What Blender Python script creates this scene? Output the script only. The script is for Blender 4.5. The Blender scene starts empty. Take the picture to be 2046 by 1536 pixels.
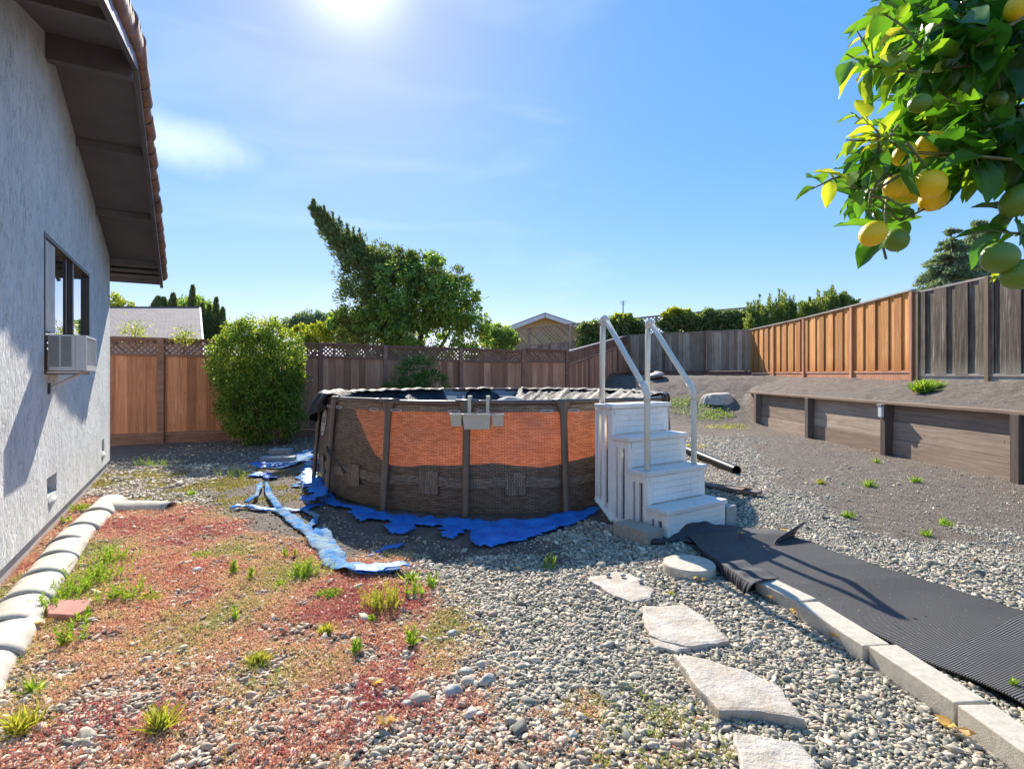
import bpy, bmesh, math, random
import numpy as np
from mathutils import Vector, Matrix, noise as mnoise
from mathutils.geometry import delaunay_2d_cdt
R = math.radians
scene = bpy.context.scene
# ------------------------------------------------------------------ camera, sky, sun, exposure
F = 1098.0; HY = 748.0; CX = 1023.0; H = 1.5            # focal (photo px), horizon row, centre column, eye height
cam_d = bpy.data.cameras.new("camera"); cam = bpy.data.objects.new("camera", cam_d)
scene.collection.objects.link(cam); scene.camera = cam
cam.location = (0, 0, H); cam.rotation_euler = (R(90), 0, 0)
cam_d.sensor_width = 36; cam_d.lens = 36 * F / 2046
cam_d.shift_y = -(768 - HY) / 2046
cam_d.clip_start = 0.05; cam_d.clip_end = 1500
scene.render.resolution_x = 1024; scene.render.resolution_y = 768
SUN_EL, SUN_AZ = R(35.5), R(-16.5)                     # azimuth from +Y, negative = left
sdir = Vector((math.sin(SUN_AZ) * math.cos(SUN_EL), math.cos(SUN_AZ) * math.cos(SUN_EL), math.sin(SUN_EL)))
sun_d = bpy.data.lights.new("sun", 'SUN'); sun_d.energy = 2.55; sun_d.angle = R(0.53); sun_d.color = (1.0, 0.92, 0.80)
sun = bpy.data.objects.new("sun", sun_d); scene.collection.objects.link(sun)
sun.rotation_euler = sdir.to_track_quat('Z', 'Y').to_euler()
world = bpy.data.worlds.new("World"); scene.world = world; world.use_nodes = True
wn, wl = world.node_tree.nodes, world.node_tree.links
bg = wn["Background"]; sky = wn.new("ShaderNodeTexSky"); sky.sky_type = 'NISHITA'; sky.sun_disc = False
sky.sun_elevation = SUN_EL; sky.sun_rotation = SUN_AZ
sky.altitude = 0; sky.air_density = 0.9; sky.dust_density = 0.12; sky.ozone_density = 5.0
bg.inputs[1].default_value = 0.15
# thin cirrus, placed by direction in the real sky
tc = wn.new("ShaderNodeTexCoord")
mp = wn.new("ShaderNodeMapping"); mp.inputs['Scale'].default_value = (1.5, 1.2, 7.0); mp.inputs['Rotation'].default_value = (0.0, R(16), 0)
nz = wn.new("ShaderNodeTexNoise"); nz.inputs['Scale'].default_value = 1.6; nz.inputs['Detail'].default_value = 7; nz.inputs['Roughness'].default_value = 0.5
nz.inputs['Distortion'].default_value = 0.6
cr = wn.new("ShaderNodeMapRange"); cr.inputs[1].default_value = 0.52; cr.inputs[2].default_value = 0.9; cr.inputs[4].default_value = 0.12
wl.new(tc.outputs['Generated'], mp.inputs[0]); wl.new(mp.outputs[0], nz.inputs['Vector']); wl.new(nz.outputs['Fac'], cr.inputs[0])
# one brighter cirrus patch low on the left
cd = Vector((350 - CX, F, HY - 278)).normalized()
sub = wn.new("ShaderNodeVectorMath"); sub.operation = 'SUBTRACT'; sub.inputs[1].default_value = cd
mp2 = wn.new("ShaderNodeMapping"); mp2.vector_type = 'POINT'; mp2.inputs['Rotation'].default_value = (0, R(17), 0)
mp2.inputs['Scale'].default_value = (11.0, 3, 25)
wl.new(tc.outputs['Generated'], sub.inputs[0]); wl.new(sub.outputs[0], mp2.inputs[0])
nz2 = wn.new("ShaderNodeTexNoise"); nz2.inputs['Scale'].default_value = 5; nz2.inputs['Detail'].default_value = 8; nz2.inputs['Roughness'].default_value = .62
wl.new(tc.outputs['Generated'], nz2.inputs['Vector'])
ln = wn.new("ShaderNodeVectorMath"); ln.operation = 'LENGTH'; wl.new(mp2.outputs[0], ln.inputs[0])
nza = wn.new("ShaderNodeMath"); nza.operation = 'MULTIPLY'; nza.inputs[1].default_value = 2.2; wl.new(nz2.outputs['Fac'], nza.inputs[0])
ad = wn.new("ShaderNodeMath"); ad.operation = 'ADD'; wl.new(ln.outputs['Value'], ad.inputs[0]); wl.new(nza.outputs[0], ad.inputs[1])
pr = wn.new("ShaderNodeMapRange"); pr.interpolation_type = 'SMOOTHSTEP'
pr.inputs[1].default_value = 2.3; pr.inputs[2].default_value = 0.95; pr.inputs[3].default_value = 0; pr.inputs[4].default_value = 0.30
wl.new(ad.outputs[0], pr.inputs[0])
mx = wn.new("ShaderNodeMath"); mx.operation = 'MAXIMUM'; wl.new(cr.outputs[0], mx.inputs[0]); wl.new(pr.outputs[0], mx.inputs[1])
mix = wn.new("ShaderNodeMix"); mix.data_type = 'RGBA'; mix.inputs['B'].default_value = (3.6, 3.7, 3.8, 1)
hs = wn.new("ShaderNodeHueSaturation"); hs.inputs['Saturation'].default_value = 1.0; hs.inputs['Value'].default_value = 1.0
gm = wn.new("ShaderNodeGamma"); gm.inputs['Gamma'].default_value = 0.42      # compress the bright sky near the sun
hs.inputs['Saturation'].default_value = 1.98; hs.inputs['Value'].default_value = 1.13
wl.new(sky.outputs[0], gm.inputs[0]); wl.new(gm.outputs[0], hs.inputs['Color']); 
tn = wn.new("ShaderNodeMix"); tn.data_type = 'RGBA'; tn.blend_type = 'MULTIPLY'; tn.inputs['Factor'].default_value = 1; tn.inputs['B'].default_value = (.98, .81, .90, 1)
wl.new(hs.outputs[0], tn.inputs['A']); wl.new(tn.outputs['Result'], mix.inputs['A'])
wl.new(mx.outputs[0], mix.inputs['Factor']); 
# bright aureole of scattered light round the sun
dt = wn.new("ShaderNodeVectorMath"); dt.operation = 'DOT_PRODUCT'; dt.inputs[1].default_value = sdir; nrm = wn.new("ShaderNodeVectorMath"); nrm.operation = 'NORMALIZE'
wl.new(tc.outputs['Generated'], nrm.inputs[0]); wl.new(nrm.outputs[0], dt.inputs[0])
cl_ = wn.new("ShaderNodeMath"); cl_.operation = 'MAXIMUM'; cl_.inputs[1].default_value = 0; wl.new(dt.outputs['Value'], cl_.inputs[0])
pw_ = wn.new("ShaderNodeMath"); pw_.operation = 'POWER'; pw_.inputs[1].default_value = 420; wl.new(cl_.outputs[0], pw_.inputs[0])
au = wn.new("ShaderNodeMix"); au.data_type = 'RGBA'; au.blend_type = 'ADD'; au.inputs['B'].default_value = (1.6, 1.6, 1.5, 1)
wl.new(pw_.outputs[0], au.inputs['Factor']); wl.new(mix.outputs['Result'], au.inputs['A']); wl.new(au.outputs['Result'], bg.inputs[0])
vs = scene.view_settings; vs.view_transform = 'Standard'; vs.look = 'None'; vs.gamma = 1; vs.exposure = 1.86
scene.render.engine = 'CYCLES'
scene.cycles.max_bounces = 8; scene.cycles.transparent_max_bounces = 8

rng = np.random.default_rng(7); random.seed(7)

def G(px, py, z=0.0):
    "photo pixel -> point at height z on the ground side"
    d = F * (H - z) / (py - HY); return Vector(((px - CX) * d / F, d, z))
def P(px, py, d):
    return Vector(((px - CX) * d / F, d, H + (HY - py) * d / F))

# ------------------------------------------------------------------ value noise
_T = np.random.default_rng(3).random((256, 256))
def vnoise(x, y):
    xi = np.floor(x).astype(int); yi = np.floor(y).astype(int); fx = x - xi; fy = y - yi
    fx = fx * fx * (3 - 2 * fx); fy = fy * fy * (3 - 2 * fy)
    a = _T[xi & 255, yi & 255]; b = _T[(xi + 1) & 255, yi & 255]; c = _T[xi & 255, (yi + 1) & 255]; d = _T[(xi + 1) & 255, (yi + 1) & 255]
    return (a * (1 - fx) + b * fx) * (1 - fy) + (c * (1 - fx) + d * fx) * fy
def fbm(x, y, s=1.0, o=4):
    v = 0; a = .5; t = 0
    for i in range(o):
        v = v + a * vnoise(x * s + i * 17.3, y * s + i * 5.1); t += a; a *= .5; s *= 2.03
    return v / t
def sstep(a, b, x):
    t = np.clip((x - a) / (b - a), 0, 1); return t * t * (3 - 2 * t)

# ------------------------------------------------------------------ materials
def new_mat(name):
    m = bpy.data.materials.new(name); m.use_nodes = True
    nt = m.node_tree; b = nt.nodes["Principled BSDF"]; return m, nt, b
def N(nt, typ, **kw):
    n = nt.nodes.new(typ)
    for k, v in kw.items(): setattr(n, k, v)
    return n
def ramp(nt, stops):
    r = nt.nodes.new("ShaderNodeValToRGB"); e = r.color_ramp.elements
    while len(e) < len(stops): e.new(0.5)
    for i, (p, c) in enumerate(stops): e[i].position = p; e[i].color = (*c, 1)
    return r
def attr(nt, name, typ='GEOMETRY'):
    a = nt.nodes.new("ShaderNodeAttribute"); a.attribute_name = name; a.attribute_type = typ; return a
def noise_n(nt, vec, scale, detail=4, rough=.55, dist=0):
    n = nt.nodes.new("ShaderNodeTexNoise"); n.inputs['Scale'].default_value = scale
    n.inputs['Detail'].default_value = detail; n.inputs['Roughness'].default_value = rough; n.inputs['Distortion'].default_value = dist
    if vec is not None: nt.links.new(vec, n.inputs['Vector'])
    return n
def pos(nt, scale=(1, 1, 1), rnd=None):
    g = nt.nodes.new("ShaderNodeNewGeometry"); m = nt.nodes.new("ShaderNodeMapping"); m.inputs['Scale'].default_value = scale
    nt.links.new(g.outputs['Position'], m.inputs[0])
    if rnd:
        a = attr(nt, rnd); mu = N(nt, "ShaderNodeMath", operation='MULTIPLY'); mu.inputs[1].default_value = 37.0
        nt.links.new(a.outputs['Fac'], mu.inputs[0]); c = nt.nodes.new("ShaderNodeCombineXYZ")
        for i in range(3): nt.links.new(mu.outputs[0], c.inputs[i])
        nt.links.new(c.outputs[0], m.inputs['Location'])
    return m.outputs[0]
def mixc(nt, fac, a, b, mode='MIX'):
    m = nt.nodes.new("ShaderNodeMix"); m.data_type = 'RGBA'; m.blend_type = mode
    for sock, v in (('Factor', fac), ('A', a), ('B', b)):
        s = m.inputs[sock]
        if isinstance(v, (int, float)): s.default_value = v
        elif isinstance(v, tuple): s.default_value = (*v, 1)
        else: nt.links.new(v, s)
    return m.outputs['Result']
def mrange(nt, v, a, b, c=0.0, d=1.0):
    m = nt.nodes.new("ShaderNodeMapRange")
    for i, x in enumerate((a, b, c, d)): m.inputs[i + 1].default_value = x
    nt.links.new(v, m.inputs[0]); return m.outputs[0]
def bump(nt, b, height, strength=.3, dist=.01, normal=None):
    n = nt.nodes.new("ShaderNodeBump"); n.inputs['Strength'].default_value = strength; n.inputs['Distance'].default_value = dist
    nt.links.new(height, n.inputs['Height'])
    if normal: nt.links.new(normal, n.inputs['Normal'])
    if b: nt.links.new(n.outputs[0], b.inputs['Normal'])
    return n.outputs[0]

def mat_simple(name, col, rough=.6, var=.15, scale=8, bs=.15, bscale=60, metal=0, spec=.5, bdist=.004):
    m, nt, b = new_mat(name); p = pos(nt)
    n = noise_n(nt, p, scale, 5); d = tuple(c * (1 - var) for c in col); l = tuple(min(1, c * (1 + var)) for c in col)
    r = ramp(nt, [(.3, d), (.7, l)]); nt.links.new(n.outputs['Fac'], r.inputs[0]); nt.links.new(r.outputs[0], b.inputs['Base Color'])
    b.inputs['Roughness'].default_value = rough; b.inputs['Metallic'].default_value = metal; b.inputs['Specular IOR Level'].default_value = spec
    n2 = noise_n(nt, p, bscale, 4); bump(nt, b, n2.outputs['Fac'], bs, bdist)
    return m
def mat_wood(name, c1, c2, c3, scale=(22, 22, 1.1), rough=.75, foot=None, knots=True, stain=.35):
    "weathered timber, grain along the long axis, each board its own tone; foot = (z0, z1, colour) damp stain"
    m, nt, b = new_mat(name); p = pos(nt, scale, 'rnd')
    n = noise_n(nt, p, 1.0, 6, .65, .8); r = ramp(nt, [(.28, c1), (.52, c2), (.75, c3)])
    nt.links.new(n.outputs['Fac'], r.inputs[0])
    a = attr(nt, 'rnd'); col = mixc(nt, 1.0, r.outputs[0], mixc(nt, a.outputs['Fac'], (.60, .57, .55), (1.22, 1.25, 1.28)), 'MULTIPLY')
    p2 = pos(nt, (1, 1, 1)); n2 = noise_n(nt, p2, 2.2, 5, .6)
    col = mixc(nt, mrange(nt, n2.outputs['Fac'], .45, .8, 0, stain), col, tuple(c * .45 for c in c1))
    if knots:
        p3 = pos(nt, (7, 7, 2.6), 'rnd'); v = N(nt, "ShaderNodeTexVoronoi"); v.inputs['Scale'].default_value = 1.0; nt.links.new(p3, v.inputs['Vector'])
        col = mixc(nt, mrange(nt, v.outputs['Distance'], .10, .05, 0, .7), col, tuple(c * .35 for c in c1))
    if foot:
        sp = N(nt, "ShaderNodeSeparateXYZ"); nt.links.new(p2, sp.inputs[0]); nn = noise_n(nt, pos(nt, (9, 9, 1)), 1, 3)
        ad = N(nt, "ShaderNodeMath", operation='MULTIPLY_ADD'); ad.inputs[1].default_value = .5; nt.links.new(nn.outputs['Fac'], ad.inputs[0]); nt.links.new(sp.outputs['Z'], ad.inputs[2])
        col = mixc(nt, mrange(nt, ad.outputs[0], foot[1] + .25, foot[0] + .25, 0, .8), col, foot[2])
    nt.links.new(col, b.inputs['Base Color']); b.inputs['Roughness'].default_value = rough; b.inputs['Specular IOR Level'].default_value = .25
    bump(nt, b, n.outputs['Fac'], .5, .006)
    return m
def mat_leaf(name, dark, mid, light, rough=.45, trans=.45, spec=.4, red=None):
    m, nt, b = new_mat(name); a = attr(nt, 'rnd')
    st = [(0.0, dark), (.5, mid), (.92, light)]
    if red: st.append((.97, red))
    r = ramp(nt, st); nt.links.new(a.outputs['Fac'], r.inputs[0])
    nt.links.new(r.outputs[0], b.inputs['Base Color']); b.inputs['Roughness'].default_value = rough; b.inputs['Specular IOR Level'].default_value = spec
    t = N(nt, "ShaderNodeBsdfTranslucent"); tc_ = mixc(nt, 1.0, r.outputs[0], (1.45, 1.4, .6), 'MULTIPLY'); nt.links.new(tc_, t.inputs[0])
    mx_ = N(nt, "ShaderNodeMixShader"); mx_.inputs[0].default_value = trans
    nt.links.new(b.outputs[0], mx_.inputs[1]); nt.links.new(t.outputs[0], mx_.inputs[2]); nt.links.new(mx_.outputs[0], nt.nodes['Material Output'].inputs[0])
    return m
M = {}

# ------------------------------------------------------------------ object helpers
OFF = {}
def link(o): scene.collection.objects.link(o); return o
def tag(o, label=None, cat=None, group=None, kind=None):
    if label: o['label'] = label
    if cat: o['category'] = cat
    if group: o['group'] = group
    if kind: o['kind'] = kind
    return o
def thing(name, loc, label, cat, group=None):
    o = bpy.data.objects.new(name, None); link(o); o.location = loc; o.empty_display_size = .2
    OFF[o.name] = Vector(loc); return tag(o, label, cat, group)

class MB:
    def __init__(s): s.v = []; s.f = []; s.r = []; s.uv = []; s.mi = []
    def add(s, vs, fs, rnd=None, uvs=None):
        o = len(s.v); s.v += [tuple(v) for v in vs]; rnd = random.random() if rnd is None else rnd
        for i, f in enumerate(fs):
            s.f.append(tuple(o + k for k in f)); s.r.append(rnd)
            s.uv.append([uvs[k] for k in f] if uvs else None)
    def box(s, c, sz, ax=None, rnd=None, taper=1.0):
        c = Vector(c); hx, hy, hz = sz[0] / 2, sz[1] / 2, sz[2] / 2
        if ax is None: ax = (Vector((1, 0, 0)), Vector((0, 1, 0)), Vector((0, 0, 1)))
        elif isinstance(ax, (int, float)): ax = (Vector((math.cos(ax), math.sin(ax), 0)), Vector((-math.sin(ax), math.cos(ax), 0)), Vector((0, 0, 1)))
        vs = [c + ax[0] * (x * hx * (taper if z > 0 else 1)) + ax[1] * (y * hy * (taper if z > 0 else 1)) + ax[2] * (z * hz) for x in (-1, 1) for y in (-1, 1) for z in (-1, 1)]
        s.add(vs, [(0, 1, 3, 2), (4, 6, 7, 5), (0, 4, 5, 1), (2, 3, 7, 6), (0, 2, 6, 4), (1, 5, 7, 3)], rnd)
    def bar(s, p, q, w, h, up=Vector((0, 0, 1)), rnd=None):
        p = Vector(p); q = Vector(q); a = (q - p); L = a.length; a = a / L
        b = up.cross(a); b.normalize(); c = a.cross(b)
        s.box((p + q) / 2, (L, w, h), (a, b, c), rnd)
    def quadslab(s, a, b, zb0, zt0, zb1, zt1, t, n, rnd=None):
        "vertical panel between ground points a,b (x,y) with own bottom/top heights, thickness t along n"
        a = Vector((a[0], a[1], 0)); b = Vector((b[0], b[1], 0)); n = Vector((n[0], n[1], 0))
        vs = []
        for k in (0, 1):
            o = n * (t * k)
            vs += [a + o + Vector((0, 0, zb0)), b + o + Vector((0, 0, zb1)), b + o + Vector((0, 0, zt1)), a + o + Vector((0, 0, zt0))]
        s.add(vs, [(0, 3, 2, 1), (4, 5, 6, 7), (0, 1, 5, 4), (1, 2, 6, 5), (2, 3, 7, 6), (3, 0, 4, 7)], rnd)
    def tube(s, path, r, seg=8, rnd=None, cap=True):
        path = [Vector(p) for p in path]; n = len(path); rr = r if isinstance(r, (list, tuple)) else [r] * n
        vs = []; prev = None
        for i, p in enumerate(path):
            t = (path[min(i + 1, n - 1)] - path[max(i - 1, 0)]).normalized()
            if prev is None: a = t.orthogonal().normalized()
            else:
                a = prev - t * prev.dot(t); a.normalize()
            prev = a; b = t.cross(a)
            for k in range(seg):
                th = 2 * math.pi * k / seg; vs.append(p + (a * math.cos(th) + b * math.sin(th)) * rr[i])
        fs = []
        for i in range(n - 1):
            for k in range(seg):
                k2 = (k + 1) % seg; fs.append((i * seg + k, i * seg + k2, (i + 1) * seg + k2, (i + 1) * seg + k))
        if cap: fs.append(tuple(range(seg - 1, -1, -1))); fs.append(tuple((n - 1) * seg + k for k in range(seg)))
        s.add(vs, fs, rnd)
    def prism(s, pts, z0, z1, rnd=None, inset=0):
        n = len(pts); c = sum((Vector((p[0], p[1], 0)) for p in pts), Vector()) / n
        vs = [(p[0], p[1], z0) for p in pts]
        top = []
        for p in pts:
            v = Vector((p[0], p[1], 0)); w = v + (c - v) * inset; top.append((w.x, w.y, z1 if len(p) < 3 else p[2]))
        vs += top
        s.add(vs, [tuple(range(n - 1, -1, -1)), tuple(range(n, 2 * n))] + [(i, (i + 1) % n, n + (i + 1) % n, n + i) for i in range(n)], rnd)
    def grid(s, fn, nu, nv, closed=False, rnd=None, uv=None):
        vs = []; uvs = []
        for j in range(nv + 1):
            for i in range(nu + (0 if closed else 1)):
                vs.append(fn(i / nu, j / nv)); uvs.append(uv(i / nu, j / nv) if uv else (i / nu, j / nv))
        w = nu if closed else nu + 1; fs = []
        for j in range(nv):
            for i in range(nu):
                i2 = (i + 1) % w; fs.append((j * w + i, j * w + i2, (j + 1) * w + i2, (j + 1) * w + i))
        s.add(vs, fs, rnd, uvs)
    def build(s, name, mat, parent=None, smooth=False, bevel=0, label=None, cat=None, group=None, kind=None, base=None, solid=0, sub=0):
        me = bpy.data.meshes.new(name); V = np.array(s.v, dtype=float)
        if parent is not None: off = OFF[parent.name]
        elif kind: off = Vector((0, 0, 0))
        elif base is not None: off = Vector(base)
        else:
            lo = V.min(0); hi = V.max(0); off = Vector(((lo[0] + hi[0]) / 2, (lo[1] + hi[1]) / 2, lo[2]))
        V = V - np.array(off)
        me.from_pydata([tuple(v) for v in V], [], s.f)
        a = me.attributes.new('rnd', 'FLOAT', 'FACE'); a.data.foreach_set('value', s.r)
        if any(u is not None for u in s.uv):
            ul = me.uv_layers.new(name='uv'); flat = []
            for f, u in zip(s.f, s.uv):
                for k in range(len(f)): flat += list(u[k]) if u else [0, 0]
            ul.data.foreach_set('uv', flat)
        o = bpy.data.objects.new(name, me); link(o); me.materials.append(mat)
        if smooth: me.polygons.foreach_set('use_smooth', [True] * len(me.polygons))
        me.update()
        if parent is not None: o.parent = parent; OFF[o.name] = off
        else: o.location = off; OFF[o.name] = off
        if solid: md = o.modifiers.new('solid', 'SOLIDIFY'); md.thickness = solid; md.offset = 0
        if bevel: md = o.modifiers.new('bevel', 'BEVEL'); md.width = bevel; md.segments = 2; md.limit_method = 'ANGLE'
        if sub: md = o.modifiers.new('sub', 'SUBSURF'); md.levels = sub; md.render_levels = sub
        return tag(o, label, cat, group, kind)

def np_mesh(name, V, Fq, rnd, mat, parent=None, loc=None, smooth=False):
    "fast mesh: V (n,3), Fq (m,k) faces, rnd per face"
    me = bpy.data.meshes.new(name); k = Fq.shape[1]
    off = OFF[parent.name] if parent is not None else Vector(loc if loc is not None else (0, 0, 0))
    V = V - np.array(off)
    me.vertices.add(len(V)); me.vertices.foreach_set('co', V.astype(np.float32).ravel())
    me.loops.add(Fq.size); me.loops.foreach_set('vertex_index', Fq.astype(np.int32).ravel())
    me.polygons.add(len(Fq)); me.polygons.foreach_set('loop_start', np.arange(0, Fq.size, k, dtype=np.int32))
    me.update(calc_edges=True)
    if smooth: me.polygons.foreach_set('use_smooth', np.ones(len(Fq), bool))
    a = me.attributes.new('rnd', 'FLOAT', 'FACE'); a.data.foreach_set('value', rnd.astype(np.float32))
    me.materials.append(mat); o = bpy.data.objects.new(name, me); link(o)
    if parent is not None: o.parent = parent
    else: o.location = off
    OFF[o.name] = off
    return o

# leaf templates: x = width, y = along leaf, z = normal
def leaf_template(kind):
    if kind == 'quad':      # folded diamond
        v = [(0, 0, 0), (-.5, .5, .12), (0, 1, 0), (.5, .5, .12)]; f = [(0, 3, 2), (0, 2, 1)]
    elif kind == 'blade':
        v = [(-.5, 0, 0), (.5, 0, 0), (.35, .6, .06), (0, 1, -.05), (-.35, .6, .06)]; f = [(0, 1, 2), (0, 2, 4), (4, 2, 3)]
    else:                   # lemon leaf: pointed oval, curved, V-fold
        v = []; f = []; prof = [0.04, .34, .49, .5, .42, .25, .02]; n = len(prof)
        for i, w in enumerate(prof):
            y = i / (n - 1); zc = -.22 * y * y
            wob = .03 * math.sin(i * 2.1)
            v += [(-w, y, zc + w * .28 + wob), (-w * .5, y, zc + w * .10), (0, y, zc - .015), (w * .5, y, zc + w * .10), (w, y, zc + w * .28 - wob)]
        for i in range(n - 1):
            for k in range(4): a = i * 5 + k; f += [(a, a + 1, a + 6), (a, a + 6, a + 5)]
    return np.array(v, float), np.array(f, int)
def leaves(name, C, D, L, W, kind, mat, parent=None, loc=None, rnd=None, up=None, smooth=False, seed=1):
    "C centres (n,3), D directions (n,3), L lengths, W widths"
    g = np.random.default_rng(seed); n = len(C); D = D / np.maximum(np.linalg.norm(D, axis=1, keepdims=True), 1e-6)
    U = g.normal(size=(n, 3)) if up is None else up + g.normal(size=(n, 3)) * .35
    X = np.cross(D, U); X /= np.maximum(np.linalg.norm(X, axis=1, keepdims=True), 1e-6); Z = np.cross(X, D)
    tv, tf = leaf_template(kind)
    V = C[:, None, :] + X[:, None, :] * (tv[None, :, 0:1] * np.reshape(W, (-1, 1, 1))) + D[:, None, :] * (tv[None, :, 1:2] * np.reshape(L, (-1, 1, 1))) + Z[:, None, :] * (tv[None, :, 2:3] * np.reshape(L, (-1, 1, 1)))
    Fq = tf[None] + (np.arange(n) * len(tv))[:, None, None]
    rr = g.random(n) if rnd is None else rnd
    return np_mesh(name, V.reshape(-1, 3), Fq.reshape(-1, 3), np.repeat(rr, len(tf)), mat, parent, loc, smooth)
def crown_points(balls, n, seed=1, shell=.55, clump=.28, sub=None, squash=1):
    "leaf positions in lumpy clumps over the given balls [(c, rx, ry, rz)]; returns points, outward dirs"
    g = np.random.default_rng(seed); vol = np.array([b[1] * b[2] + b[2] * b[3] + b[1] * b[3] for b in balls]); vol /= vol.sum()
    P_, D_ = [], []
    for b, w in zip(balls, vol):
        c = np.array(b[0]); r = np.array(b[1:4]); m = max(5, int((sub or 40) * w * len(balls)))
        d = g.normal(size=(m, 3)); d /= np.linalg.norm(d, axis=1, keepdims=True)
        rad = shell + (1 - shell) * g.random(m) ** .5; sc = c + d * r * rad[:, None]
        k = int(n * w); pick = g.integers(0, m, k); cr_ = clump * r.mean() * (0.5 + g.random(m))
        e = g.normal(size=(k, 3)); e /= np.linalg.norm(e, axis=1, keepdims=True)
        pts = sc[pick] + e * (cr_[pick] * g.random(k) ** .45)[:, None] * np.array([1, 1, squash])
        P_.append(pts); dd = e + (pts - c) / r * .8; D_.append(dd)
    return np.concatenate(P_), np.concatenate(D_)
# ------------------------------------------------------------------ terrain
WX = 7.15                                              # retaining wall line, runs along +Y, ends at Y=16.4
def height(X, Y):
    X = np.asarray(X, float); Y = np.asarray(Y, float)
    q = .55 * X + .83 * Y
    base = 1.45 * sstep(15.9, 21.2, q) * sstep(-3.5, 1.5, X - (Y - 16) * .25)
    w = .04 + np.maximum(0, Y - 16.45) * 1.1
    up = sstep(0, 1, (X - (WX + .02 - w * .5)) / w)
    upper = (.90 + .50 * np.clip((X - WX) / 2.1, 0, 1)) * up
    h = np.maximum(base, upper)
    h = h + (fbm(X, Y, .9, 4) - .5) * .05 * sstep(1, 4, Y) + (fbm(X + 40, Y, 4.0, 3) - .5) * (.015 + .05 * np.clip(h, 0, 1))
    bed = (Y < 6.6) & (X > -1) & (X < 3.6)
    return np.where(bed, h * .5, h)
def hz(x, y): return float(height(np.array([x]), np.array([y]))[0])
PC = Vector((-.241, 8.37, 0)); RT, RB, RL, PH = 2.49, 2.50, 2.63, 1.21
def zones(X, Y):
    "weights: gravel, sedum, moss; the rest is bare soil"
    n1 = fbm(X, Y, 1.3, 4) - .5; n2 = fbm(X + 9, Y + 4, 3.2, 3) - .5
    r = np.hypot(X - PC.x, Y - PC.y)
    bx = np.where(Y < 4.2, -.35 - .25 * (Y - 2.4), -.95 - (Y - 4.2) * .85)
    sed = sstep(.35, -.25, X - bx + n1 * 1.3) * sstep(6.6, 6.0, Y + n2 * 1.6)
    patch = sstep(.45, .15, np.hypot((X - .05) / 1.1, (Y - 2.25) / .42) * .5 + n2 * .8) * .8
    sed = np.maximum(sed, patch); 
    sed = sed * (1 - .40 * sstep(3.4, 2.5, Y) * sstep(-.12, .12, n1 + n2))
    moss = sstep(6.0, 6.8, Y + n1) * sstep(9.3, 8.3, Y + n2 * 2) * sstep(-2.3, -3.1, X + n1) * sstep(-6.6, -5.9, X)
    moss = moss * sstep(-.06, .12, n2 + n1 * .5 + .02)
    soilR = sstep(-.9, .7, X - (3.35 + .30 * (Y - 5.6)) + n1 * 2.2) * sstep(4.6, 5.6, Y + n2 * 2)
    soilB = sstep(12.6, 14.0, Y + n1 * 2)
    soilL = sstep(8.6, 9.2, Y + n1) * sstep(.5, -.5, X)
    foot = sstep(4.05, 3.7, r + n2 * .7) * sstep(.55, -.15, X + n2)
    foot2 = sstep(3.05, 2.8, r)
    soil = np.maximum.reduce([soilR, soilB, soilL, foot, foot2])
    grav = (1 - soil) * (1 - .0 * sed)
    return grav, sed * (1 - foot), moss, soil
def axis(fine0, fine1, step, far0, far1, extra=()):
    a = list(np.arange(fine0, fine1, step)); s = step; x = fine1
    while x < far1: a.append(x); s *= 1.22; x += s
    a.append(far1); s = step; x = fine0 - step
    while x > far0: a.append(x); s *= 1.22; x -= s
    a.append(far0); return np.array(sorted(set(np.round(list(a) + list(extra), 4))))
gx = axis(-8, 9.5, .07, -400, 400, (WX - .03, WX + .03)); gy = axis(1.0, 24, .07, -200, 600)
GX, GY = np.meshgrid(gx, gy); GZ = height(GX, GY)
nx, ny = len(gx), len(gy)
me = bpy.data.meshes.new('ground'); V = np.stack([GX, GY, GZ], -1).reshape(-1, 3)
ii = (np.arange(ny - 1)[:, None] * nx + np.arange(nx - 1)[None]).ravel(); Fq = np.stack([ii, ii + 1, ii + nx + 1, ii + nx], 1)
me.vertices.add(len(V)); me.vertices.foreach_set('co', V.astype(np.float32).ravel())
me.loops.add(Fq.size); me.loops.foreach_set('vertex_index', Fq.astype(np.int32).ravel())
me.polygons.add(len(Fq)); me.polygons.foreach_set('loop_start', np.arange(0, Fq.size, 4, dtype=np.int32)); me.update(calc_edges=True)
me.polygons.foreach_set('use_smooth', np.ones(len(Fq), bool))
for nm, w in zip(('gravel', 'sedum', 'moss', 'soil'), zones(GX, GY)):
    a = me.attributes.new(nm, 'FLOAT', 'POINT'); a.data.foreach_set('value', w.ravel().astype(np.float32))
ground = link(bpy.data.objects.new('ground', me)); ground['kind'] = 'structure'
m, nt, b = new_mat('ground'); p = pos(nt)
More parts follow.
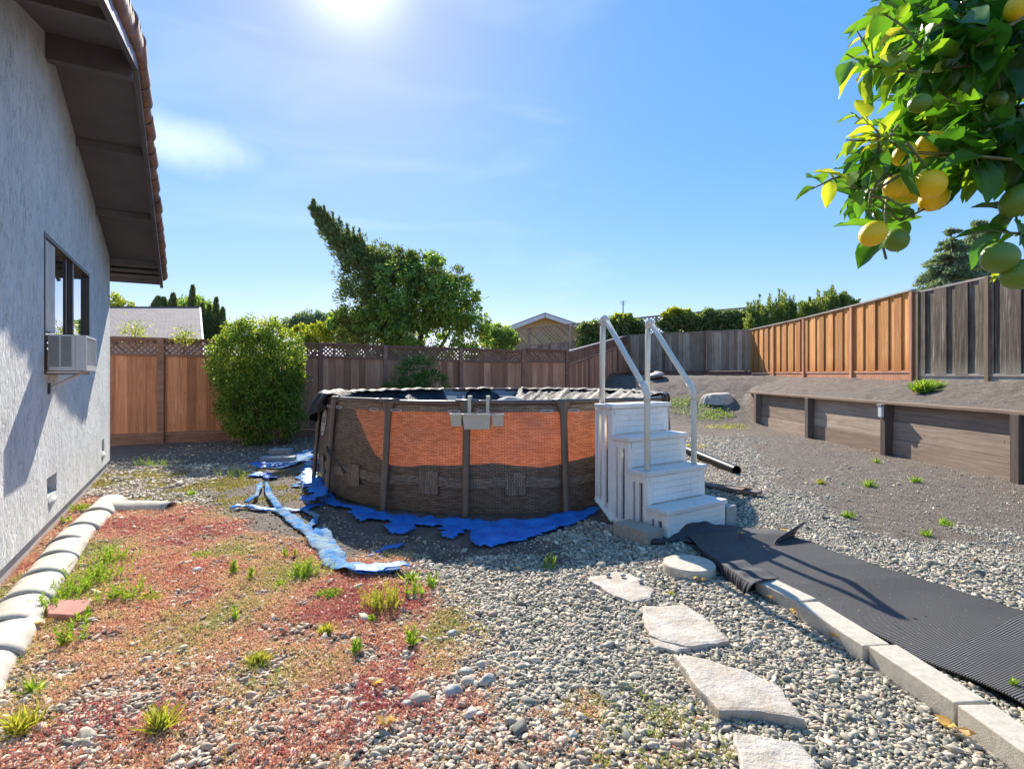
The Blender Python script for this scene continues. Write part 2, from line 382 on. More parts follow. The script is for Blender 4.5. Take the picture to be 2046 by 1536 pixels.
# soil
ns = noise_n(nt, p, 7, 7, .65); rs = ramp(nt, [(.25, (.09, .071, .056)), (.5, (.18, .145, .115)), (.8, (.30, .25, .20))]); nt.links.new(ns.outputs['Fac'], rs.inputs[0])
nf = noise_n(nt, p, 70, 4, .7); soilc = mixc(nt, mrange(nt, nf.outputs['Fac'], .56, .72, 0, .6), rs.outputs[0], (.33, .30, .27))
vs_ = N(nt, "ShaderNodeTexVoronoi"); vs_.inputs['Scale'].default_value = 26; nt.links.new(p, vs_.inputs['Vector'])
spk = N(nt, "ShaderNodeSeparateColor"); nt.links.new(vs_.outputs['Color'], spk.inputs[0])
g1 = N(nt, "ShaderNodeMath", operation='LESS_THAN'); g1.inputs[1].default_value = .22; nt.links.new(vs_.outputs['Distance'], g1.inputs[0])
g2 = N(nt, "ShaderNodeMath", operation='GREATER_THAN'); g2.inputs[1].default_value = .72; nt.links.new(spk.outputs[0], g2.inputs[0])
g3 = N(nt, "ShaderNodeMath", operation='MULTIPLY'); nt.links.new(g1.outputs[0], g3.inputs[0]); nt.links.new(g2.outputs[0], g3.inputs[1])
soilc = mixc(nt, g3.outputs[0], soilc, (.42, .40, .36))
# gravel
vg = N(nt, "ShaderNodeTexVoronoi"); vg.inputs['Scale'].default_value = 34; 
wn_ = noise_n(nt, p, 12, 2); wv = mixc(nt, .06, p, wn_.outputs['Color'], 'ADD'); nt.links.new(wv, vg.inputs['Vector'])
sc_ = N(nt, "ShaderNodeSeparateColor"); nt.links.new(vg.outputs['Color'], sc_.inputs[0])
rg = ramp(nt, [(0, (.22, .215, .19)), (.3, (.34, .33, .29)), (.6, (.50, .46, .39)), (.85, (.66, .60, .51)), (1, (.78, .73, .64))]); nt.links.new(sc_.outputs[0], rg.inputs[0])
gravc = mixc(nt, mrange(nt, vg.outputs['Distance'], .38, .62, 0, .85), rg.outputs[0], (.06, .055, .05))
# sedum / moss carpet
vm = N(nt, "ShaderNodeTexVoronoi"); vm.inputs['Scale'].default_value = 75; nt.links.new(p, vm.inputs['Vector'])
sm = N(nt, "ShaderNodeSeparateColor"); nt.links.new(vm.outputs['Color'], sm.inputs[0]); nl = noise_n(nt, p, 2.4, 5)
sa = N(nt, "ShaderNodeMath", operation='MULTIPLY_ADD'); sa.inputs[1].default_value = .45; nt.links.new(sm.outputs[0], sa.inputs[0])
nlr = mrange(nt, nl.outputs['Fac'], .3, .72, 0, .6); nt.links.new(nlr, sa.inputs[2])
rd = ramp(nt, [(.05, (.40, .13, .11)), (.35, (.62, .28, .19)), (.6, (.66, .40, .22)), (.85, (.48, .42, .15))]); nt.links.new(sa.outputs[0], rd.inputs[0])
sedc = mixc(nt, mrange(nt, vm.outputs['Distance'], .3, .65, 0, .7), rd.outputs[0], (.09, .05, .035))
rm = ramp(nt, [(.1, (.17, .13, .07)), (.5, (.27, .23, .09)), (.9, (.38, .32, .14))]); nt.links.new(sa.outputs[0], rm.inputs[0])
AG, AS, AM = attr(nt, 'gravel'), attr(nt, 'sedum'), attr(nt, 'moss')
def hard(a, lo=.35, hi=.65):
    ad_ = N(nt, "ShaderNodeMath", operation='ADD'); nn_ = noise_n(nt, p, 22, 5, .7); mr_ = mrange(nt, nn_.outputs['Fac'], .3, .7, -.35, .35)
    nt.links.new(a.outputs['Fac'], ad_.inputs[0]); nt.links.new(mr_, ad_.inputs[1]); return mrange(nt, ad_.outputs[0], lo, hi)
fg = hard(AG); c = mixc(nt, fg, soilc, gravc); fs_ = hard(AS, .3, .5); c = mixc(nt, fs_, c, sedc); fm = hard(AM); c = mixc(nt, fm, c, rm.outputs[0])
nt.links.new(c, b.inputs['Base Color']); b.inputs['Roughness'].default_value = .85; b.inputs['Specular IOR Level'].default_value = .25
inv = mrange(nt, vg.outputs['Distance'], 0, .6, 1, 0); hg = N(nt, "ShaderNodeMath", operation='MULTIPLY'); nt.links.new(inv, hg.inputs[0]); nt.links.new(fg, hg.inputs[1])
nb1 = bump(nt, None, hg.outputs[0], .8, .018); n6 = noise_n(nt, p, 30, 6, .7); bump(nt, b, n6.outputs['Fac'], 1.0, .05, nb1)
me.materials.append(m)

# ------------------------------------------------------------------ instanced pebbles on the ground (stuff)
def keep_mask(X, Y, polys):
    "True where the point lies outside all polygons"
    ok = np.ones(len(X), bool)
    for poly in polys:
        ins = np.zeros(len(X), bool); n = len(poly)
        for i in range(n):
            x1, y1 = poly[i][0], poly[i][1]; x2, y2 = poly[(i + 1) % n][0], poly[(i + 1) % n][1]
            c_ = ((y1 > Y) != (y2 > Y)) & (X < (x2 - x1) * (Y - y1) / (y2 - y1 + 1e-12) + x1); ins ^= c_
        ok &= ~ins
    return ok
def tree_pebble(name, mat, seeds, subdiv, flat):
    ng = bpy.data.node_groups.new(name, 'GeometryNodeTree')
    ng.interface.new_socket('Geometry', in_out='INPUT', socket_type='NodeSocketGeometry')
    ng.interface.new_socket('Geometry', in_out='OUTPUT', socket_type='NodeSocketGeometry')
    gi, go = ng.nodes.new('NodeGroupInput'), ng.nodes.new('NodeGroupOutput'); L = ng.links.new
    join = ng.nodes.new('GeometryNodeJoinGeometry')
    for sd in seeds:
        ico = ng.nodes.new('GeometryNodeMeshIcoSphere'); ico.inputs['Radius'].default_value = 1; ico.inputs['Subdivisions'].default_value = subdiv
        sp = ng.nodes.new('GeometryNodeSetPosition'); no = ng.nodes.new('ShaderNodeTexNoise'); no.noise_dimensions = '4D'; no.inputs['W'].default_value = sd * 3.7
        no.inputs['Scale'].default_value = .75; no.inputs['Detail'].default_value = 1
        ps = ng.nodes.new('GeometryNodeInputPosition'); L(ps.outputs[0], no.inputs['Vector'])
        vm_ = ng.nodes.new('ShaderNodeVectorMath'); vm_.operation = 'SUBTRACT'; vm_.inputs[1].default_value = (.5, .5, .5); L(no.outputs['Color'], vm_.inputs[0])
        vs2 = ng.nodes.new('ShaderNodeVectorMath'); vs2.operation = 'SCALE'; vs2.inputs['Scale'].default_value = 1.5; L(vm_.outputs[0], vs2.inputs[0])
        L(ico.outputs['Mesh'], sp.inputs['Geometry']); L(vs2.outputs[0], sp.inputs['Offset'])
        ss = ng.nodes.new('GeometryNodeSetShadeSmooth'); L(sp.outputs[0], ss.inputs['Geometry'])
        tr = ng.nodes.new('GeometryNodeTransform'); tr.inputs['Scale'].default_value = (1, .72, flat); L(ss.outputs[0], tr.inputs['Geometry'])
        sm_ = ng.nodes.new('GeometryNodeSetMaterial'); sm_.inputs['Material'].default_value = mat; L(tr.outputs[0], sm_.inputs['Geometry'])
        g2i = ng.nodes.new('GeometryNodeGeometryToInstance'); L(sm_.outputs[0], g2i.inputs[0]); L(g2i.outputs[0], join.inputs[0])
    iop = ng.nodes.new('GeometryNodeInstanceOnPoints'); L(gi.outputs[0], iop.inputs['Points']); L(join.outputs[0], iop.inputs['Instance'])
    iop.inputs['Pick Instance'].default_value = True
    def na(nm, ty):
        n = ng.nodes.new('GeometryNodeInputNamedAttribute'); n.data_type = ty; n.inputs['Name'].default_value = nm; return n.outputs['Attribute']
    L(na('idx', 'INT'), iop.inputs['Instance Index']); L(na('rot', 'FLOAT_VECTOR'), iop.inputs['Rotation']); L(na('scl', 'FLOAT_VECTOR'), iop.inputs['Scale'])
    L(iop.outputs[0], go.inputs[0]); return ng
def scatter(name, Pts, scl, rot, tint, tree, label=None):
    me = bpy.data.meshes.new(name); n = len(Pts); me.vertices.add(n); me.vertices.foreach_set('co', Pts.astype(np.float32).ravel())
    for nm, ty, dat, key in (('scl', 'FLOAT_VECTOR', scl, 'vector'), ('rot', 'FLOAT_VECTOR', rot, 'vector'), ('tint', 'FLOAT_VECTOR', tint, 'vector')):
        a = me.attributes.new(nm, ty, 'POINT'); a.data.foreach_set(key, dat.astype(np.float32).ravel())
    a = me.attributes.new('idx', 'INT', 'POINT'); a.data.foreach_set('value', rng.integers(0, 5, n).astype(np.int32))
    o = link(bpy.data.objects.new(name, me)); md = o.modifiers.new('scatter', 'NODES'); md.node_group = tree
    o['kind'] = 'stuff'
    if label: o['label'] = label; o['category'] = name
    return o
mp_, ntp, bp = new_mat('pebble'); at_ = attr(ntp, 'tint', 'INSTANCER'); tcO = N(ntp, "ShaderNodeTexCoord")
nzp = noise_n(ntp, tcO.outputs['Object'], 2.2, 4); cp = mixc(ntp, 1.0, at_.outputs['Vector'], mixc(ntp, nzp.outputs['Fac'], (.7, .7, .7), (1.3, 1.3, 1.3)), 'MULTIPLY')
ntp.links.new(cp, bp.inputs['Base Color']); bp.inputs['Roughness'].default_value = .62; bp.inputs['Specular IOR Level'].default_value = .35
nzq = noise_n(ntp, tcO.outputs['Object'], 9, 3); bump(ntp, bp, nzq.outputs['Fac'], .25, .1)
PEB = tree_pebble('pebble_tree', mp_, [1, 2, 3, 4, 5], 2, .5)

# footprints kept clear of pebbles (filled from the real things below)
kerb_pts = [G(1420, 1118, .09), G(1503, 1156, .09), G(1589, 1200, .09), G(1727, 1291, .09), G(1903, 1408, .09)]
KERB = [(1.36, 4.35), (1.665, 3.78), (1.775, 3.42), (1.845, 2.86), (1.895, 2.35), (1.91, 1.85), (1.93, 1.35), (1.94, .85)]
FLAG = [
    [(1173, 1160), (1232, 1148), (1262, 1152), (1308, 1184), (1300, 1200), (1262, 1209), (1215, 1190)],
    [(1282, 1219), (1373, 1217), (1405, 1238), (1458, 1290), (1432, 1296), (1372, 1300), (1322, 1290), (1297, 1278), (1284, 1245)],
    [(1347, 1327), (1375, 1325), (1432, 1340), (1505, 1362), (1555, 1388), (1583, 1425), (1610, 1458), (1520, 1440), (1436, 1440), (1400, 1400)],
    [(1466, 1476), (1530, 1487), (1600, 1503), (1634, 1540), (1640, 1585), (1540, 1600), (1478, 1560)]]
def gp(L, z=0): return [tuple(G(a, b_, z)) for a, b_ in L]
mat_poly = [(1.50, 5.0), (2.54, 4.95), (2.78, 4.25), (2.97, 3.80), (3.16, 3.39), (3.35, 2.9), (3.5, 2.3), (3.6, 1.0), (2.36, .8), (2.34, 1.4), (2.33, 2.0), (2.29, 2.47), (2.15, 2.83), (1.93, 3.55), (1.66, 3.86)]
tarp_poly = [(z[0], z[1]) for z in gp([(615, 985), (600, 930), (560, 935), (660, 1010), (720, 1060), (860, 1075), (960, 1098), (1080, 1075), (1195, 1030), (1195, 1000), (900, 1000)])]
clear = [[(p_[0], p_[1]) for p_ in gp(f)] for f in FLAG] + [mat_poly, tarp_poly,
         [(k[0] - .03, k[1]) for k in KERB] + [(k[0] + .22, k[1]) for k in reversed(KERB)],
         [(1.3, 4.95), (2.1, 5.5), (1.6, 6.2), (.8, 5.7)]]
HC = Vector((-6.44, 8.8, 0)); HU = Vector((.5, -.866, 0)); HN = Vector((.866, .5, 0))   # house corner, wall direction (to the camera), wall normal
clear.append([tuple(HC.xy), tuple((HC + HU * 14).xy), tuple((HC + HU * 14 - HN * 6).xy), tuple((HC - HN * 6).xy)])
def jgrid(x0, x1, y0, y1, s):
    a, c_ = np.meshgrid(np.arange(x0, x1, s), np.arange(y0, y1, s)); a = a.ravel() + rng.uniform(-.5, .5, a.size) * s; c_ = c_.ravel() + rng.uniform(-.5, .5, c_.size) * s
    return a, c_
def in_view(X, Y, m=.35): return (np.abs(X) < Y * .94 + m)
PX, PY, SZ = [], [], []
for (y0, y1, s, r0) in ((1.15, 3.2, .0158, .0112), (3.2, 5.2, .0195, .0125), (5.2, 8.6, .026, .0150), (8.6, 14, .038, .018)):
    a, c_ = jgrid(-y1 * .95, y1 * .95, y0, y1, s); k = in_view(a, c_) & (a < 7.1) & (a > -7); a, c_ = a[k], c_[k]
    g_, s_, m_, so_ = zones(a, c_); r_ = np.hypot(a - PC.x, c_ - PC.y)
    pk = np.clip(g_, 0, 1) * (1 - .45 * s_ - .35 * s_ * (c_ > 3.0)) * (1 - .8 * m_) + .22 * so_ * (r_ > 2.75)
    k = (rng.random(len(a)) < pk) & keep_mask(a, c_, clear) & (r_ > 2.55); PX.append(a[k]); PY.append(c_[k]); SZ.append(np.full(k.sum(), r0))
PX = np.concatenate(PX); PY = np.concatenate(PY); SZ = np.concatenate(SZ); n = len(PX)
SZ = SZ * np.exp(rng.normal(0, .34, n)); g_, s_, m_, so_ = zones(PX, PY); SZ *= np.where(so_ > .5, rng.uniform(.3, .8, n), 1)
big = rng.random(n) < .012; SZ = np.where(big, SZ * 1.7, SZ)
SZ = SZ * np.where((PX > 1.7) & (PY > 4.4), .72, 1)
scl = np.stack([SZ * rng.uniform(.9, 1.35, n), SZ * rng.uniform(.8, 1.1, n), SZ * rng.uniform(.7, 1.15, n)], 1)
rot = np.stack([rng.normal(0, .28, n), rng.normal(0, .28, n), rng.uniform(0, 6.28, n)], 1)
pal = np.array([(.36, .36, .31), (.29, .295, .265), (.45, .44, .37), (.56, .52, .44), (.66, .58, .47), (.76, .71, .61), (.24, .245, .23), (.42, .41, .32)])
pal2 = np.array([(.62, .52, .43), (.55, .43, .35), (.72, .64, .54), (.48, .45, .40), (.64, .49, .38), (.80, .73, .63)])
t1 = pal[rng.integers(0, len(pal), n)]; t2 = pal2[rng.integers(0, len(pal2), n)]
usep = rng.random(n) < np.clip(s_ * .85 + .12 + .15 * (PX < 0) + .35 * (PY > 7), 0, 1)
tint = np.where(usep[:, None], t2, t1) * rng.uniform(.62, 1.0, (n, 1)) * np.array([[1.08, 1.0, .87]])
tint = tint * np.where((PX > 1.7) & (PY > 4.4), 1.15, 1.0)[:, None]
Z = height(PX, PY) + SZ * rng.uniform(-.05, .55, n)
scatter('gravel', np.stack([PX, PY, Z], 1), scl, rot, tint, PEB)
print('pebbles', n)

# sedum carpet: many tiny fleshy leaves, moss carpet the same
M['sedum'], nt, b = new_mat('sedum'); a = attr(nt, 'rnd')
r = ramp(nt, [(.0, (.52, .13, .13)), (.22, (.70, .29, .20)), (.5, (.80, .46, .28)), (.72, (.76, .56, .28)), (.88, (.52, .50, .13)), (1, (.36, .42, .09))]); nt.links.new(a.outputs['Fac'], r.inputs[0])
nt.links.new(r.outputs[0], b.inputs['Base Color']); b.inputs['Roughness'].default_value = .45
t = N(nt, "ShaderNodeBsdfTranslucent"); nt.links.new(r.outputs[0], t.inputs[0]); mx_ = N(nt, "ShaderNodeMixShader"); mx_.inputs[0].default_value = .4
nt.links.new(b.outputs[0], mx_.inputs[1]); nt.links.new(t.outputs[0], mx_.inputs[2]); nt.links.new(mx_.outputs[0], nt.nodes['Material Output'].inputs[0])
SX, SY = [], []
for (y0, y1, s) in ((1.15, 3.0, .0165), (3.0, 4.6, .0185), (4.6, 6.9, .024)):
    a, c_ = jgrid(-6, 1.6, y0, y1, s); k = in_view(a, c_, .1); a, c_ = a[k], c_[k]
    z_ = zones(a, c_)[1]; cl = fbm(a + 3, c_ + 8, 9, 3); dens = .9 + .2 * sstep(2.9, 3.9, c_)
    k = (rng.random(len(a)) < z_ * dens * sstep(.34, .52, cl + .12 * sstep(2.8, 3.8, c_))) & keep_mask(a, c_, clear); SX.append(a[k]); SY.append(c_[k])
SX = np.concatenate(SX); SY = np.concatenate(SY); k_ = 6
ns_ = len(SX); bx_ = np.repeat(SX, k_); by_ = np.repeat(SY, k_); tone = np.clip(fbm(SX, SY, 1.7, 4) * 1.9 - .46 + (SY > 3.2) * .12 + rng.normal(0, .13, ns_) + .28 * (SX > -.5), 0, 1)
dz = rng.uniform(.2, 1, ns_ * k_); th = rng.uniform(0, 6.28, ns_ * k_); D = np.stack([np.cos(th), np.sin(th), dz * 1.3], 1)
C = np.stack([bx_ + np.cos(th) * .002, by_ + np.sin(th) * .002, height(bx_, by_) + rng.uniform(.002, .022, ns_ * k_)], 1)
o = leaves('ground_cover', C, D, rng.uniform(.009, .017, ns_ * k_), rng.uniform(.005, .008, ns_ * k_), 'quad', M['sedum'], rnd=np.clip(np.repeat(tone, k_) + rng.normal(0, .07, ns_ * k_), 0, 1))
o['kind'] = 'stuff'; o['label'] = 'low red and orange succulent ground cover growing through the gravel'; o['category'] = 'ground cover'; print('sedum', ns_ * k_)
M['moss'] = mat_leaf('moss', (.20, .16, .07), (.32, .30, .09), (.50, .44, .18), rough=.6, trans=.3)
a, c_ = jgrid(-6.5, -1.8, 5.8, 9.4, .03); z_ = zones(a, c_)[2]; k = (rng.random(len(a)) < z_ * .9) & keep_mask(a, c_, clear); a, c_ = a[k], c_[k]
# green weeds mat on the slope behind the steps
extra = [(G(1350, 815), .0, .0)]
bx_ = np.repeat(a, 4); by_ = np.repeat(c_, 4); nn = len(bx_); th = rng.uniform(0, 6.28, nn)
o = leaves('creeping_weeds', np.stack([bx_, by_, height(bx_, by_) + .002], 1), np.stack([np.cos(th), np.sin(th), rng.uniform(.3, 1.6, nn)], 1), rng.uniform(.015, .04, nn), rng.uniform(.006, .012, nn), 'quad', M['moss'])
o['kind'] = 'stuff'; o['label'] = 'patchy yellow green creeping weeds on the bare soil left of the pool'; o['category'] = 'ground cover'
# ------------------------------------------------------------------ materials for buildings and fences
M['red_fence'] = mat_wood('red_fence', (.44, .16, .07), (.66, .27, .13), (.80, .38, .21), stain=.3)
M['brown_fence'] = mat_wood('brown_fence', (.42, .18, .10), (.62, .29, .165), (.76, .41, .25), stain=.3)
M['brown_trim'] = mat_wood('brown_trim', (.22, .105, .065), (.33, .17, .11), (.44, .25, .17), scale=(3, 3, 20), knots=False)
M['grey_fence'] = mat_wood('grey_fence', (.30, .21, .14), (.50, .37, .255), (.66, .52, .39), stain=.5)
M['orange_fence'] = mat_wood('orange_fence', (.50, .17, .035), (.74, .33, .095), (.86, .56, .30), foot=(1.5, 2.0, (.42, .13, .03)), stain=.12)
M['dark_fence'] = mat_wood('dark_fence', (.045, .033, .024), (.17, .125, .09), (.52, .43, .34), foot=(1.5, 1.85, (.26, .23, .18)), stain=.5)
M['pale_post'] = mat_wood('pale_post', (.24, .17, .10), (.38, .28, .17), (.50, .40, .27))
M['cap_grey'] = mat_wood('cap_grey', (.28, .24, .20), (.45, .40, .34), (.60, .55, .48), scale=(3, 3, 25), knots=False)
M['plank'] = mat_wood('plank', (.28, .20, .145), (.43, .325, .24), (.56, .44, .34), scale=(24, 1.3, 24), stain=.25)
M['plank_post'] = mat_wood('plank_post', (.13, .10, .08), (.20, .155, .125), (.28, .225, .185))

# stucco
m, nt, b = new_mat('stucco'); M['stucco'] = m; p = pos(nt)
n1 = noise_n(nt, p, 1.6, 6, .6); r = ramp(nt, [(.3, (.68, .69, .66)), (.55, (.79, .79, .75)), (.75, (.86, .85, .80))]); nt.links.new(n1.outputs['Fac'], r.inputs[0])
pv = pos(nt, (16, 16, 3.2)); n2 = noise_n(nt, pv, 1.0, 5, .6, 1.6)
rid = mrange(nt, n2.outputs['Fac'], .495, .515, 1, 0); n2b = N(nt, "ShaderNodeMath", operation='SUBTRACT'); n2b.inputs[1].default_value = .505; nt.links.new(n2.outputs['Fac'], n2b.inputs[0])
n2c = N(nt, "ShaderNodeMath", operation='ABSOLUTE'); nt.links.new(n2b.outputs[0], n2c.inputs[0]); crack = mrange(nt, n2c.outputs[0], .0, .011, 1, 0)
n3 = noise_n(nt, p, 5, 3); cm = N(nt, "ShaderNodeMath", operation='MULTIPLY'); nt.links.new(crack, cm.inputs[0]); nt.links.new(mrange(nt, n3.outputs['Fac'], .42, .52), cm.inputs[1])
col = mixc(nt, cm.outputs[0], r.outputs[0], (.20, .20, .185))
n4 = noise_n(nt, pos(nt, (9, 9, 1.2)), 1, 5, .6); col = mixc(nt, mrange(nt, n4.outputs['Fac'], .58, .82, 0, .30), col, (.40, .40, .33))
nt.links.new(col, b.inputs['Base Color']); b.inputs['Roughness'].default_value = .8; b.inputs['Specular IOR Level'].default_value = .2
tro = noise_n(nt, pos(nt, (22, 22, 9)), 1, 5, .55, 1.2); nb_ = bump(nt, None, tro.outputs['Fac'], 1.0, .035)
cinv = N(nt, "ShaderNodeMath", operation='MULTIPLY'); cinv.inputs[1].default_value = -1; nt.links.new(cm.outputs[0], cinv.inputs[0]); bump(nt, b, cinv.outputs[0], .7, .008, nb_)
M['foundation'] = mat_simple('foundation', (.52, .50, .46), .85, .15, 4)
M['soffit'] = mat_simple('soffit', (.13, .112, .108), .65, .12, 3)
M['fascia'] = mat_simple('fascia', (.10, .082, .078), .38, .2, 5, spec=.6)
M['bronze'] = mat_simple('bronze', (.075, .055, .042), .4, .1, 5)
M['roof_tile'] = mat_simple('roof_tile', (.30, .155, .10), .7, .4, 4, .4, 50)
M['white_metal'] = mat_simple('white_metal', (.66, .64, .60), .4, .06, 5, .05)
M['grille_dark'] = mat_simple('grille_dark', (.05, .05, .045), .6)
M['panel_board'] = mat_simple('panel_board', (.60, .53, .46), .7, .25, 3)
m, nt, b = new_mat('window_glass'); M['glass'] = m; b.inputs['Base Color'].default_value = (.02, .024, .03, 1); b.inputs['Roughness'].default_value = .015
b.inputs['Specular IOR Level'].default_value = 1.0; b.inputs['Coat Weight'].default_value = 1.0; b.inputs['Coat Roughness'].default_value = .01; b.inputs['Coat IOR'].default_value = 1.9
gl = noise_n(nt, pos(nt), 1.3, 2); bump(nt, b, gl.outputs['Fac'], .05, .01)

# ------------------------------------------------------------------ the house on the left
def HP(s, w, z): q = HC + HU * s + HN * w; return Vector((q.x, q.y, z))
house = thing('house', HC, 'grey stucco house at the left with brown overhanging eaves, window and air conditioner wall', 'house')
SP = 4.35; PITCH = .29
def wall_top(s): return 3.34 + PITCH * (s if s < SP else 2 * SP - s) + .02
holes = [(2.0, 4.44, 1.5, 2.79), (3.92, 4.32, .36, .54), (.62, .88, .36, .54)]
def wall_with_holes(mb, s0, s1, z0, holes, w):
    ss = sorted({s0, s1, SP, *[h[0] for h in holes], *[h[1] for h in holes]}); zs = sorted({z0, *[h[2] for h in holes], *[h[3] for h in holes]})
    for i in range(len(ss) - 1):
        a_, b_ = ss[i], ss[i + 1]
        for j in range(len(zs)):
            za = zs[j]; top = j == len(zs) - 1
            if not top and any(h[0] <= a_ and h[1] >= b_ and h[2] <= za and h[3] >= zs[j + 1] for h in holes): continue
            zb = (wall_top(a_), wall_top(b_)) if top else (zs[j + 1],) * 2
            mb.add([HP(a_, w, za), HP(b_, w, za), HP(b_, w, zb[1]), HP(a_, w, zb[0])], [(0, 1, 2, 3)], .5)
    for h in holes:
        a_, b_, c_, e_ = h; d = .14 if b_ - a_ < 1 else .06
        for q in ((a_, c_, b_, c_), (b_, c_, b_, e_), (b_, e_, a_, e_), (a_, e_, a_, c_)):
            mb.add([HP(q[0], w, q[1]), HP(q[2], w, q[3]), HP(q[2], w - d, q[3]), HP(q[0], w - d, q[1])], [(0, 1, 2, 3)], .5)
W = MB(); wall_with_holes(W, 0, 8.7, .13, holes, 0)
W.add([HP(0, 0, .13), HP(0, 0, wall_top(0)), HP(0, -9, wall_top(0)), HP(0, -9, .13)], [(0, 1, 2, 3)])
W.add([HP(8.7, 0, .13), HP(8.7, 0, wall_top(8.7)), HP(8.7, -9, wall_top(8.7)), HP(8.7, -9, .13)], [(3, 2, 1, 0)])
W.add([HP(0, 0, .13), HP(8.7, 0, .13), HP(8.7, -9, .13), HP(0, -9, .13)], [(3, 2, 1, 0)])
W.add([HP(0, -9, .13), HP(8.7, -9, .13), HP(8.7, -9, 3.3), HP(0, -9, 3.3)], [(0, 1, 2, 3)])
W.build('wall', M['stucco'], house)
W = MB(); W.box((HP(4.35, -4.53, .03)), (8.6, 9.0, .5), (HU, HN, Vector((0, 0, 1)))); W.build('foundation', M['foundation'], house)
for h in holes[1:]:
    v = MB(); v.box(HP((h[0] + h[1]) / 2, -.11, (h[2] + h[3]) / 2), (h[1] - h[0], .01, h[3] - h[2]), (HU, HN, Vector((0, 0, 1))))
    for k in range(7): v.box(HP(h[0] + (h[1] - h[0]) * (k + .5) / 7, -.1, (h[2] + h[3]) / 2), (.008, .012, h[3] - h[2]), (HU, HN, Vector((0, 0, 1))))
    v.build('foundation_vent', M['grille_dark'], house)
# plaster lip below each vent
for h in holes[1:]:
    v = MB(); v.grid(lambda u, t, h=h: HP((h[0] + h[1]) / 2 + .18 * math.cos(u * 6.283) * (1 - t) * .9, .004 + .03 * t * (1 - abs(0)) , h[2] - .055 + .05 * math.sin(u * 6.283) * (1 - t)), 20, 4, True)
    v.build('plaster_lip', M['stucco'], house, smooth=True)
# roof
OV, EA = .66, .62
def rz(s): return 3.34 + PITCH * (s if s < SP else 2 * SP - s)
ax_r = lambda s0, s1: None
so = MB()
for s0, s1 in ((-EA, SP), (SP, 2 * SP + EA)):
    so.add([HP(s0, OV, rz(s0) + .02), HP(s1, OV, rz(s1) + .02), HP(s1, -9.3, rz(s1) + .02), HP(s0, -9.3, rz(s0) + .02)], [(0, 1, 2, 3)], .5)
    so.add([HP(s0, OV, rz(s0) + .07), HP(s1, OV, rz(s1) + .07), HP(s1, -9.3, rz(s1) + .07), HP(s0, -9.3, rz(s0) + .07)], [(3, 2, 1, 0)], .5)
so.build('soffit', M['soffit'], house)
for s0 in (0.02, 1.45, 2.9, 5.8, 7.2):
    v = MB(); v.box(HP(s0, OV / 2 - .02, rz(s0) - .025), (.055, OV, .09), (HU, HN, Vector((0, 0, 1)))); v.build('rafter', M['soffit'], house)
v = MB(); v.box(HP(SP, OV / 2 - .02, rz(SP) - .10), (.10, OV + .02, .26), (HU, HN, Vector((0, 0, 1)))); v.build('ridge_beam', M['soffit'], house)
# boxed eave end beyond the corner: stepped boards
for k in range(3):
    v = MB(); s_ = -.13 - k * .19; v.box(HP(s_, (OV - 9.3) / 2, rz(s_) - .006 - .004 * k), (.186, OV + 9.28, .030), (HU, HN, Vector((0, 0, 1)))); v.build('eave_board', M['soffit'], house)
v = MB(); v.box(HP(-EA - .01, -4.3, rz(-EA) + .0), (.035, 9.96, .17), (HU, HN, Vector((0, 0, 1)))); v.build('fascia', M['fascia'], house)
def slope_box(mb, s0, s1, w0, w1, zo, th, rnd=None):
    vs = [HP(s, w, rz(s) + zo + q) for s in (s0, s1) for w in (w0, w1) for q in (0, th)]
    mb.add(vs, [(0, 1, 3, 2), (4, 6, 7, 5), (0, 4, 5, 1), (2, 3, 7, 6), (0, 2, 6, 4), (1, 5, 7, 3)], rnd)
for s0, s1 in ((-EA - .03, SP), (SP, 2 * SP + EA)):
    v = MB(); slope_box(v, s0, s1, OV - .01, OV + .035, -.13, .22); v.build('barge_board', M['fascia'], house)
    v = MB(); slope_box(v, s0, s1, OV + .036, OV + .06, .03, .05); v.build('drip_edge', M['bronze'], house)
# roof tiles: one course mesh over the field, individual rake tiles along the gable edge
v = MB()
for side in (0, 1):
    for k in range(18):
        a_ = -EA + k * .28; b_ = a_ + .33
        if b_ > SP + .05: continue
        for w0 in OV - .01 - .30 * np.arange(1, 34):
            def fn(u, t, a_=a_, b_=b_, w0=w0, side=side):
                s = a_ + (b_ - a_) * t; z = 3.34 + PITCH * s + .10 + (1 - t) * .045 + .05 * math.sin(math.pi * u); 
                return HP(s if side == 0 else 2 * SP - s, w0 + .30 * u, z)
            v.grid(fn, 4, 1)
v.build('roof_tiles', M['roof_tile'], house, smooth=False, solid=.012)
v = MB()
for side in (0, 1):
    k = 0; s_ = -EA - .04
    while s_ < SP:
        L = .34; wob = random.uniform(-.012, .012)
        def fn(u, t, s_=s_, side=side, L=L, wob=wob):
            th = -1.9 + 3.0 * u; s = s_ + L * t; rr_ = .085 - .012 * t
            w = OV + .035 + rr_ * math.cos(th) * .8 + wob; z = rz(s) + .055 + rr_ * math.sin(th) * 1.1 + (1 - t) * .05
            return HP(s if side == 0 else 2 * SP - s, w, z)
        v.grid(fn, 10, 1); s_ += .265 + random.uniform(-.008, .008)
v.build('rake_tiles', M['roof_tile'], house, smooth=False, solid=.018)
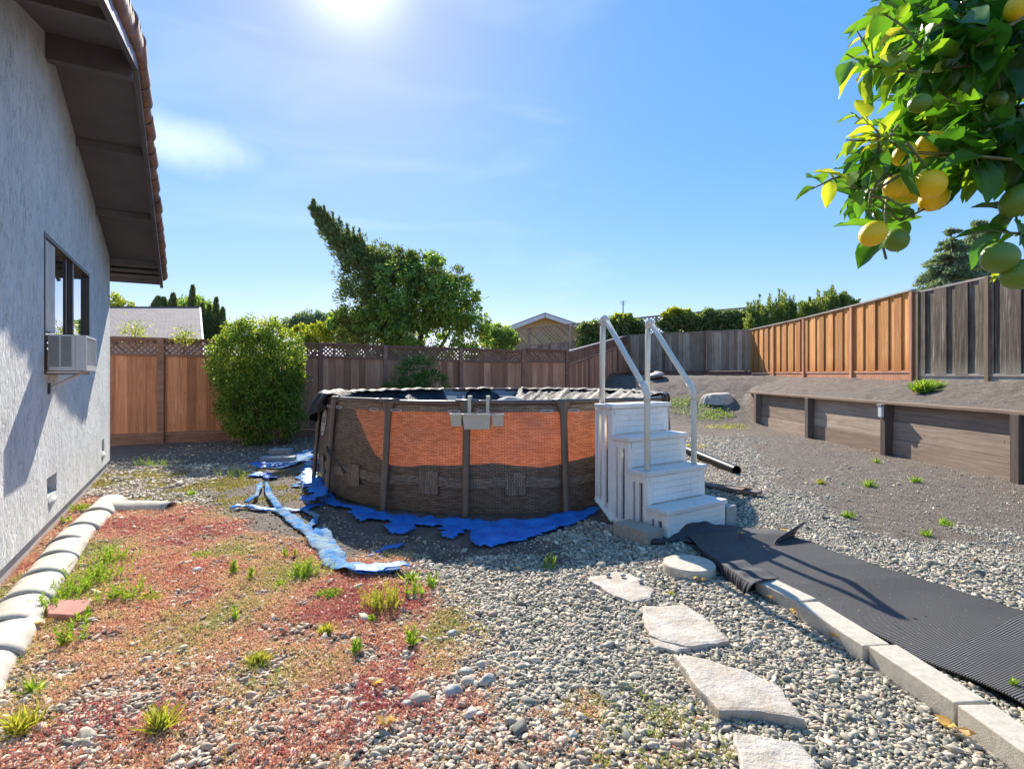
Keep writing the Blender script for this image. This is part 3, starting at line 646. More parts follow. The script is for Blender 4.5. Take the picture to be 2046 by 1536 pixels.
# window
s0, s1, z0, z1 = holes[0]; AXH = (HU, HN, Vector((0, 0, 1)))
wf = MB()
for (c_, sz) in ((((s0 + s1) / 2, z1 - .02), (s1 - s0, .05, .04)), (((s0 + s1) / 2, z0 + .02), (s1 - s0, .05, .04)), ((s0 + .02, (z0 + z1) / 2), (.04, .05, z1 - z0 - .085)), ((s1 - .02, (z0 + z1) / 2), (.04, .05, z1 - z0 - .085))):
    wf.box(HP(c_[0], -.018, c_[1]), sz, AXH)
win = wf.build('window', M['bronze'], house, bevel=.004)
v = MB(); v.box(HP(3.02, -.022, (z0 + z1) / 2), (.07, .03, z1 - z0 - .085), AXH); v.box(HP(3.30, -.03, (z0 + z1) / 2), (.035, .012, z1 - z0 - .085), AXH); v.build('mullion', M['bronze'], win)
v = MB(); v.box(HP((s0 + s1) / 2, -.040, (z0 + z1) / 2), (s1 - s0 - .01, .006, z1 - z0 - .03), AXH); v.build('pane', M['glass'], win)
v = MB(); v.box(HP(4.17, -.018, 2.32), (.46, .02, .84), AXH); v.build('filler_panel', M['panel_board'], win)
# air conditioner
ac = thing('air_conditioner', HP(4.1, .15, 1.52), 'white window air conditioner with louvred sides sticking out of the house window', 'air conditioner')
A0, A1, AZ0, AZ1, AW = 3.80, 4.40, 1.535, 1.865, .30
v = MB(); v.box(HP((A0 + A1) / 2, AW / 2 - .03, (AZ0 + AZ1) / 2), (A1 - A0, AW - .10, AZ1 - AZ0), AXH)
v.build('case', M['white_metal'], ac, bevel=.008)
v = MB()
for (za, zb) in ((AZ0, AZ0 + .05), (AZ1 - .02, AZ1)): v.box(HP((A0 + A1) / 2, AW - .04, (za + zb) / 2), (A1 - A0, .08, zb - za), AXH)
for (sa, sb) in ((A0, A0 + .02), (A1 - .02, A1)): v.box(HP((sa + sb) / 2, AW - .04, (AZ0 + AZ1) / 2 + .015), (sb - sa, .08, AZ1 - AZ0 - .07), AXH)
for k in range(13): v.box(HP((A0 + A1) / 2, AW - .015, AZ0 + .06 + k * .0195), (A1 - A0 - .04, .012, .006), AXH)
for k in range(5): v.box(HP(A0 + .1 + k * .1, AW - .012, (AZ0 + AZ1) / 2 + .015), (.008, .016, AZ1 - AZ0 - .075), AXH)
v.build('rear_frame', M['white_metal'], ac)
v = MB(); v.box(HP((A0 + A1) / 2, AW - .065, (AZ0 + AZ1) / 2 + .01), (A1 - A0 - .04, .01, AZ1 - AZ0 - .07), AXH); v.build('condenser', mat_simple('condenser', (.42, .43, .40), .45, .3, 80), ac)
for sx in (A1 + .003, A0 - .003):
    v = MB()
    for (wa, wb) in ((.03, .10), (.115, .19)):
        for k in range(16): v.box(HP(sx, (wa + wb) / 2 , AZ0 + .045 + k * .0175), (.004, wb - wa, .0075), AXH)
    v.build('louvre', M['grille_dark'], ac)
v = MB(); v.bar(HP(3.98, .22, AZ0 - .012), HP(4.28, .015, 1.37), .028, .02); v.build('support_arm', M['white_metal'], ac)
v = MB(); v.box(HP(4.28, .008, 1.37), (.05, .014, .10), AXH); v.build('arm_bracket', M['grille_dark'], ac)
v = MB(); v.box(HP(4.1, .13, AZ0 - .015), (.58, .24, .02), AXH); v.build('sill_board', M['panel_board'], ac)

# ------------------------------------------------------------------ fences
def fence(name, label, A, B, zt, zb, mats, board=.145, lattice=0, kick=0, posts=(), post_w=.09, n=None, cap=True, alternate=False, baserail=True, post_h=.0, cat='fence', lat_step=.105, pm=None, capw=.09, lat_w=.028, group=None, front_posts=True, sides=1):
    "A,B ends; zt(t), zb(t) top and ground height along it; n = unit normal to the viewer"
    A = Vector((A[0], A[1], 0)); B = Vector((B[0], B[1], 0)); L = (B - A).length; u = (B - A) / L
    nn = Vector((u.y, -u.x, 0)) if n is None else Vector((n[0], n[1], 0)).normalized()
    th = thing(name, (A.x, A.y, zb(0)), label, cat, group)
    def pt(s, off, z): q = A + u * s + nn * off; return Vector((q.x, q.y, z))
    f = lambda s: zt(s / L); g = lambda s: zb(s / L)
    lo = lambda s: g(s) + kick; hi = lambda s: f(s) - (.05 if cap else 0) - (lattice + .035 if lattice else 0)
    bo = MB(); s = 0; k = 0
    while s < L - .02:
        w = min(board * random.uniform(.93, 1.07), L - s); off = (.0 if not alternate or k % 2 else .034) + random.uniform(-.002, .002)
        gap = -.006 if k % 2 else 0; off += .0035 * (k % 2); ww = w if not alternate else w + (.03 if k % 2 == 0 else -.03)
        s2 = min(L, s + ww - gap)
        bo.quadslab(pt(s, off, 0), pt(s2, off, 0), lo(s), hi(s), lo(s2), hi(s2), .018, nn); s += w; k += 1
    bo.build('boards', mats[0], th)
    tr = MB()
    def rail(sa, sb, za, zb_, h, w, off, mb): # sloped rail segment
        if abs(sb - sa) > 1.3 and za is not None:
            K = int(abs(sb - sa) / .9) + 1; fz = lambda s: (f(min(max(s, 0), L)) + (za - f(max(sa, 0)))) if abs(za - f(max(sa, 0))) < abs(za - g(max(sa, 0))) else (g(min(max(s, 0), L)) + (za - g(max(sa, 0))))
            for i_ in range(K): s_a = sa + (sb - sa) * i_ / K; s_b = sa + (sb - sa) * (i_ + 1) / K; rail1(s_a, s_b, fz(s_a), fz(s_b), h, w, off, mb)
            return
        rail1(sa, sb, za, zb_, h, w, off, mb)
    def rail1(sa, sb, za, zb_, h, w, off, mb):
        a0, a1 = pt(sa, off, 0), pt(sb, off, 0); vs = []
        for o in (0, w):
            vs += [a0 + nn * o + Vector((0, 0, za)), a1 + nn * o + Vector((0, 0, zb_)), a1 + nn * o + Vector((0, 0, zb_ + h)), a0 + nn * o + Vector((0, 0, za + h))]
        mb.add(vs, [(0, 3, 2, 1), (4, 5, 6, 7), (0, 1, 5, 4), (1, 2, 6, 5), (2, 3, 7, 6), (3, 0, 4, 7)], .5)
    if cap: rail(-.02, L + .02, f(0) - .04, f(L) - .04, .04, capw, -.03, tr); tr.build('cap_rail', mats[2] if len(mats) > 2 else mats[1], th); tr = MB()
    if lattice:
        rail(0, L, f(0) - .04 - lattice - .07, f(L) - .04 - lattice - .07, .065, .05, -.005, tr); tr.build('lattice_rail', mats[1], th); tr = MB(); rail(0, L, f(0) - .075, f(L) - .075, .034, .046, -.003, tr); tr.build('lattice_rail', mats[1], th); tr = MB()
        la = MB(); d = lattice
        for dr in (0, 1):
            s = -d
            while s < L:
                sa, sb = s, s + d; za, zb_ = 0.0, 1.0
                if sa < 0: za = (0 - sa) / d; sa = 0
                if sb > L: zb_ = (L - s) / d; sb = L
                if sb - sa > .02:
                    ya, yb = (za, zb_) if dr == 0 else (1 - za, 1 - zb_)
                    p0 = pt(sa, .008 + dr * .009, f(sa) - .05 - d + ya * d - .02); p1 = pt(sb, .008 + dr * .009, f(sb) - .05 - d + yb * d - .02)
                    la.bar(p0, p1, lat_w * 1.35, .006, up=nn)
                s += lat_step
        la.build('lattice', mats[1], th)
    if baserail:
        rail(0, L, g(0) + kick - .02, g(L) + kick - .02, .045, .05, .0, tr); tr.build('base_rail', mats[1], th); tr = MB()
    if kick: rail(0, L, g(0) - .15, g(L) - .15, kick + .125, .03, -.004, tr); tr.build('kickboard', mats[1], th)
    for ps in posts:
        s = ps * L; po = MB(); hgt = f(s) + post_h - g(s) + .3
        po.box(pt(s, .03 if front_posts else -.03, g(s) - .3 + hgt / 2), (post_w, post_w, hgt), (u, nn, Vector((0, 0, 1)))); po.build('post', pm or mats[1], th, bevel=.004)
    return th
FA, FB = Vector((-8.46, 11.6)), Vector((.31, 15.7)); FU = (FB - FA)
def tpix(px): k = (px - CX) / F; return (k * FA.y - FA.x) / (FU.x - k * FU.y)
def fp(t): return FA + FU * t
# left red stretch (behind the big shrub), then the darker brown stretch
t0, t1, tc_ = tpix(120), tpix(560), tpix(1043)
def ptn(L, a, b_): return [(tpix(x) - a) / (b_ - a) for x in L]
fence('fence', 'sunlit red cedar fence with lattice top between the house and the big shrub', fp(t0), fp(t1), lambda t: 2.31 - .03 * t, lambda t: -.02, (M['red_fence'], M['brown_trim'], M['brown_trim']), .19, .30, .24, ptn((322, 508), t0, t1), .12, lat_step=.115, group='lattice topped fences along the back')
fence('fence', 'long reddish brown fence with lattice top behind the pool and small bush', fp(t1) + FU * .0005, fp(tc_), lambda t: 2.28 - .09 * t, lambda t: 0, (M['brown_fence'], M['brown_trim'], M['brown_trim']), .18, .26, .2, ptn((640, 769, 920), t1, tc_), .10, lat_step=.10, group='lattice topped fences along the back')
FC = Vector((1.62, 16.3))
fence('fence', 'short stepped brown fence panel with lattice between the long fence and the rising fence', fp(tc_) + FU * .0005, FC, lambda t: 2.25 - .02 * t, lambda t: hz(.31 + t * 1.3, 15.7 + .6 * t) - .05, (M['brown_fence'], M['brown_trim'], M['brown_trim']), .17, .28, .1, (0.01, .99), .10, lat_step=.10, group='lattice topped fences along the back')
FD = Vector((5.43, 26.0))
fence('fence', 'brown lattice topped fence climbing the slope to the grey back fence', FC + Vector((.02, .04)), FD, lambda t: 2.2 + 1.16 * t, lambda t: hz(FC.x + (FD.x - FC.x) * t, FC.y + (FD.y - FC.y) * t), (M['brown_fence'], M['brown_trim'], M['cap_grey']), .19, .36, .12, (.25, .5, .75), .09, lat_step=.13, group='lattice topped fences along the back')
FE = Vector((9.72, 22.3))
fence('fence', 'weathered grey board fence at the back of the slope behind the stump', FD + Vector((.02, -.02)), FE, lambda t: 3.36 - .02 * t, lambda t: 1.36 + .03 * t, (M['grey_fence'], M['brown_trim'], M['grey_fence']), .16, 0, .28, (.33, .66), .09, alternate=True)
# orange fence, along X = 8.325 + .0625 Y
def ox(y): return 8.325 + .0625 * y
def otop(y): return float(np.interp(y, [12.4, 14.9, 17.7, 20, 22.3], [3.43, 3.37, 3.33, 3.33, 3.33]))
YA, YB = 22.28, 12.42
fence('fence', 'bright orange cedar board fence in full sun along the right slope', (ox(YA), YA), (ox(YB), YB), lambda t: otop(YA + (YB - YA) * t), lambda t: 1.40, (M['orange_fence'], M['brown_fence'], M['cap_grey']), .26, 0, .17, [(YA - y) / (YA - YB) for y in (20, 17.67, 14.9, 12.45)], .10, n=(-1, .06), alternate=True, pm=M['brown_fence'], capw=.12)
# dark weathered fence nearer: from Y=12.3 to 6
def dx(y): return 9.12 + (12.35 - y) * .03
Y0, Y1 = 12.36, 6.5
fence('fence', 'dark weathered board fence at the right with pale new posts', (dx(Y0), Y0), (dx(Y1), Y1), lambda t: 3.36 + .10 * t, lambda t: 1.42, (M['dark_fence'], M['cap_grey'], M['cap_grey']), .27, 0, .07, [(Y0 - y) / (Y0 - Y1) for y in (12.3, 10.55, 8.2)], .085, n=(-1, .0), alternate=True, pm=M['pale_post'], capw=.08)
# neighbours' taller lattice fence behind
NA, NB = Vector((-2.6, 21.0)), Vector((3.9, 29.5)); 
NAp, NBp = Vector((-1.5, 27.5)), Vector((13.0, 25.5))
fence('fence', 'neighbour grey fence with open diamond lattice above the back fences, overgrown with ivy', NAp, NBp, lambda t: 3.62 + 1.05 * min(1, t * 1.15), lambda t: 1.3 + .5 * t, (M['grey_fence'], M['grey_fence'], M['grey_fence']), .17, .80, 0, (.02, .16, .30, .44, .58, .72, .86, .99), .11, lat_step=.19, lat_w=.035, group='lattice topped fences along the back')

# ------------------------------------------------------------------ retaining wall
rw = thing('retaining_wall', (WX, 7.6, 0), 'low brown timber retaining wall of stacked planks along the raised bed', 'retaining wall')
ZT = .985
for (ya, yb) in ((16.35, 15.72), (15.72, 12.97), (12.97, 10.3), (10.3, 7.6), (7.6, 4.9), (4.9, 2.2)):
    for k, (z0, z1) in enumerate(((-.25, .30), (.305, .63), (.635, ZT - .045))):
        ins = .0 if ya < 16 else .0
        v = MB(); v.box((WX - .02 - .012 * (2 - k) + .004 * random.random(), (ya + yb) / 2, (z0 + z1) / 2), (.045, ya - yb - .006, z1 - z0)); v.build('plank', M['plank'], rw, bevel=.004)
for y in (15.72, 12.97, 10.3, 7.6, 4.9):
    v = MB(); v.box((WX - .125, y, .34), (.16, .14, 1.22)); v.build('post', M['plank_post'], rw, bevel=.006)
v = MB(); v.box((WX - .06, 9.3, ZT - .018), (.24, 14.15, .05)); v.build('cap_plank', M['plank'], rw, bevel=.005)
sl = thing('solar_light', (WX - .24, 10.3, .72), 'small white solar light fixed to a retaining wall post', 'light')
v = MB(); v.box((WX - .235, 10.3, .80), (.05, .10, .20)); v.build('lens', mat_simple('lens', (.70, .74, .74), .25, .04), sl, bevel=.008)
v = MB(); v.box((WX - .235, 10.3, .925), (.075, .13, .035)); v.build('cover', M['cap_grey'], sl, bevel=.006)

# ------------------------------------------------------------------ houses beyond
def shingle_mat():
    m, nt, b = new_mat('shingle'); p = pos(nt, (1, 1, 1)); tcn = N(nt, "ShaderNodeTexCoord")
    br = N(nt, "ShaderNodeTexBrick"); br.inputs['Scale'].default_value = 1; br.inputs['Brick Width'].default_value = .30; br.inputs['Row Height'].default_value = .14; br.inputs['Mortar Size'].default_value = .012
    br.inputs['Color1'].default_value = (.26, .205, .18, 1); br.inputs['Color2'].default_value = (.36, .29, .255, 1); br.inputs['Mortar'].default_value = (.13, .11, .10, 1); br.inputs['Bias'].default_value = .1
    nt.links.new(tcn.outputs['UV'], br.inputs['Vector']); nn_ = noise_n(nt, p, 2.5, 5)
    nt.links.new(mixc(nt, 1, br.outputs['Color'], mixc(nt, nn_.outputs['Fac'], (.75, .75, .75), (1.25, 1.25, 1.25)), 'MULTIPLY'), b.inputs['Base Color']); b.inputs['Roughness'].default_value = .9
    bump(nt, b, br.outputs['Fac'], -.4, .01); return m
M['shingle'] = shingle_mat(); M['yellow_wall'] = mat_simple('yellow_wall', (.52, .38, .16), .8, .08, 2); M['white_trim'] = mat_simple('white_trim', (.68, .67, .64), .6, .05)
M['pale_wall'] = mat_simple('pale_wall', (.48, .44, .38), .8, .08, 2)
nh = thing('neighbour_house', P(310, 748, 19), 'neighbour house with grey shingle roof rising behind the red fence', 'house')
d0, d1 = 17.0, 21.5
a0 = P(150, 676, d0); a1 = P(404, 676, d0); a0.z = a1.z = 2.55; b1 = P(399, 622, d1); b0 = P(100, 601, d1); b0.z = b1.z = b1.z + .12
v = MB(); Lr = (a1 - a0).length; Sl = (b1 - a1).length
for o_ in (0,): v.add([a0, a1, b1, b0], [(0, 1, 2, 3)], .5, [(0, 0), (Lr, 0), (Lr, Sl), (0, Sl)])
bk0 = b0 + (b0 - a0) ; bk0.z = a0.z; bk1 = b1 + (b1 - a1); bk1.z = a1.z
v.add([b0, b1, bk1, bk0], [(0, 1, 2, 3)], .5, [(0, 0), (Lr, 0), (Lr, Sl), (0, Sl)]); v.build('roof', M['shingle'], nh, solid=.08)
v = MB(); v.add([a1 + Vector((-.15, .2, -.1)), bk1 + Vector((-.15, -.2, -.1)), Vector((bk1.x - .15, bk1.y - .2, 0)), Vector((a1.x - .15, a1.y + .2, 0)), b1 + Vector((-.15, 0, -.1))], [(0, 4, 1, 2, 3)], .5)
v.add([a0 + Vector((0, .3, -.1)), a1 + Vector((-.15, .3, -.1)), Vector((a1.x - .15, a1.y + .3, 0)), Vector((a0.x, a0.y + .3, 0))], [(0, 1, 2, 3)], .5); v.build('wall', M['pale_wall'], nh)
v = MB(); v.bar(b0 + Vector((0, 0, .03)), b1 + Vector((0, 0, .03)), .22, .05); v.build('ridge_cap', mat_simple('ridge_cap', (.13, .10, .09), .8), nh)
v = MB(); v.bar(a1 + Vector((.02, 0, -.06)), b1 + Vector((.02, 0, -.06)), .05, .18); v.build('fascia', M['white_trim'], nh)
# yellow gable house, centre
gh = thing('neighbour_house', P(1090, 748, 36), 'yellow gabled neighbour house with white trim behind the lattice fence', 'house')
D = 36.0; pk = P(1088, 632, D); lf = P(1014, 660, D); rt = P(1172, 658, D); lf.z = rt.z = P(0, 660, D).z
back = Vector((-2, 9, 0))
v = MB(); v.add([lf, rt, pk, Vector((lf.x, D, 1)), Vector((rt.x, D, 1))], [(3, 4, 1, 2, 0)], .5); v.add([lf, lf + back, Vector((lf.x, D, 1)) + back, Vector((lf.x, D, 1))], [(0, 1, 2, 3)]); v.build('wall', M['yellow_wall'], gh)
for q in (lf, rt):
    e = q + (q - pk) * .13; fr = Vector((0, -.55, 0))
    v = MB(); v.add([pk + fr + Vector((0, 0, .14)), e + fr + Vector((0, 0, .14)), e + back + Vector((0, 0, .14)), pk + back + Vector((0, 0, .14))], [(0, 1, 2, 3)], .5, [(0, 0), (4, 0), (4, 9), (0, 9)]); v.build('roof', M['shingle'], gh, solid=.1)
    v = MB(); v.bar(pk + fr + Vector((0, -.03, .0)), e + fr + Vector((0, -.03, .0)), .05, .24); v.build('barge_board', M['white_trim'], gh)
an = MB(); q = P(1245, 660, 34); an.tube([q, P(1245, 601, 34)], .035, 6); an.bar(P(1238, 604, 34), P(1252, 602, 34), .03, .03); an.bar(P(1241, 608, 34), P(1249, 607, 34), .03, .03)
an.build('antenna', M['cap_grey'], label='thin rooftop television antenna above the ivy', cat='antenna')
# ------------------------------------------------------------------ pool
def wicker_mat(name, scale=1.0, rot=False, trans=0.0, dark=1.0):
    m, nt, b = new_mat(name); tcn = N(nt, "ShaderNodeTexCoord"); mp_ = N(nt, "ShaderNodeMapping"); nt.links.new(tcn.outputs['UV'], mp_.inputs[0])
    if rot: mp_.inputs['Rotation'].default_value = (0, 0, R(90))
    nn_ = noise_n(nt, mp_.outputs[0], 5, 2); wv = mixc(nt, .012, mp_.outputs[0], nn_.outputs['Color'], 'ADD')
    br = N(nt, "ShaderNodeTexBrick"); br.inputs['Scale'].default_value = 1; br.inputs['Brick Width'].default_value = .066 * scale; br.inputs['Row Height'].default_value = .0185 * scale
    br.inputs['Mortar Size'].default_value = .0050 * scale; br.inputs['Mortar Smooth'].default_value = 1.0; br.inputs['Bias'].default_value = 0
    br.inputs['Color1'].default_value = (.235, .165, .112, 1); br.inputs['Color2'].default_value = (.44, .325, .225, 1); br.inputs['Mortar'].default_value = (.055, .038, .027, 1)
    nt.links.new(wv, br.inputs['Vector'])
    n2 = noise_n(nt, mp_.outputs[0], 60, 3, .7); n3 = noise_n(nt, mp_.outputs[0], 2.2, 3)
    c = mixc(nt, 1, br.outputs['Color'], mixc(nt, n2.outputs['Fac'], (.6 * dark,) * 3, (1.35 * dark,) * 3), 'MULTIPLY')
    nt.links.new(c, b.inputs['Base Color']); b.inputs['Roughness'].default_value = .45; b.inputs['Specular IOR Level'].default_value = .35
    inv = N(nt, "ShaderNodeMath", operation='SUBTRACT'); inv.inputs[0].default_value = 1; nt.links.new(br.outputs['Fac'], inv.inputs[1]); bump(nt, b, inv.outputs[0], .5, .004)
    if trans:
        # vinyl: printed outside, pale blue inside, lets warm light through where the sun strikes the far side
        ge = N(nt, "ShaderNodeNewGeometry"); 
        cc = mixc(nt, ge.outputs['Backfacing'], c, (.48, .60, .70)); nt.links.new(cc, b.inputs['Base Color'])
        t = N(nt, "ShaderNodeBsdfTranslucent"); sb = N(nt, 'ShaderNodeSeparateColor'); nt.links.new(br.outputs['Color'], sb.inputs[0]); tcx = mixc(nt, mrange(nt, sb.outputs[0], -.12, .34), (.11, .018, .006), mixc(nt, n2.outputs['Fac'], (.33, .075, .022), (.72, .19, .058))); 
        nst = noise_n(nt, mp_.outputs[0], 3.1, 6, .65); tcx = mixc(nt, mrange(nt, nst.outputs['Fac'], .42, .70, 0, .6), tcx, (.14, .035, .014)); tcx = mixc(nt, ge.outputs['Backfacing'], tcx, (.16, .20, .24)); nt.links.new(tcx, t.inputs[0])
        mx_ = N(nt, "ShaderNodeMixShader"); mx_.inputs[0].default_value = trans
        nt.links.new(b.outputs[0], mx_.inputs[1]); nt.links.new(t.outputs[0], mx_.inputs[2]); nt.links.new(mx_.outputs[0], nt.nodes['Material Output'].inputs[0])
    return m
M['wicker'] = wicker_mat('wicker', trans=.32); M['wicker_opaque'] = wicker_mat('wicker_opaque'); M['wicker_vert'] = wicker_mat('wicker_vert', .9, True, dark=.8)
M['pool_frame'] = mat_simple('pool_frame', (.125, .085, .058), .32, .15, 6, .05, spec=.6)
m, nt, b = new_mat('black_cover'); M['cover'] = m; p = pos(nt); n1 = noise_n(nt, p, 3, 5); r = ramp(nt, [(.3, (.010, .012, .016)), (.7, (.030, .034, .042))]); nt.links.new(n1.outputs['Fac'], r.inputs[0]); nt.links.new(r.outputs[0], b.inputs['Base Color'])
b.inputs['Roughness'].default_value = .6; b.inputs['Specular IOR Level'].default_value = .22; n2 = noise_n(nt, pos(nt, (6, 6, 6)), 1, 5, .6, 1.5); bump(nt, b, n2.outputs['Fac'], .5, .05)
def pp(phi, r, z): return Vector((PC.x + r * math.sin(phi), PC.y - r * math.cos(phi), z))      # phi 0 = facing the camera, + = right
pool = thing('swimming_pool', PC, 'round above ground pool with brown wicker print wall glowing orange in the sun', 'swimming pool')
def bulge(z): return .05 * math.sin(math.pi * min(1, max(0, z / PH)))
def crease(u, t):
    a_ = u * 6.2832; return .011 * mnoise.noise(Vector((math.cos(a_) * 9, math.sin(a_) * 9, t * 2.2))) * math.sin(math.pi * min(1, t * 1.02)) + .006 * mnoise.noise(Vector((math.cos(a_) * 26 + t * 3, math.sin(a_) * 26, t * 5)))
v = MB(); v.grid(lambda u, t: pp(u * 6.2832, RB + bulge(t * (PH - .03)) - .03 * t + crease(u, t), .01 + t * (PH - .03)), 320, 26, False, .5, lambda u, t: (u * 6.2832 * RB, t * PH))
v.build('wall', M['wicker'], pool, smooth=True)
v = MB(); v.grid(lambda u, t: pp(u * 6.2832, RB - .012 + .012 * math.sin(u * 200) * 0 + .014, PH - .115 + t * .10), 192, 2, False, .5, lambda u, t: (u * 6.2832 * RB, t * .1))
v.build('rail_sleeve', M['wicker_opaque'], pool, smooth=True)
def strap_z(u): return .30 + .012 * math.sin(u * 16 * 6.2832)
v = MB(); v.grid(lambda u, t: pp(u * 6.2832, RB + bulge(.34) + .012, strap_z(u) + t * .105), 256, 2, False, .5, lambda u, t: (u * 6.2832 * RB, t * .105))
v.build('webbing_strap', wicker_mat('wicker_strap', .8, dark=.85), pool, smooth=True)
NL = 16; PH0 = R(-5.0); DP = 2 * math.pi / NL
for k in range(NL):
    ph = PH0 + k * DP + R(.9) * (1 if k % 2 else -.5)
    er = Vector((math.sin(ph), -math.cos(ph), 0)); et = Vector((math.cos(ph), math.sin(ph), 0))
    leg = MB()
    def fn(u, t, er=er, et=et, ph=ph):
        th = u * 6.2832; flare = 1 + 1.15 * max(0, (t - .86) / .14) ** 1.3
        q = pp(ph, RL + (RT + .035 - RL) * t ** .9, -.03 + t * (PH + .02))
        return q + et * (.041 * flare * math.cos(th)) + er * (.028 * math.sin(th))
    leg.grid(fn, 14, 24, True, .5); leg.build('leg', M['pool_frame'], pool, smooth=True)
    # rim tube from this leg to the next
    ra = MB(); pa = [pp(ph + DP * q / 6, RT + .01, PH - .012 + .006 * math.sin(k * 2.4)) for q in range(7)]; ra.tube(pa, .030, 10, .5); ra.build('top_rail', M['pool_frame'], pool, smooth=True)
    # rail joint sleeve and the open slot loop beside each leg
    j = MB(); j.tube([pp(ph - .05, RT + .01, PH - .012), pp(ph + .05, RT + .01, PH - .012)], .037, 10, .5); j.build('rail_joint', M['pool_frame'], pool, smooth=True)
    pm_ = MB(); phm = ph + DP / 2 + R(.5); pm_.grid(lambda u, t, phm=phm: pp(phm + (u - .5) * .085, RB + bulge(.34) + .022, .215 + t * .25), 8, 4, False, .5, lambda u, t: (u * .2, t * .25)); pm_.build('woven_patch', M['wicker_vert'], pool, smooth=True)
for k in (-3, -2, -1, 0, 1):
    for sgn in (-1, 1):
        ph = PH0 + k * DP + sgn * .062
        lo = MB(); q = [pp(ph + .028 * math.cos(a_), RB + .045, PH - .105 + .014 * math.sin(a_)) for a_ in np.linspace(0, 6.283, 13)]; lo.tube(q, .004, 5); lo.build('slot_trim', M['white_metal'], pool)
M['water_liner'] = mat_simple('water_liner', (.42, .56, .68), .4, .06)
v = MB(); v.grid(lambda u, t: pp(u * 6.2832, (RB - .06) * t, .03), 48, 6, False); v.build('floor_liner', M['water_liner'], pool, smooth=True)
# oval badge on the left panel: lantern outline inside a ring
M['badge'] = mat_simple('badge', (.62, .62, .60), .5, .03)
bp0 = R(-60.5); BZ = .90
def bpt(x, z, o=.018): return pp(bp0 + x / RB, RB + bulge(BZ + z) + o - .03 * (BZ + z) / PH, BZ + z)
bd = MB(); bd.grid(lambda u, t: bpt(.125 * math.cos(u * 6.2832) * (.80 + .20 * t), .185 * math.sin(u * 6.2832) * (.85 + .15 * t)), 40, 1, True, .5)
bd.grid(lambda u, t: bpt((u - .5) * .07 * (1.6 - .6 * t), -.13 + t * .10), 4, 3, False, .5)
for x in (-.04, -.0135, .0135, .04): bd.grid(lambda u, t, x=x: bpt(x + (u - .5) * .010, -.03 + t * .09), 1, 3, False, .5)
bd.grid(lambda u, t: bpt((u - .5) * .13 * (1 - .5 * t), .06 + t * .045), 6, 2, False, .5)
bd.grid(lambda u, t: bpt((u - .5) * .05, .105 + t * .03), 2, 1, False, .5)
bd.grid(lambda u, t: bpt((u - .5) * .19, -.045 + t * .018), 8, 1, False, .5)
bd.build('badge', M['badge'], pool)
# ------------------------------------------------------------------ black cover: sags inside, tucked over the rim
def edge_h(ph):
    d = math.degrees((ph + math.pi) % (2 * math.pi) - math.pi)      # -180..180, 0 = front
    lowz = .60 + .022 * math.sin(d * .20 + 2.6) + .016 * math.sin(d * .31 + .6) + .07 * math.exp(-((d + 32.5) / 2.2) ** 2)
    if d < -35: 
        k = min(1, (-35 - d) / 8); lowz = lowz + (PH - .02 - lowz) * (k ** .55 if k > 0 else 0)
    if d > 22:
        k = min(1, (d - 22) / 34); lowz = lowz + (PH + .03 - lowz) * (k * k * (3 - 2 * k))
    h = lowz
    if abs(d) > 150:
        a_ = (d if d > 0 else d + 360)              # 150..210
        h -= .20 * math.exp(-((a_ - 176.5) / 4.5) ** 2) + .28 * math.exp(-((a_ - 200.5) / 5.0) ** 4)
    return h
def cover_pt(u, t):
    ph = u * 6.2832; r = (RB - .05) * (1 - t) ; e = edge_h(ph); q = 1 - t
    d = math.degrees((ph + math.pi) % (2 * math.pi) - math.pi)
    pw = 3.0 if abs(d) < 45 else (1.6 if d > 0 else (7.0 if d > -130 else 2.2))
    base = .52 + .07 * math.sin(r * 3 + ph * 2); z = base + (e - base) * q ** pw
    fr = .12 if abs(d) < 45 else min(1, .12 + (abs(d) - 45) / 25)
    nv_ = mnoise.noise(Vector((ph * 9 + 2.5 * t, r * 1.6, 1))) + .55 * mnoise.noise(Vector((ph * 26 - 6 * t, r * 2.6, 7)))
    z += fr * (.055 * q * nv_ + .02 * mnoise.noise(Vector((math.cos(ph) * r * 9, math.sin(ph) * r * 9, 3))))
    if e > PH - .03 and t < .02: z = max(z, PH + .02)
    return pp(ph, r, min(z, PH + .06))
cv = thing('pool_cover', (PC.x, PC.y, .5), 'black plastic cover sagging inside the pool and folded over its rim', 'pool cover')
v = MB(); v.grid(cover_pt, 360, 26, True, .5); v.build('sheet', M['cover'], cv, smooth=True)
# the part lapped over the rim at the back and right
def lap(u, t, p0, p1, out, drop, ns_):
    ph = p0 + (p1 - p0) * u; a_ = t * 1.0; wv = math.sin(ph * 60) * .012 + math.sin(ph * 23 + 2) * .012
    if t < .5: k = t / .5; return pp(ph, RT - .12 + .15 * k, PH + .0 + .035 * math.sin(k * 2.2) + wv * .6)
    k = (t - .5) / .5; return pp(ph, RT + .035 + .015 * math.sin(k * 3) + wv * .5, PH + .02 - drop * k * (1 + .35 * math.sin(ph * 17) + .2 * math.sin(ph * 41)))
v = MB()
for (a_, b_, dr) in ((R(62), R(170), .10), (R(183), R(196), .08), (R(206), R(262), .10)): v.grid(lambda u, t, a_=a_, b_=b_, dr=dr: lap(u, t, a_, b_, 0, dr, 0), 150, 12, False, .5)
v.build('rim_fold', M['cover'], cv, smooth=True, solid=.004)
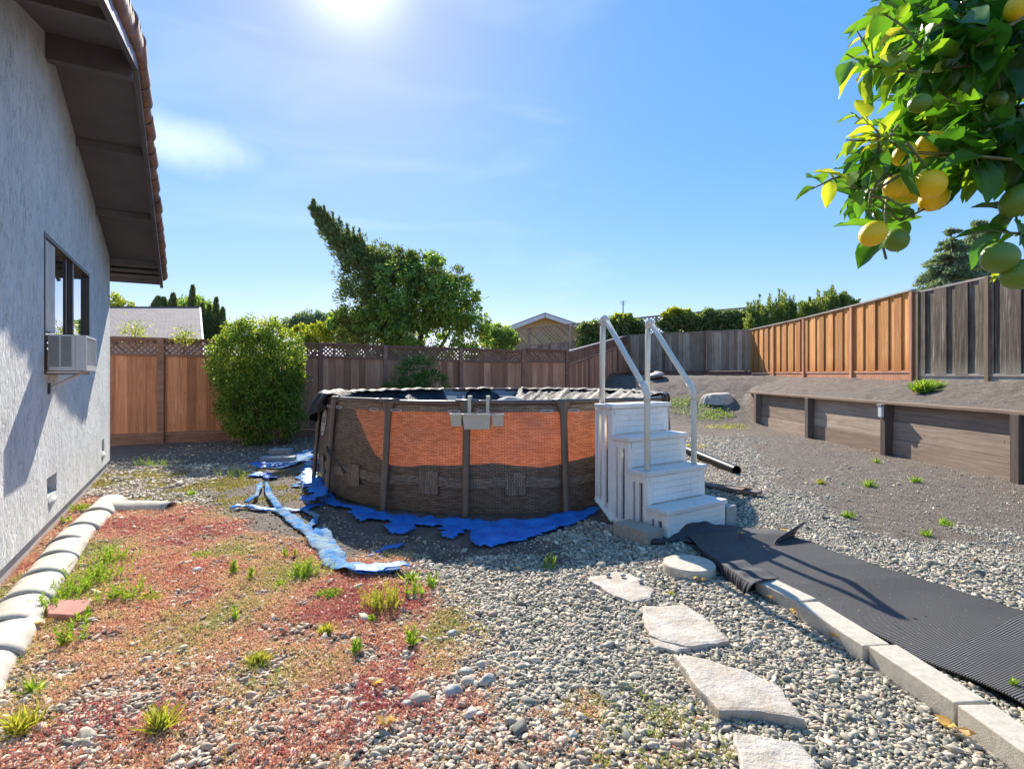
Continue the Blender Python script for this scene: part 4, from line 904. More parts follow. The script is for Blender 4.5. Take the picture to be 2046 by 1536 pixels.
# heavy drape at the left
def drape(u, t):
    ph = R(-98) + R(44) * u
    w = .035 * math.sin(u * 19) + .02 * math.sin(u * 43 + t * 3)
    if t < .25: k = t / .25; return pp(ph, RT - .22 + .24 * k, PH - .05 + .10 * math.sin(k * 1.5) + w * .4)
    k = (t - .25) / .75; dr = .55 * (.25 + .75 * math.sin(min(1, max(0, (1 - u) * 1.25)) * 1.57)) * (.93 + .07 * math.sin(u * 31))
    return pp(ph - .05 * k * (1 - u), RT + .05 + .17 * math.sin(k * 2.0) * (1 - u * .75) + w * (.4 + k), PH + .05 - dr * k)
v = MB(); v.grid(drape, 60, 34, False, .5); v.build('drape', M['cover'], cv, smooth=True, solid=.01)
# beige underside hump
v = MB(); v.grid(lambda u, t: Vector((-.02 + math.cos(u * 6.2832) * .62 * (1 - t), 8.1 + .35 * math.sin(u * 6.2832) * (1 - t), .72 + .46 * math.sin(t * 1.57) + .015 * math.sin(u * 40) * (1 - t))), 40, 12, True, .5)
v.build('bagged_filter_cover', mat_simple('beige_cloth', (.42, .385, .33), .8, .15, 6, .3, 20), smooth=True, label='beige cloth covered mound poking up inside the pool', cat='bag')
# cords and hanging rope on the left leg
v = MB(); v.tube([pp(R(-49.5), RL + .0, .62), pp(R(-48), RL + .03, .58), pp(R(-45), RL + .0, .50), pp(R(-43), RL - .03, .42), pp(R(-42), RL - .05, .34)], [.018, .014, .008, .012, .02], 6)
for k in range(6): v.tube([pp(R(-49 + random.uniform(-1, 1)), RL, .60), pp(R(-48 + k), RL + .03, .56 + random.uniform(-.06, .06)), pp(R(-46 + random.uniform(-2, 2)), RL, .50 + random.uniform(-.06, .06))], .003, 4)
v.build('cord', M['grille_dark'], label='black cord knotted round the left pool leg', cat='cord')
# ------------------------------------------------------------------ storage caddy hooked on the rim
M['caddy'] = mat_simple('caddy', (.60, .555, .44), .45, .05, 5, .05)
cph = R(-2.6); cb = pp(cph, RT + .12, .95); cdd = thing('pool_caddy', cb, 'beige plastic caddy with three bins hooked over the pool rim', 'caddy')
er = Vector((math.sin(cph), -math.cos(cph), 0)); et = Vector((math.cos(cph), math.sin(cph), 0)); eu = Vector((0, 0, 1))
def bin_(w, dpt, h, xc, zb, name):
    v = MB(); c0 = pp(cph, RT + .075, zb) + et * xc; wl_ = .006
    def box4(x0, x1, y0, y1, z0, z1): v.box(c0 + et * ((x0 + x1) / 2) + er * ((y0 + y1) / 2) + eu * ((z0 + z1) / 2), (x1 - x0, y1 - y0, z1 - z0), (et, er, eu))
    t = .010
    ins = w * .05
    # tapered walls as sheets
    def q(x, y, z): return c0 + et * x + er * y + eu * z
    bw, tw = w / 2 - ins, w / 2; b0, b1_, t0_, t1_ = .012, dpt - .03, 0, dpt
    v.add([q(-bw, b1_, 0), q(bw, b1_, 0), q(tw, t1_, h), q(-tw, t1_, h)], [(0, 1, 2, 3)]); v.add([q(-bw, b0, 0), q(bw, b0, 0), q(tw, t0_, h), q(-tw, t0_, h)], [(3, 2, 1, 0)])
    v.add([q(-bw, b0, 0), q(-bw, b1_, 0), q(-tw, t1_, h), q(-tw, t0_, h)], [(0, 1, 2, 3)]); v.add([q(bw, b0, 0), q(bw, b1_, 0), q(tw, t1_, h), q(tw, t0_, h)], [(3, 2, 1, 0)])
    v.add([q(-bw, b0, 0), q(bw, b0, 0), q(bw, b1_, 0), q(-bw, b1_, 0)], [(3, 2, 1, 0)])
    for (x0, x1, y0, y1) in ((-tw - .006, tw + .006, dpt - .003, dpt + .009), (-tw - .006, tw + .006, -.009, .003), (-tw - .006, -tw + .004, .003, dpt - .003), (tw - .004, tw + .006, .003, dpt - .003)): box4(x0, x1, y0, y1, h - .012, h + .004)
    return v.build(name, M['caddy'], cdd, solid=.004)
bin_(.285, .17, .155, 0, .935, 'bin'); bin_(.115, .15, .125, -.215, .965, 'bin'); bin_(.115, .15, .125, .215, .965, 'bin')
hl = MB()
for r_ in range(4):
    for c_ in range(9 - r_ % 2):
        q = pp(cph, RT + .075, .975 + r_ * .017) + er * (.1475 + (.975 + r_ * .017 - .935) * .03 / .155 * 1.0) + et * (-.092 + c_ * .023 + (r_ % 2) * .0115)
        hl.box(q, (.007, .004, .007), (et, er, eu))
hl.build('drain_holes', mat_simple('hole_light', (.75, .73, .68), .5, .02), cdd)
for x in (-.095, .10):
    v = MB(); c0 = pp(cph, RT, PH) + et * x
    for (y0, y1, z0, z1) in ((.055, .07, -.15, .055), (-.05, .07, .05, .062), (-.05, -.038, -.05, .05)): v.box(c0 + er * ((y0 + y1) / 2) + eu * ((z0 + z1) / 2), (.036, y1 - y0, z1 - z0), (et, er, eu))
    v.build('hook', M['caddy'], cdd, bevel=.003)
v = MB(); v.box(pp(cph, RT + .072, 1.075), (.56, .008, .022), (et, er, eu)); v.build('crossbar', M['caddy'], cdd)

# ------------------------------------------------------------------ pool steps
SU = Vector((-.559, .829, 0)).normalized(); SV = Vector((SU.y, -SU.x, 0)); S0 = Vector((1.399, 4.93, 0))
m, nt, b = new_mat('step_plastic'); M['step'] = m; p = pos(nt); n1 = noise_n(nt, p, 3, 5, .6); r = ramp(nt, [(.3, (.82, .79, .72)), (.6, (.90, .875, .80))]); nt.links.new(n1.outputs['Fac'], r.inputs[0])
n4 = noise_n(nt, pos(nt, (25, 25, 5)), 1, 5, .7); cS = mixc(nt, mrange(nt, n4.outputs['Fac'], .55, .78, 0, .42), r.outputs[0], (.36, .33, .27)); nt.links.new(cS, b.inputs['Base Color']); b.inputs['Roughness'].default_value = .42
n5 = noise_n(nt, p, 90, 2); bump(nt, b, n5.outputs['Fac'], .12, .003)
m, nt, b = new_mat('step_tread'); M['tread'] = m; mp_ = N(nt, "ShaderNodeMapping"); ge = N(nt, "ShaderNodeNewGeometry"); nt.links.new(ge.outputs['Position'], mp_.inputs[0]); mp_.inputs['Rotation'].default_value = (0, 0, -math.atan2(SV.y, SV.x)); 
w1 = N(nt, "ShaderNodeTexWave"); w1.wave_type = 'BANDS'; w1.bands_direction = 'Y'; w1.inputs['Scale'].default_value = 16; nt.links.new(mp_.outputs[0], w1.inputs[0])
w2 = N(nt, "ShaderNodeTexWave"); w2.bands_direction = 'X'; w2.inputs['Scale'].default_value = 5; nt.links.new(mp_.outputs[0], w2.inputs[0])
ws = N(nt, "ShaderNodeMath", operation='MULTIPLY_ADD'); ws.inputs[1].default_value = .4; nt.links.new(w2.outputs['Fac'], ws.inputs[0]); nt.links.new(w1.outputs['Fac'], ws.inputs[2]); bump(nt, b, ws.outputs[0], .7, .006)
n1 = noise_n(nt, ge.outputs['Position'], 14, 6, .7); c1 = mixc(nt, mrange(nt, n1.outputs['Fac'], .52, .72, 0, .45), (.85, .82, .75), (.45, .40, .31)); c1 = mixc(nt, mrange(nt, w1.outputs['Fac'], .1, .5, .35, 0), c1, (.52, .50, .47)); nt.links.new(c1, b.inputs['Base Color']); b.inputs['Roughness'].default_value = .45
AX = (SV, SU, eu)
def sp_(t, w, z): q = S0 + SU * t + SV * w; return Vector((q.x, q.y, z))
st = thing('pool_steps', sp_(0, 0, 0), 'white plastic pool entry steps with two grey handrails', 'pool steps')
RUN, WD = .233, .87; ZS = [.262, .575, .878, 1.188]
for k, z in enumerate(ZS):
    t0_ = k * RUN; dp = RUN + .03 if k < 3 else .27
    v = MB(); v.box(sp_(t0_ + dp / 2 - .005, WD / 2, z - .012), (WD + .02, dp, .046), AX); v.build('tread', M['tread'], st, bevel=.010)
    zb = ZS[k - 1] + .012 if k else .02
    # riser with recessed panel grooves
    zt_ = z - .036; hh = (zt_ - zb)
    v = MB(); v.box(sp_(t0_ + .035, WD / 2, (zb + zt_) / 2), (WD - .16, .016, hh), AX)
    for q in range(4):
        zz = zb + hh * (.06 + q * .235); v.box(sp_(t0_ + .024, WD / 2, zz + hh * .1), (WD - .19, .012, hh * .21), AX)
    v.build('riser', M['step'], st, bevel=.003)
# side panels with slots
for side, w in ((0, .035), (1, WD - .035)):
    v = MB(); TH = .035
    def piece(t0_, t1_, z0, z1, thk=TH): v.box(sp_((t0_ + t1_) / 2, w, (z0 + z1) / 2), (thk, t1_ - t0_, z1 - z0), AX)
    for k, z in enumerate(ZS):
        a_ = .012 + k * RUN; b_ = a_ + RUN if k < 3 else .95
        zt_ = z - .036; bw = .048
        zlow = lambda t: -.02 if t < .72 else -.02 + (t - .72) / .23 * .20
        # stiles
        wds = [(a_, a_ + .075), (a_ + .075 + (b_ - a_ - .075) * .30, a_ + .075 + (b_ - a_ - .075) * .30 + .045), (b_ - .035, b_ + .001)]
        for (x0, x1) in wds: piece(x0, x1, zlow((x0 + x1) / 2) + .02, zt_ - .002)
        piece(a_, b_, zt_ - .07, zt_, TH - .006)      # head
        if k < 3: piece(a_, b_, -.02, .07, TH - .008)
    # chamfered bottom bar at the back
    v.bar(sp_(.70, w, .03), sp_(.95, w, .22), TH - .01, .10, up=SV)
    piece(.93, .975, .16, ZS[3] - .04)
    v.build('side_panel', M['step'], st, bevel=.004)
    # corner columns at each nosing
    for k, z in enumerate(ZS):
        zb = (ZS[k - 1] + .012 if k else -.03); c_ = MB(); c_.box(sp_(k * RUN + .045, w + (.022 if side == 0 else -.022), (zb + z - .036) / 2), (.085, .06, z - .036 - zb), AX); c_.build('column', M['step'], st, bevel=.012)
M['rail'] = mat_simple('rail', (.72, .695, .59), .35, .05, 3, .05)
for side, w, wt in ((0, .075, .06), (1, .765, .74)):
    A_ = sp_(.31, w, ZS[1]); B_ = sp_(.315, w, 1.335); C_ = sp_(.90, wt, 2.115); D_ = sp_(.915, wt, ZS[3])
    A_.z = .575 if True else A_.z
    hr = MB(); pts = [A_, B_ - Vector((0, 0, .04)), B_ + (C_ - B_) * .03, B_ + (C_ - B_) * .06]
    hr.tube([A_, B_ + Vector((0, 0, -.03)), B_ + (C_ - B_).normalized() * .03, C_ - (C_ - B_).normalized() * .03, C_ + Vector((0, 0, -.035)) , D_], .029, 14)
    hrr = hr.build('handrail', M['rail'], st, smooth=True)
    jn = MB(); jn.tube([B_ - Vector((0, 0, .10)), B_ - Vector((0, 0, .02)), B_ + (C_ - B_).normalized() * .05, B_ + (C_ - B_).normalized() * .10], .0335, 14); jn.build('elbow', M['rail'], hrr, smooth=True)
    jn = MB(); jn.tube([C_ - (C_ - B_).normalized() * .09, C_ - (C_ - B_).normalized() * .03, C_ + Vector((0, 0, -.03)), C_ + Vector((0, 0, -.11))], .0335, 14); jn.build('elbow', M['rail'], hrr, smooth=True)
# ------------------------------------------------------------------ blue tarp
def tarp_mat(name, c1, c2, tr=.25, ro=.42):
    m, nt, b = new_mat(name); p = pos(nt); n1 = noise_n(nt, p, 5, 6, .65); r = ramp(nt, [(.40, c1), (.56, c2)]); nt.links.new(n1.outputs['Fac'], r.inputs[0])
    n2 = noise_n(nt, p, 26, 5, .7); c = mixc(nt, mrange(nt, n2.outputs['Fac'], .54, .66, 0, .7), r.outputs[0], (.15, .13, .11)); nt.links.new(c, b.inputs['Base Color'])
    b.inputs['Roughness'].default_value = ro; b.inputs['Specular IOR Level'].default_value = .5 if ro < .5 else .15; n3 = noise_n(nt, pos(nt, (7, 7, 7)), 1, 6, .65, 1.2); bump(nt, b, n3.outputs['Fac'], .8, .03)
    t = N(nt, "ShaderNodeBsdfTranslucent"); nt.links.new(c, t.inputs[0]); mx_ = N(nt, "ShaderNodeMixShader"); mx_.inputs[0].default_value = tr
    nt.links.new(b.outputs[0], mx_.inputs[1]); nt.links.new(t.outputs[0], mx_.inputs[2]); nt.links.new(mx_.outputs[0], nt.nodes['Material Output'].inputs[0]); return m
M['tarp'] = tarp_mat('tarp', (.006, .22, .78), (.015, .33, .92)); M['tarp_faded'] = tarp_mat('tarp_faded', (.01, .20, .55), (.24, .36, .44), .05, .85)
def ragged(pts, amp, step=.035, seed=1):
    g = random.Random(seed); out = []
    for i in range(len(pts)):
        a = Vector(pts[i][:2]); b_ = Vector(pts[(i + 1) % len(pts)][:2]); L = (b_ - a).length; n = max(1, int(L / step)); nn = Vector((-(b_ - a).y, (b_ - a).x)).normalized() if L > 0 else Vector((0, 0))
        for k in range(n): q = a + (b_ - a) * (k / n); out.append(q + nn * (g.uniform(-amp, amp) * (2.6 if g.random() < .16 else 1) if k else 0))
    return out
def sheet(name, poly, zf, mat, step=.06, thick=.003, **kw):
    "ground sheet: outline (x,y) list, filled with a fine triangulated net lifted by zf(x,y)"
    xs = [p[0] for p in poly]; ys = [p[1] for p in poly]; a, c_ = np.meshgrid(np.arange(min(xs), max(xs), step), np.arange(min(ys), max(ys), step))
    a = a.ravel() + rng.uniform(-.3, .3, a.size) * step; c_ = c_.ravel() + rng.uniform(-.3, .3, c_.size) * step; ins = ~keep_mask(a, c_, [poly])
    vin = [Vector((p[0], p[1])) for p in poly] + [Vector((x, y)) for x, y in zip(a[ins], c_[ins])]
    n = len(poly); vo, eo, fo, *_ = delaunay_2d_cdt(vin, [], [list(range(n))], 1, 1e-5)
    mb = MB(); mb.add([(v_.x, v_.y, zf(v_.x, v_.y)) for v_ in vo], fo, .5)
    return mb.build(name, mat, smooth=True, solid=thick, **kw)
def zt(amp=.03, base=.012, s=5, ox_=0, hump=None):
    def f(x, y):
        return hz(x, y) + base + amp * max(0, mnoise.noise(Vector((x * s + ox_, y * s, .3))) + .25) + (hump(x, y) if hump else 0)
    return f
def gpx(L): return [(q.x, q.y) for q in (G(a, b_) for a, b_ in L)]
T1 = gpx([(648, 975), (672, 1000), (720, 1018), (800, 1034), (880, 1040), (965, 1045), (1060, 1040), (1160, 1024), (1197, 1012), (1196, 1024), (1150, 1048), (1080, 1072), (1010, 1090), (957, 1096), (938, 1082), (940, 1060),
          (905, 1078), (882, 1074), (884, 1050), (862, 1055), (830, 1050), (818, 1068), (775, 1066), (768, 1052), (785, 1044), (740, 1040), (722, 1050), (710, 1040), (700, 1022), (668, 1012), (640, 1000)])
sheet('tarp', ragged(T1, .020, .022, 3), zt(.035, .02, 6), M['tarp'], .05, label='ragged blue tarp spread under the front of the pool in its shadow', cat='tarp')
T2 = gpx([(628, 958), (655, 985), (656, 1008), (640, 1008), (610, 1022), (604, 1012), (628, 1000), (606, 985), (605, 962), (618, 950)])
sheet('tarp', ragged(T2, .03, .03, 4), zt(.05, .03, 5, 9, lambda x, y: .07), M['tarp'], .05, label='raised blue tarp flap at the foot of the left pool legs', cat='tarp')
T3 = gpx([(600, 905), (625, 898), (627, 950), (606, 960), (604, 985), (592, 975), (600, 945), (612, 925), (560, 938), (532, 936), (524, 925), (560, 915)])
sheet('tarp', ragged(T3, .05, .08, 5), zt(.05, .015, 4, 3), M['tarp_faded'], .08, label='sun bleached pale blue tarp on the bare soil left of the pool', cat='tarp')
T4 = gpx([(628, 1062), (648, 1060), (662, 1075), (680, 1100), (692, 1120), (700, 1134), (745, 1136), (800, 1138), (804, 1146), (760, 1152), (700, 1154), (660, 1142), (640, 1130), (634, 1105), (612, 1085)])
sheet('tarp', ragged(T4, .018, .04, 6), zt(.06, .02, 6, 5), M['tarp_faded'], .04, label='bleached torn tarp end lying among the weeds in front of the pool', cat='tarp')
T5 = gpx([(708, 1142), (750, 1137), (820, 1139), (822, 1147), (760, 1153), (700, 1154)])
sheet('tarp', ragged(T5, .01, .03, 7), zt(.05, .05, 8, 2), M['tarp'], .03, label='rolled blue tarp edge at the very front beside the tall weeds', cat='tarp')
T6 = gpx([(745, 1100), (775, 1086), (808, 1085), (800, 1092), (770, 1096), (735, 1112)])
sheet('tarp', ragged(T6, .02, .03, 8), zt(.01, .008, 8, 2), M['tarp'], .04, label='blue tarp scrap half buried in the soil before the pool', cat='tarp')
def strip(name, path, w, mat, label, lift=.02, tw=0):
    mb = MB(); P_ = [G(a, b_, 0) for a, b_ in path]; n = len(P_) * 6
    def pt(t):
        x = t * (len(P_) - 1); i = min(int(x), len(P_) - 2); f = x - i; return P_[i].lerp(P_[i + 1], f)
    def fn(u, t):
        q = pt(t); q2 = pt(min(1, t + .02)); q1 = pt(max(0, t - .02)); d_ = (q2 - q1).normalized(); nn = Vector((-d_.y, d_.x, 0)); ww = w * (.6 + .5 * mnoise.noise(Vector((t * 7, w * 9, 0))) + .3)
        z = hz(q.x, q.y) + lift * (1 + mnoise.noise(Vector((t * 9, 3, w * 5)))) + .02 * math.sin(u * 3.14) * abs(math.sin(t * 17)) + .006
        return q + nn * ww * (u - .5) + Vector((0, 0, z))
    mb.grid(fn, 6, n, False, .5); return mb.build(name, mat, smooth=True, solid=.004, label=label, cat='tarp strip', group='torn blue tarp strips')
strip('tarp_strip', [(460, 1020), (490, 1016), (530, 1022), (560, 1023), (605, 1020), (640, 1008)], .10, M['tarp'], 'long twisted blue tarp strip pointing left across the gravel')
strip('tarp_strip', [(492, 1012), (512, 1000), (517, 985), (521, 972), (532, 971), (536, 990), (545, 1005), (558, 1022)], .07, M['tarp_faded'], 'looped pale tarp strip arching over the gravel', .04)
strip('tarp_strip', [(556, 1020), (575, 1035), (600, 1055), (618, 1070), (640, 1092)], .15, M['tarp_faded'], 'bleached tarp strip running down to the torn end')
strip('tarp_strip', [(605, 1020), (622, 1032), (634, 1036), (625, 1050), (612, 1060)], .07, M['tarp_faded'], 'small folded tarp strip hooked back beside the pool shadow')
strip('tarp_strip', [(505, 955), (520, 948), (545, 960)], .20, M['tarp'], 'crumpled blue tarp piece among the green weeds')
strip('tarp_strip', [(513, 926), (530, 935), (560, 930)], .25, M['tarp'], 'blue tarp corner tucked under the concrete lumps')
# ------------------------------------------------------------------ stones and slabs
M['flag'] = None
m, nt, b = new_mat('flagstone'); M['flag'] = m; p = pos(nt); n1 = noise_n(nt, p, 5, 6, .65); r = ramp(nt, [(.3, (.34, .25, .16)), (.48, (.47, .41, .33)), (.65, (.56, .51, .44))]); nt.links.new(n1.outputs['Fac'], r.inputs[0])
n2 = noise_n(nt, p, 120, 4, .8); c = mixc(nt, mrange(nt, n2.outputs['Fac'], .52, .66, 0, .5), r.outputs[0], (.30, .29, .28)); nt.links.new(c, b.inputs['Base Color']); b.inputs['Roughness'].default_value = .7; nfl = noise_n(nt, p, 14, 6, .7); bump(nt, b, nfl.outputs['Fac'], .9, .025)
M['concrete'] = mat_simple('concrete', (.50, .45, .36), .85, .16, 30, .5, 160); M['concrete_grey'] = mat_simple('concrete_grey', (.36, .36, .34), .85, .2, 14, .5, 120)
M['block'] = mat_simple('block', (.36, .31, .24), .9, .14, 25, .4, 140)
M['cream_tile'] = mat_simple('cream_tile', (.50, .46, .38), .75, .22, 9, .4, 90); M['brick'] = mat_simple('brick', (.42, .19, .15), .85, .15, 12, .4, 100)
M['stone_grey'] = mat_simple('stone_grey', (.38, .37, .33), .6, .2, 14, .2, 60); M['stone_tan'] = mat_simple('stone_tan', (.50, .42, .32), .65, .2, 14, .2, 60); M['stone_white'] = mat_simple('stone_white', (.62, .57, .50), .6, .15, 14, .2, 60)
def slab(poly, th, mat, name, label, cat, group=None, lift=.035, seed=1, layer=True):
    P_ = ragged(poly, .007, .04, seed); n = len(P_); c = sum(P_, Vector((0, 0))) / n; mb = MB(); rings = []
    for (k, z) in ((1.0, -.05), (1.0, lift - .012), (.985, lift), (.90, lift + .004), (.6, lift + .004), (.25, lift + .004)):
        rings.append([(c + (q - c) * k, z) for q in P_])
    vs = [(q.x, q.y, z + hz(q.x, q.y) * 0 + .006 * mnoise.noise(Vector((q.x * 8, q.y * 8, seed)))) for r_ in rings for q, z in r_]
    fs = [(j * n + i, j * n + (i + 1) % n, (j + 1) * n + (i + 1) % n, (j + 1) * n + i) for j in range(len(rings) - 1) for i in range(n)] + [tuple((len(rings) - 1) * n + i for i in range(n))]
    mb.add(vs, fs, .5); return mb.build(name, mat, label=label, cat=cat, group=group)
FL = ['pale speckled flagstone with three pebbles on it, nearest the pool', 'cream flagstone with a split edge, second from the pool', 'large pointed white flagstone third along the path', 'pale flagstone cut off by the bottom edge, nearest the viewer']
for i, (f, th) in enumerate(zip(FLAG, (.022, .028, .045, .032))):
    slab(gpx(f), th, M['flag'], 'flagstone', FL[i], 'flagstone', 'flagstones of the gravel path', lift=th, seed=i + 11)
sp2 = gpx([(1296, 1280), (1330, 1292), (1380, 1304), (1352, 1310), (1310, 1300)])
slab(sp2, .02, M['flag'], 'flagstone_chip', 'flat white chip split off the second flagstone', 'stone chip', lift=.02, seed=44)
def stone(px, py, w, h_, mat, label, z=0, yaw=0, flat=.6, name='stone', group='large loose stones', seed=0, elong=1.4, cat='stone'):
    q = G(px, py); s = w * q.y / F / 2; mb = MB(); g = random.Random(seed + int(px)); o1 = g.random() * 50
    def fn(u, t):
        th = u * 6.2832; ph = (t - .5) * math.pi; d_ = Vector((math.cos(ph) * math.cos(th), math.cos(ph) * math.sin(th), math.sin(ph)))
        r_ = 1 + .28 * mnoise.noise(d_ * 1.1 + Vector((o1, 0, 0))); v_ = d_ * r_; x, y = v_.x * s, v_.y * s / elong
        return q + Vector((x * math.cos(yaw) - y * math.sin(yaw), x * math.sin(yaw) + y * math.cos(yaw), v_.z * s * flat + z + s * flat * .38 + hz(q.x, q.y)))
    mb.grid(fn, 20, 12, True, .5); return mb.build(name, mat, smooth=True, label=label, cat=cat, group=group)
for a in [(838, 1400, 40, 0, M['stone_tan'], 'tan rounded stone resting against a grey one near the bottom', 0, .5), (813, 1409, 26, 0, M['stone_grey'], 'small grey stone leaning on the tan stone', 0, .2),
          (905, 1388, 42, 0, M['stone_grey'], 'long flat dark grey stone left of the pink stone', 0, .3), (934, 1366, 30, 0, M['stone_tan'], 'pinkish stone in the middle of the stone heap', 0, 0),
          (973, 1366, 34, 0, M['stone_grey'], 'dark wedge shaped stone tilted up at the right of the heap', .01, 1.0), (941, 1430, 32, 0, M['stone_white'], 'round white stone at the bottom of the stone heap', 0, .8),
          (932, 1348, 30, 0, M['stone_grey'], 'grey rounded stone at the back of the stone heap', 0, 0), (806, 1328, 19, 0, M['stone_grey'], 'lone grey stone left of the stone heap', 0, .9),
          (962, 1331, 24, 0, M['stone_tan'], 'yellowish broken stone above the heap', .0, .4), (1026, 1312, 24, 0, M['stone_tan'], 'tan cobble alone on the grey gravel', 0, .2),
          (1146, 1470, 26, 0, M['stone_grey'], 'pale grey cobble near the bottom centre', 0, .9), (393, 1143, 22, 0, M['stone_grey'], 'dark stone on the orange ground cover', 0, .3), (905, 1270, 26, 0, M['stone_grey'], 'grey cobble at the edge of the red patch', 0, .5),
          (240, 1500, 22, 0, M['stone_white'], 'white cobble at the lower left', 0, .5)]:
    stone(*a[:7], yaw=a[7])
for k, (px, py, lab) in enumerate(((1215, 1158, 'left pebble on the speckled flagstone'), (1245, 1160, 'round pebble at the middle of the speckled flagstone'), (1281, 1172, 'dark pebble at the right of the speckled flagstone'))):
    stone(px, py, 11, 0, M['stone_grey'], lab, .033, group='pebbles on the flagstone')
# round paver
def rpav():
    c = G(1377, 1144, .0); c.z = 0; r = .192; mb = MB(); prof = [(1.0, -.02), (1.0, .060), (.985, .072), (.96, .078), (0.5, .080), (.01, .080)]
    mb.grid(lambda u, t: Vector((c.x + r * prof[int(round(t * 5))][0] * math.cos(u * 6.2832), c.y + r * prof[int(round(t * 5))][0] * math.sin(u * 6.2832), prof[int(round(t * 5))][1])), 48, 5, True, .5)
    mb.build('round_paver', M['concrete'], label='round concrete paver lying in front of the steps', cat='paver')
rpav()
# kerb blocks
KL = ['first kerb block, half covered by the black fabric', 'second concrete kerb block along the mat', 'third concrete kerb block along the mat', 'fourth kerb block at the lower right corner', 'kerb block beyond the lower right corner', 'last kerb block out by the path end']
KW = .155
for i in range(1, len(KERB) - 1):
    a_ = Vector(KERB[i]); b_ = Vector(KERB[i + 1]); d_ = (b_ - a_).normalized(); nn = Vector((-d_.y, d_.x)); 
    if i > 1: a_ = a_ + d_ * .008
    b_ = b_ - d_ * .008; off = .012 * math.sin(i * 2.3); a_ = a_ + nn * off; b_ = b_ + nn * off
    mb = MB(); q = [a_, b_, b_ + nn * KW, a_ + nn * KW]; mb.prism([(v_.x, v_.y) for v_ in q], -.06, .09 + .006 * math.sin(i * 5), .5)
    mb.build('kerb_block', M['concrete'], label=KL[i - 1], cat='kerb block', group='concrete kerb blocks beside the mat', bevel=.006)
# concrete blocks under the steps
def cblock(px, py, L, W_, Ht, yaw, label, mat=None):
    c = G(px, py); mb = MB(); u = Vector((math.cos(yaw), math.sin(yaw), 0)); w = Vector((-u.y, u.x, 0)); mb.box((c.x, c.y, Ht / 2 - .02), (L, W_, Ht), (u, w, Vector((0, 0, 1)))); return mb.build('concrete_block', mat or M['block'], bevel=.008, label=label, cat='concrete block')
cblock(1274, 1077, .40, .22, .15, math.atan2(-.829, .559) + .03, 'brown concrete block set against the left side of the pool steps')
cblock(1452, 1046, .12, .16, .21, math.atan2(.829, -.559), 'concrete block standing behind the right side of the steps', M['concrete_grey'])
cblock(562, 905, .38, .22, .10, .0, 'small concrete lump farthest back on the blue tarp', M['concrete_grey']); cblock(556, 922, .55, .25, .11, .15, 'longer concrete lump in front holding down the blue tarp', M['concrete_grey'])
# edging tiles: half round, overlapping
TL = [(208, 1017), (176, 1049), (148, 1076), (125, 1106), (103, 1140), (67, 1184), (35, 1233), (-2, 1292), (-48, 1360), (-110, 1450)]
TLB = ['curved cream tile at the far end of the edging row', 'second cream tile from the far end of the edging row', 'third cream tile from the far end of the edging row', 'chipped cream tile in the middle of the edging row', 'cream tile beside the tall grass clump top', 'cream tile beside the grass clump, sixth in the row', 'large cream tile beside the red brick', 'cream tile cut by the left edge of the view', 'nearest cream tile with a dark end at the left edge', 'cream tile beyond the left edge of the view']
def halftile(a, b_, r0, r1, z0, z1, label, name='edging_tile', lip=0, mat=None, group='half round cream edging tiles'):
    a = Vector(a); b_ = Vector(b_); d_ = (b_ - a).normalized(); nn = Vector((d_.y, -d_.x, 0)); mb = MB()
    mb.grid(lambda u, t: a.lerp(b_, t) + nn * ((r0 + (r1 - r0) * t) * math.cos(math.pi * u)) + Vector((0, 0, (z0 + (z1 - z0) * t) + (r0 + (r1 - r0) * t) * .60 * math.sin(math.pi * u) + lip * t * math.sin(math.pi * u) ** 1.5 + .003 * math.sin(u * 9 + t * 5))), 16, 6, False, .5)
    return mb.build(name, mat or M['cream_tile'], smooth=True, solid=.011, label=label, cat='edging tile', group=group)
PT = [G(*q) for q in TL]
for i, q in enumerate(PT):
    nxt = PT[i + 1] if i + 1 < len(PT) else q + (q - PT[i - 1]); prv = PT[i - 1] if i else q - (nxt - q)
    d_ = (nxt - prv).normalized(); L = (nxt - q).length * .5 + .05; jit = Vector((.02 * math.sin(i * 3.1), 0, 0))
    halftile(q - d_ * L + jit, q + d_ * L + jit, .134, .140, .0, .0, TLB[i], lip=.010)
halftile(G(228, 1016), G(342, 1016), .14, .12, 0, 0, 'cream tile lying crosswise at the far end of the edging row')
mb = MB(); bq = gpx([(92, 1222), (120, 1211), (181, 1210), (176, 1228), (150, 1243), (96, 1240)]); mb.prism(bq, -.02, .045, .5); mb.build('brick_paver', M['brick'], bevel=.006, label='red brick paver lying beside the edging tiles', cat='brick')
# stump and flat rock on the slope
q = P(1436, 764, 17.8); gz = hz(q.x, q.y)
M['stump'] = mat_simple('stump', (.52, .46, .38), .9, .25, 8, .8, 30)
mb = MB(); pr_ = [(1.30, -.15), (1.12, .06), (1.0, .15), (.93, .19), (.7, .215), (.02, .20)]
mb.grid(lambda u, t: Vector((q.x + .42 * pr_[int(round(t * 5))][0] * (1 + .28 * mnoise.noise(Vector((math.cos(u * 6.28) * 1.6, math.sin(u * 6.28) * 1.6, t))) + .04 * math.sin(u * 40) + .03 * math.sin(u * 83)) * math.cos(u * 6.2832), q.y + .38 * pr_[int(round(t * 5))][0] * math.sin(u * 6.2832), gz + pr_[int(round(t * 5))][1] * (1 + .1 * math.cos(u * 6.28)))), 40, 5, True, .5)
mb.build('tree_stump', M['stump'], label='wide low tree stump on the bare slope before the grey fence', cat='stump')
q = P(1308, 762, 21); mb = MB(); gz = hz(q.x, q.y)
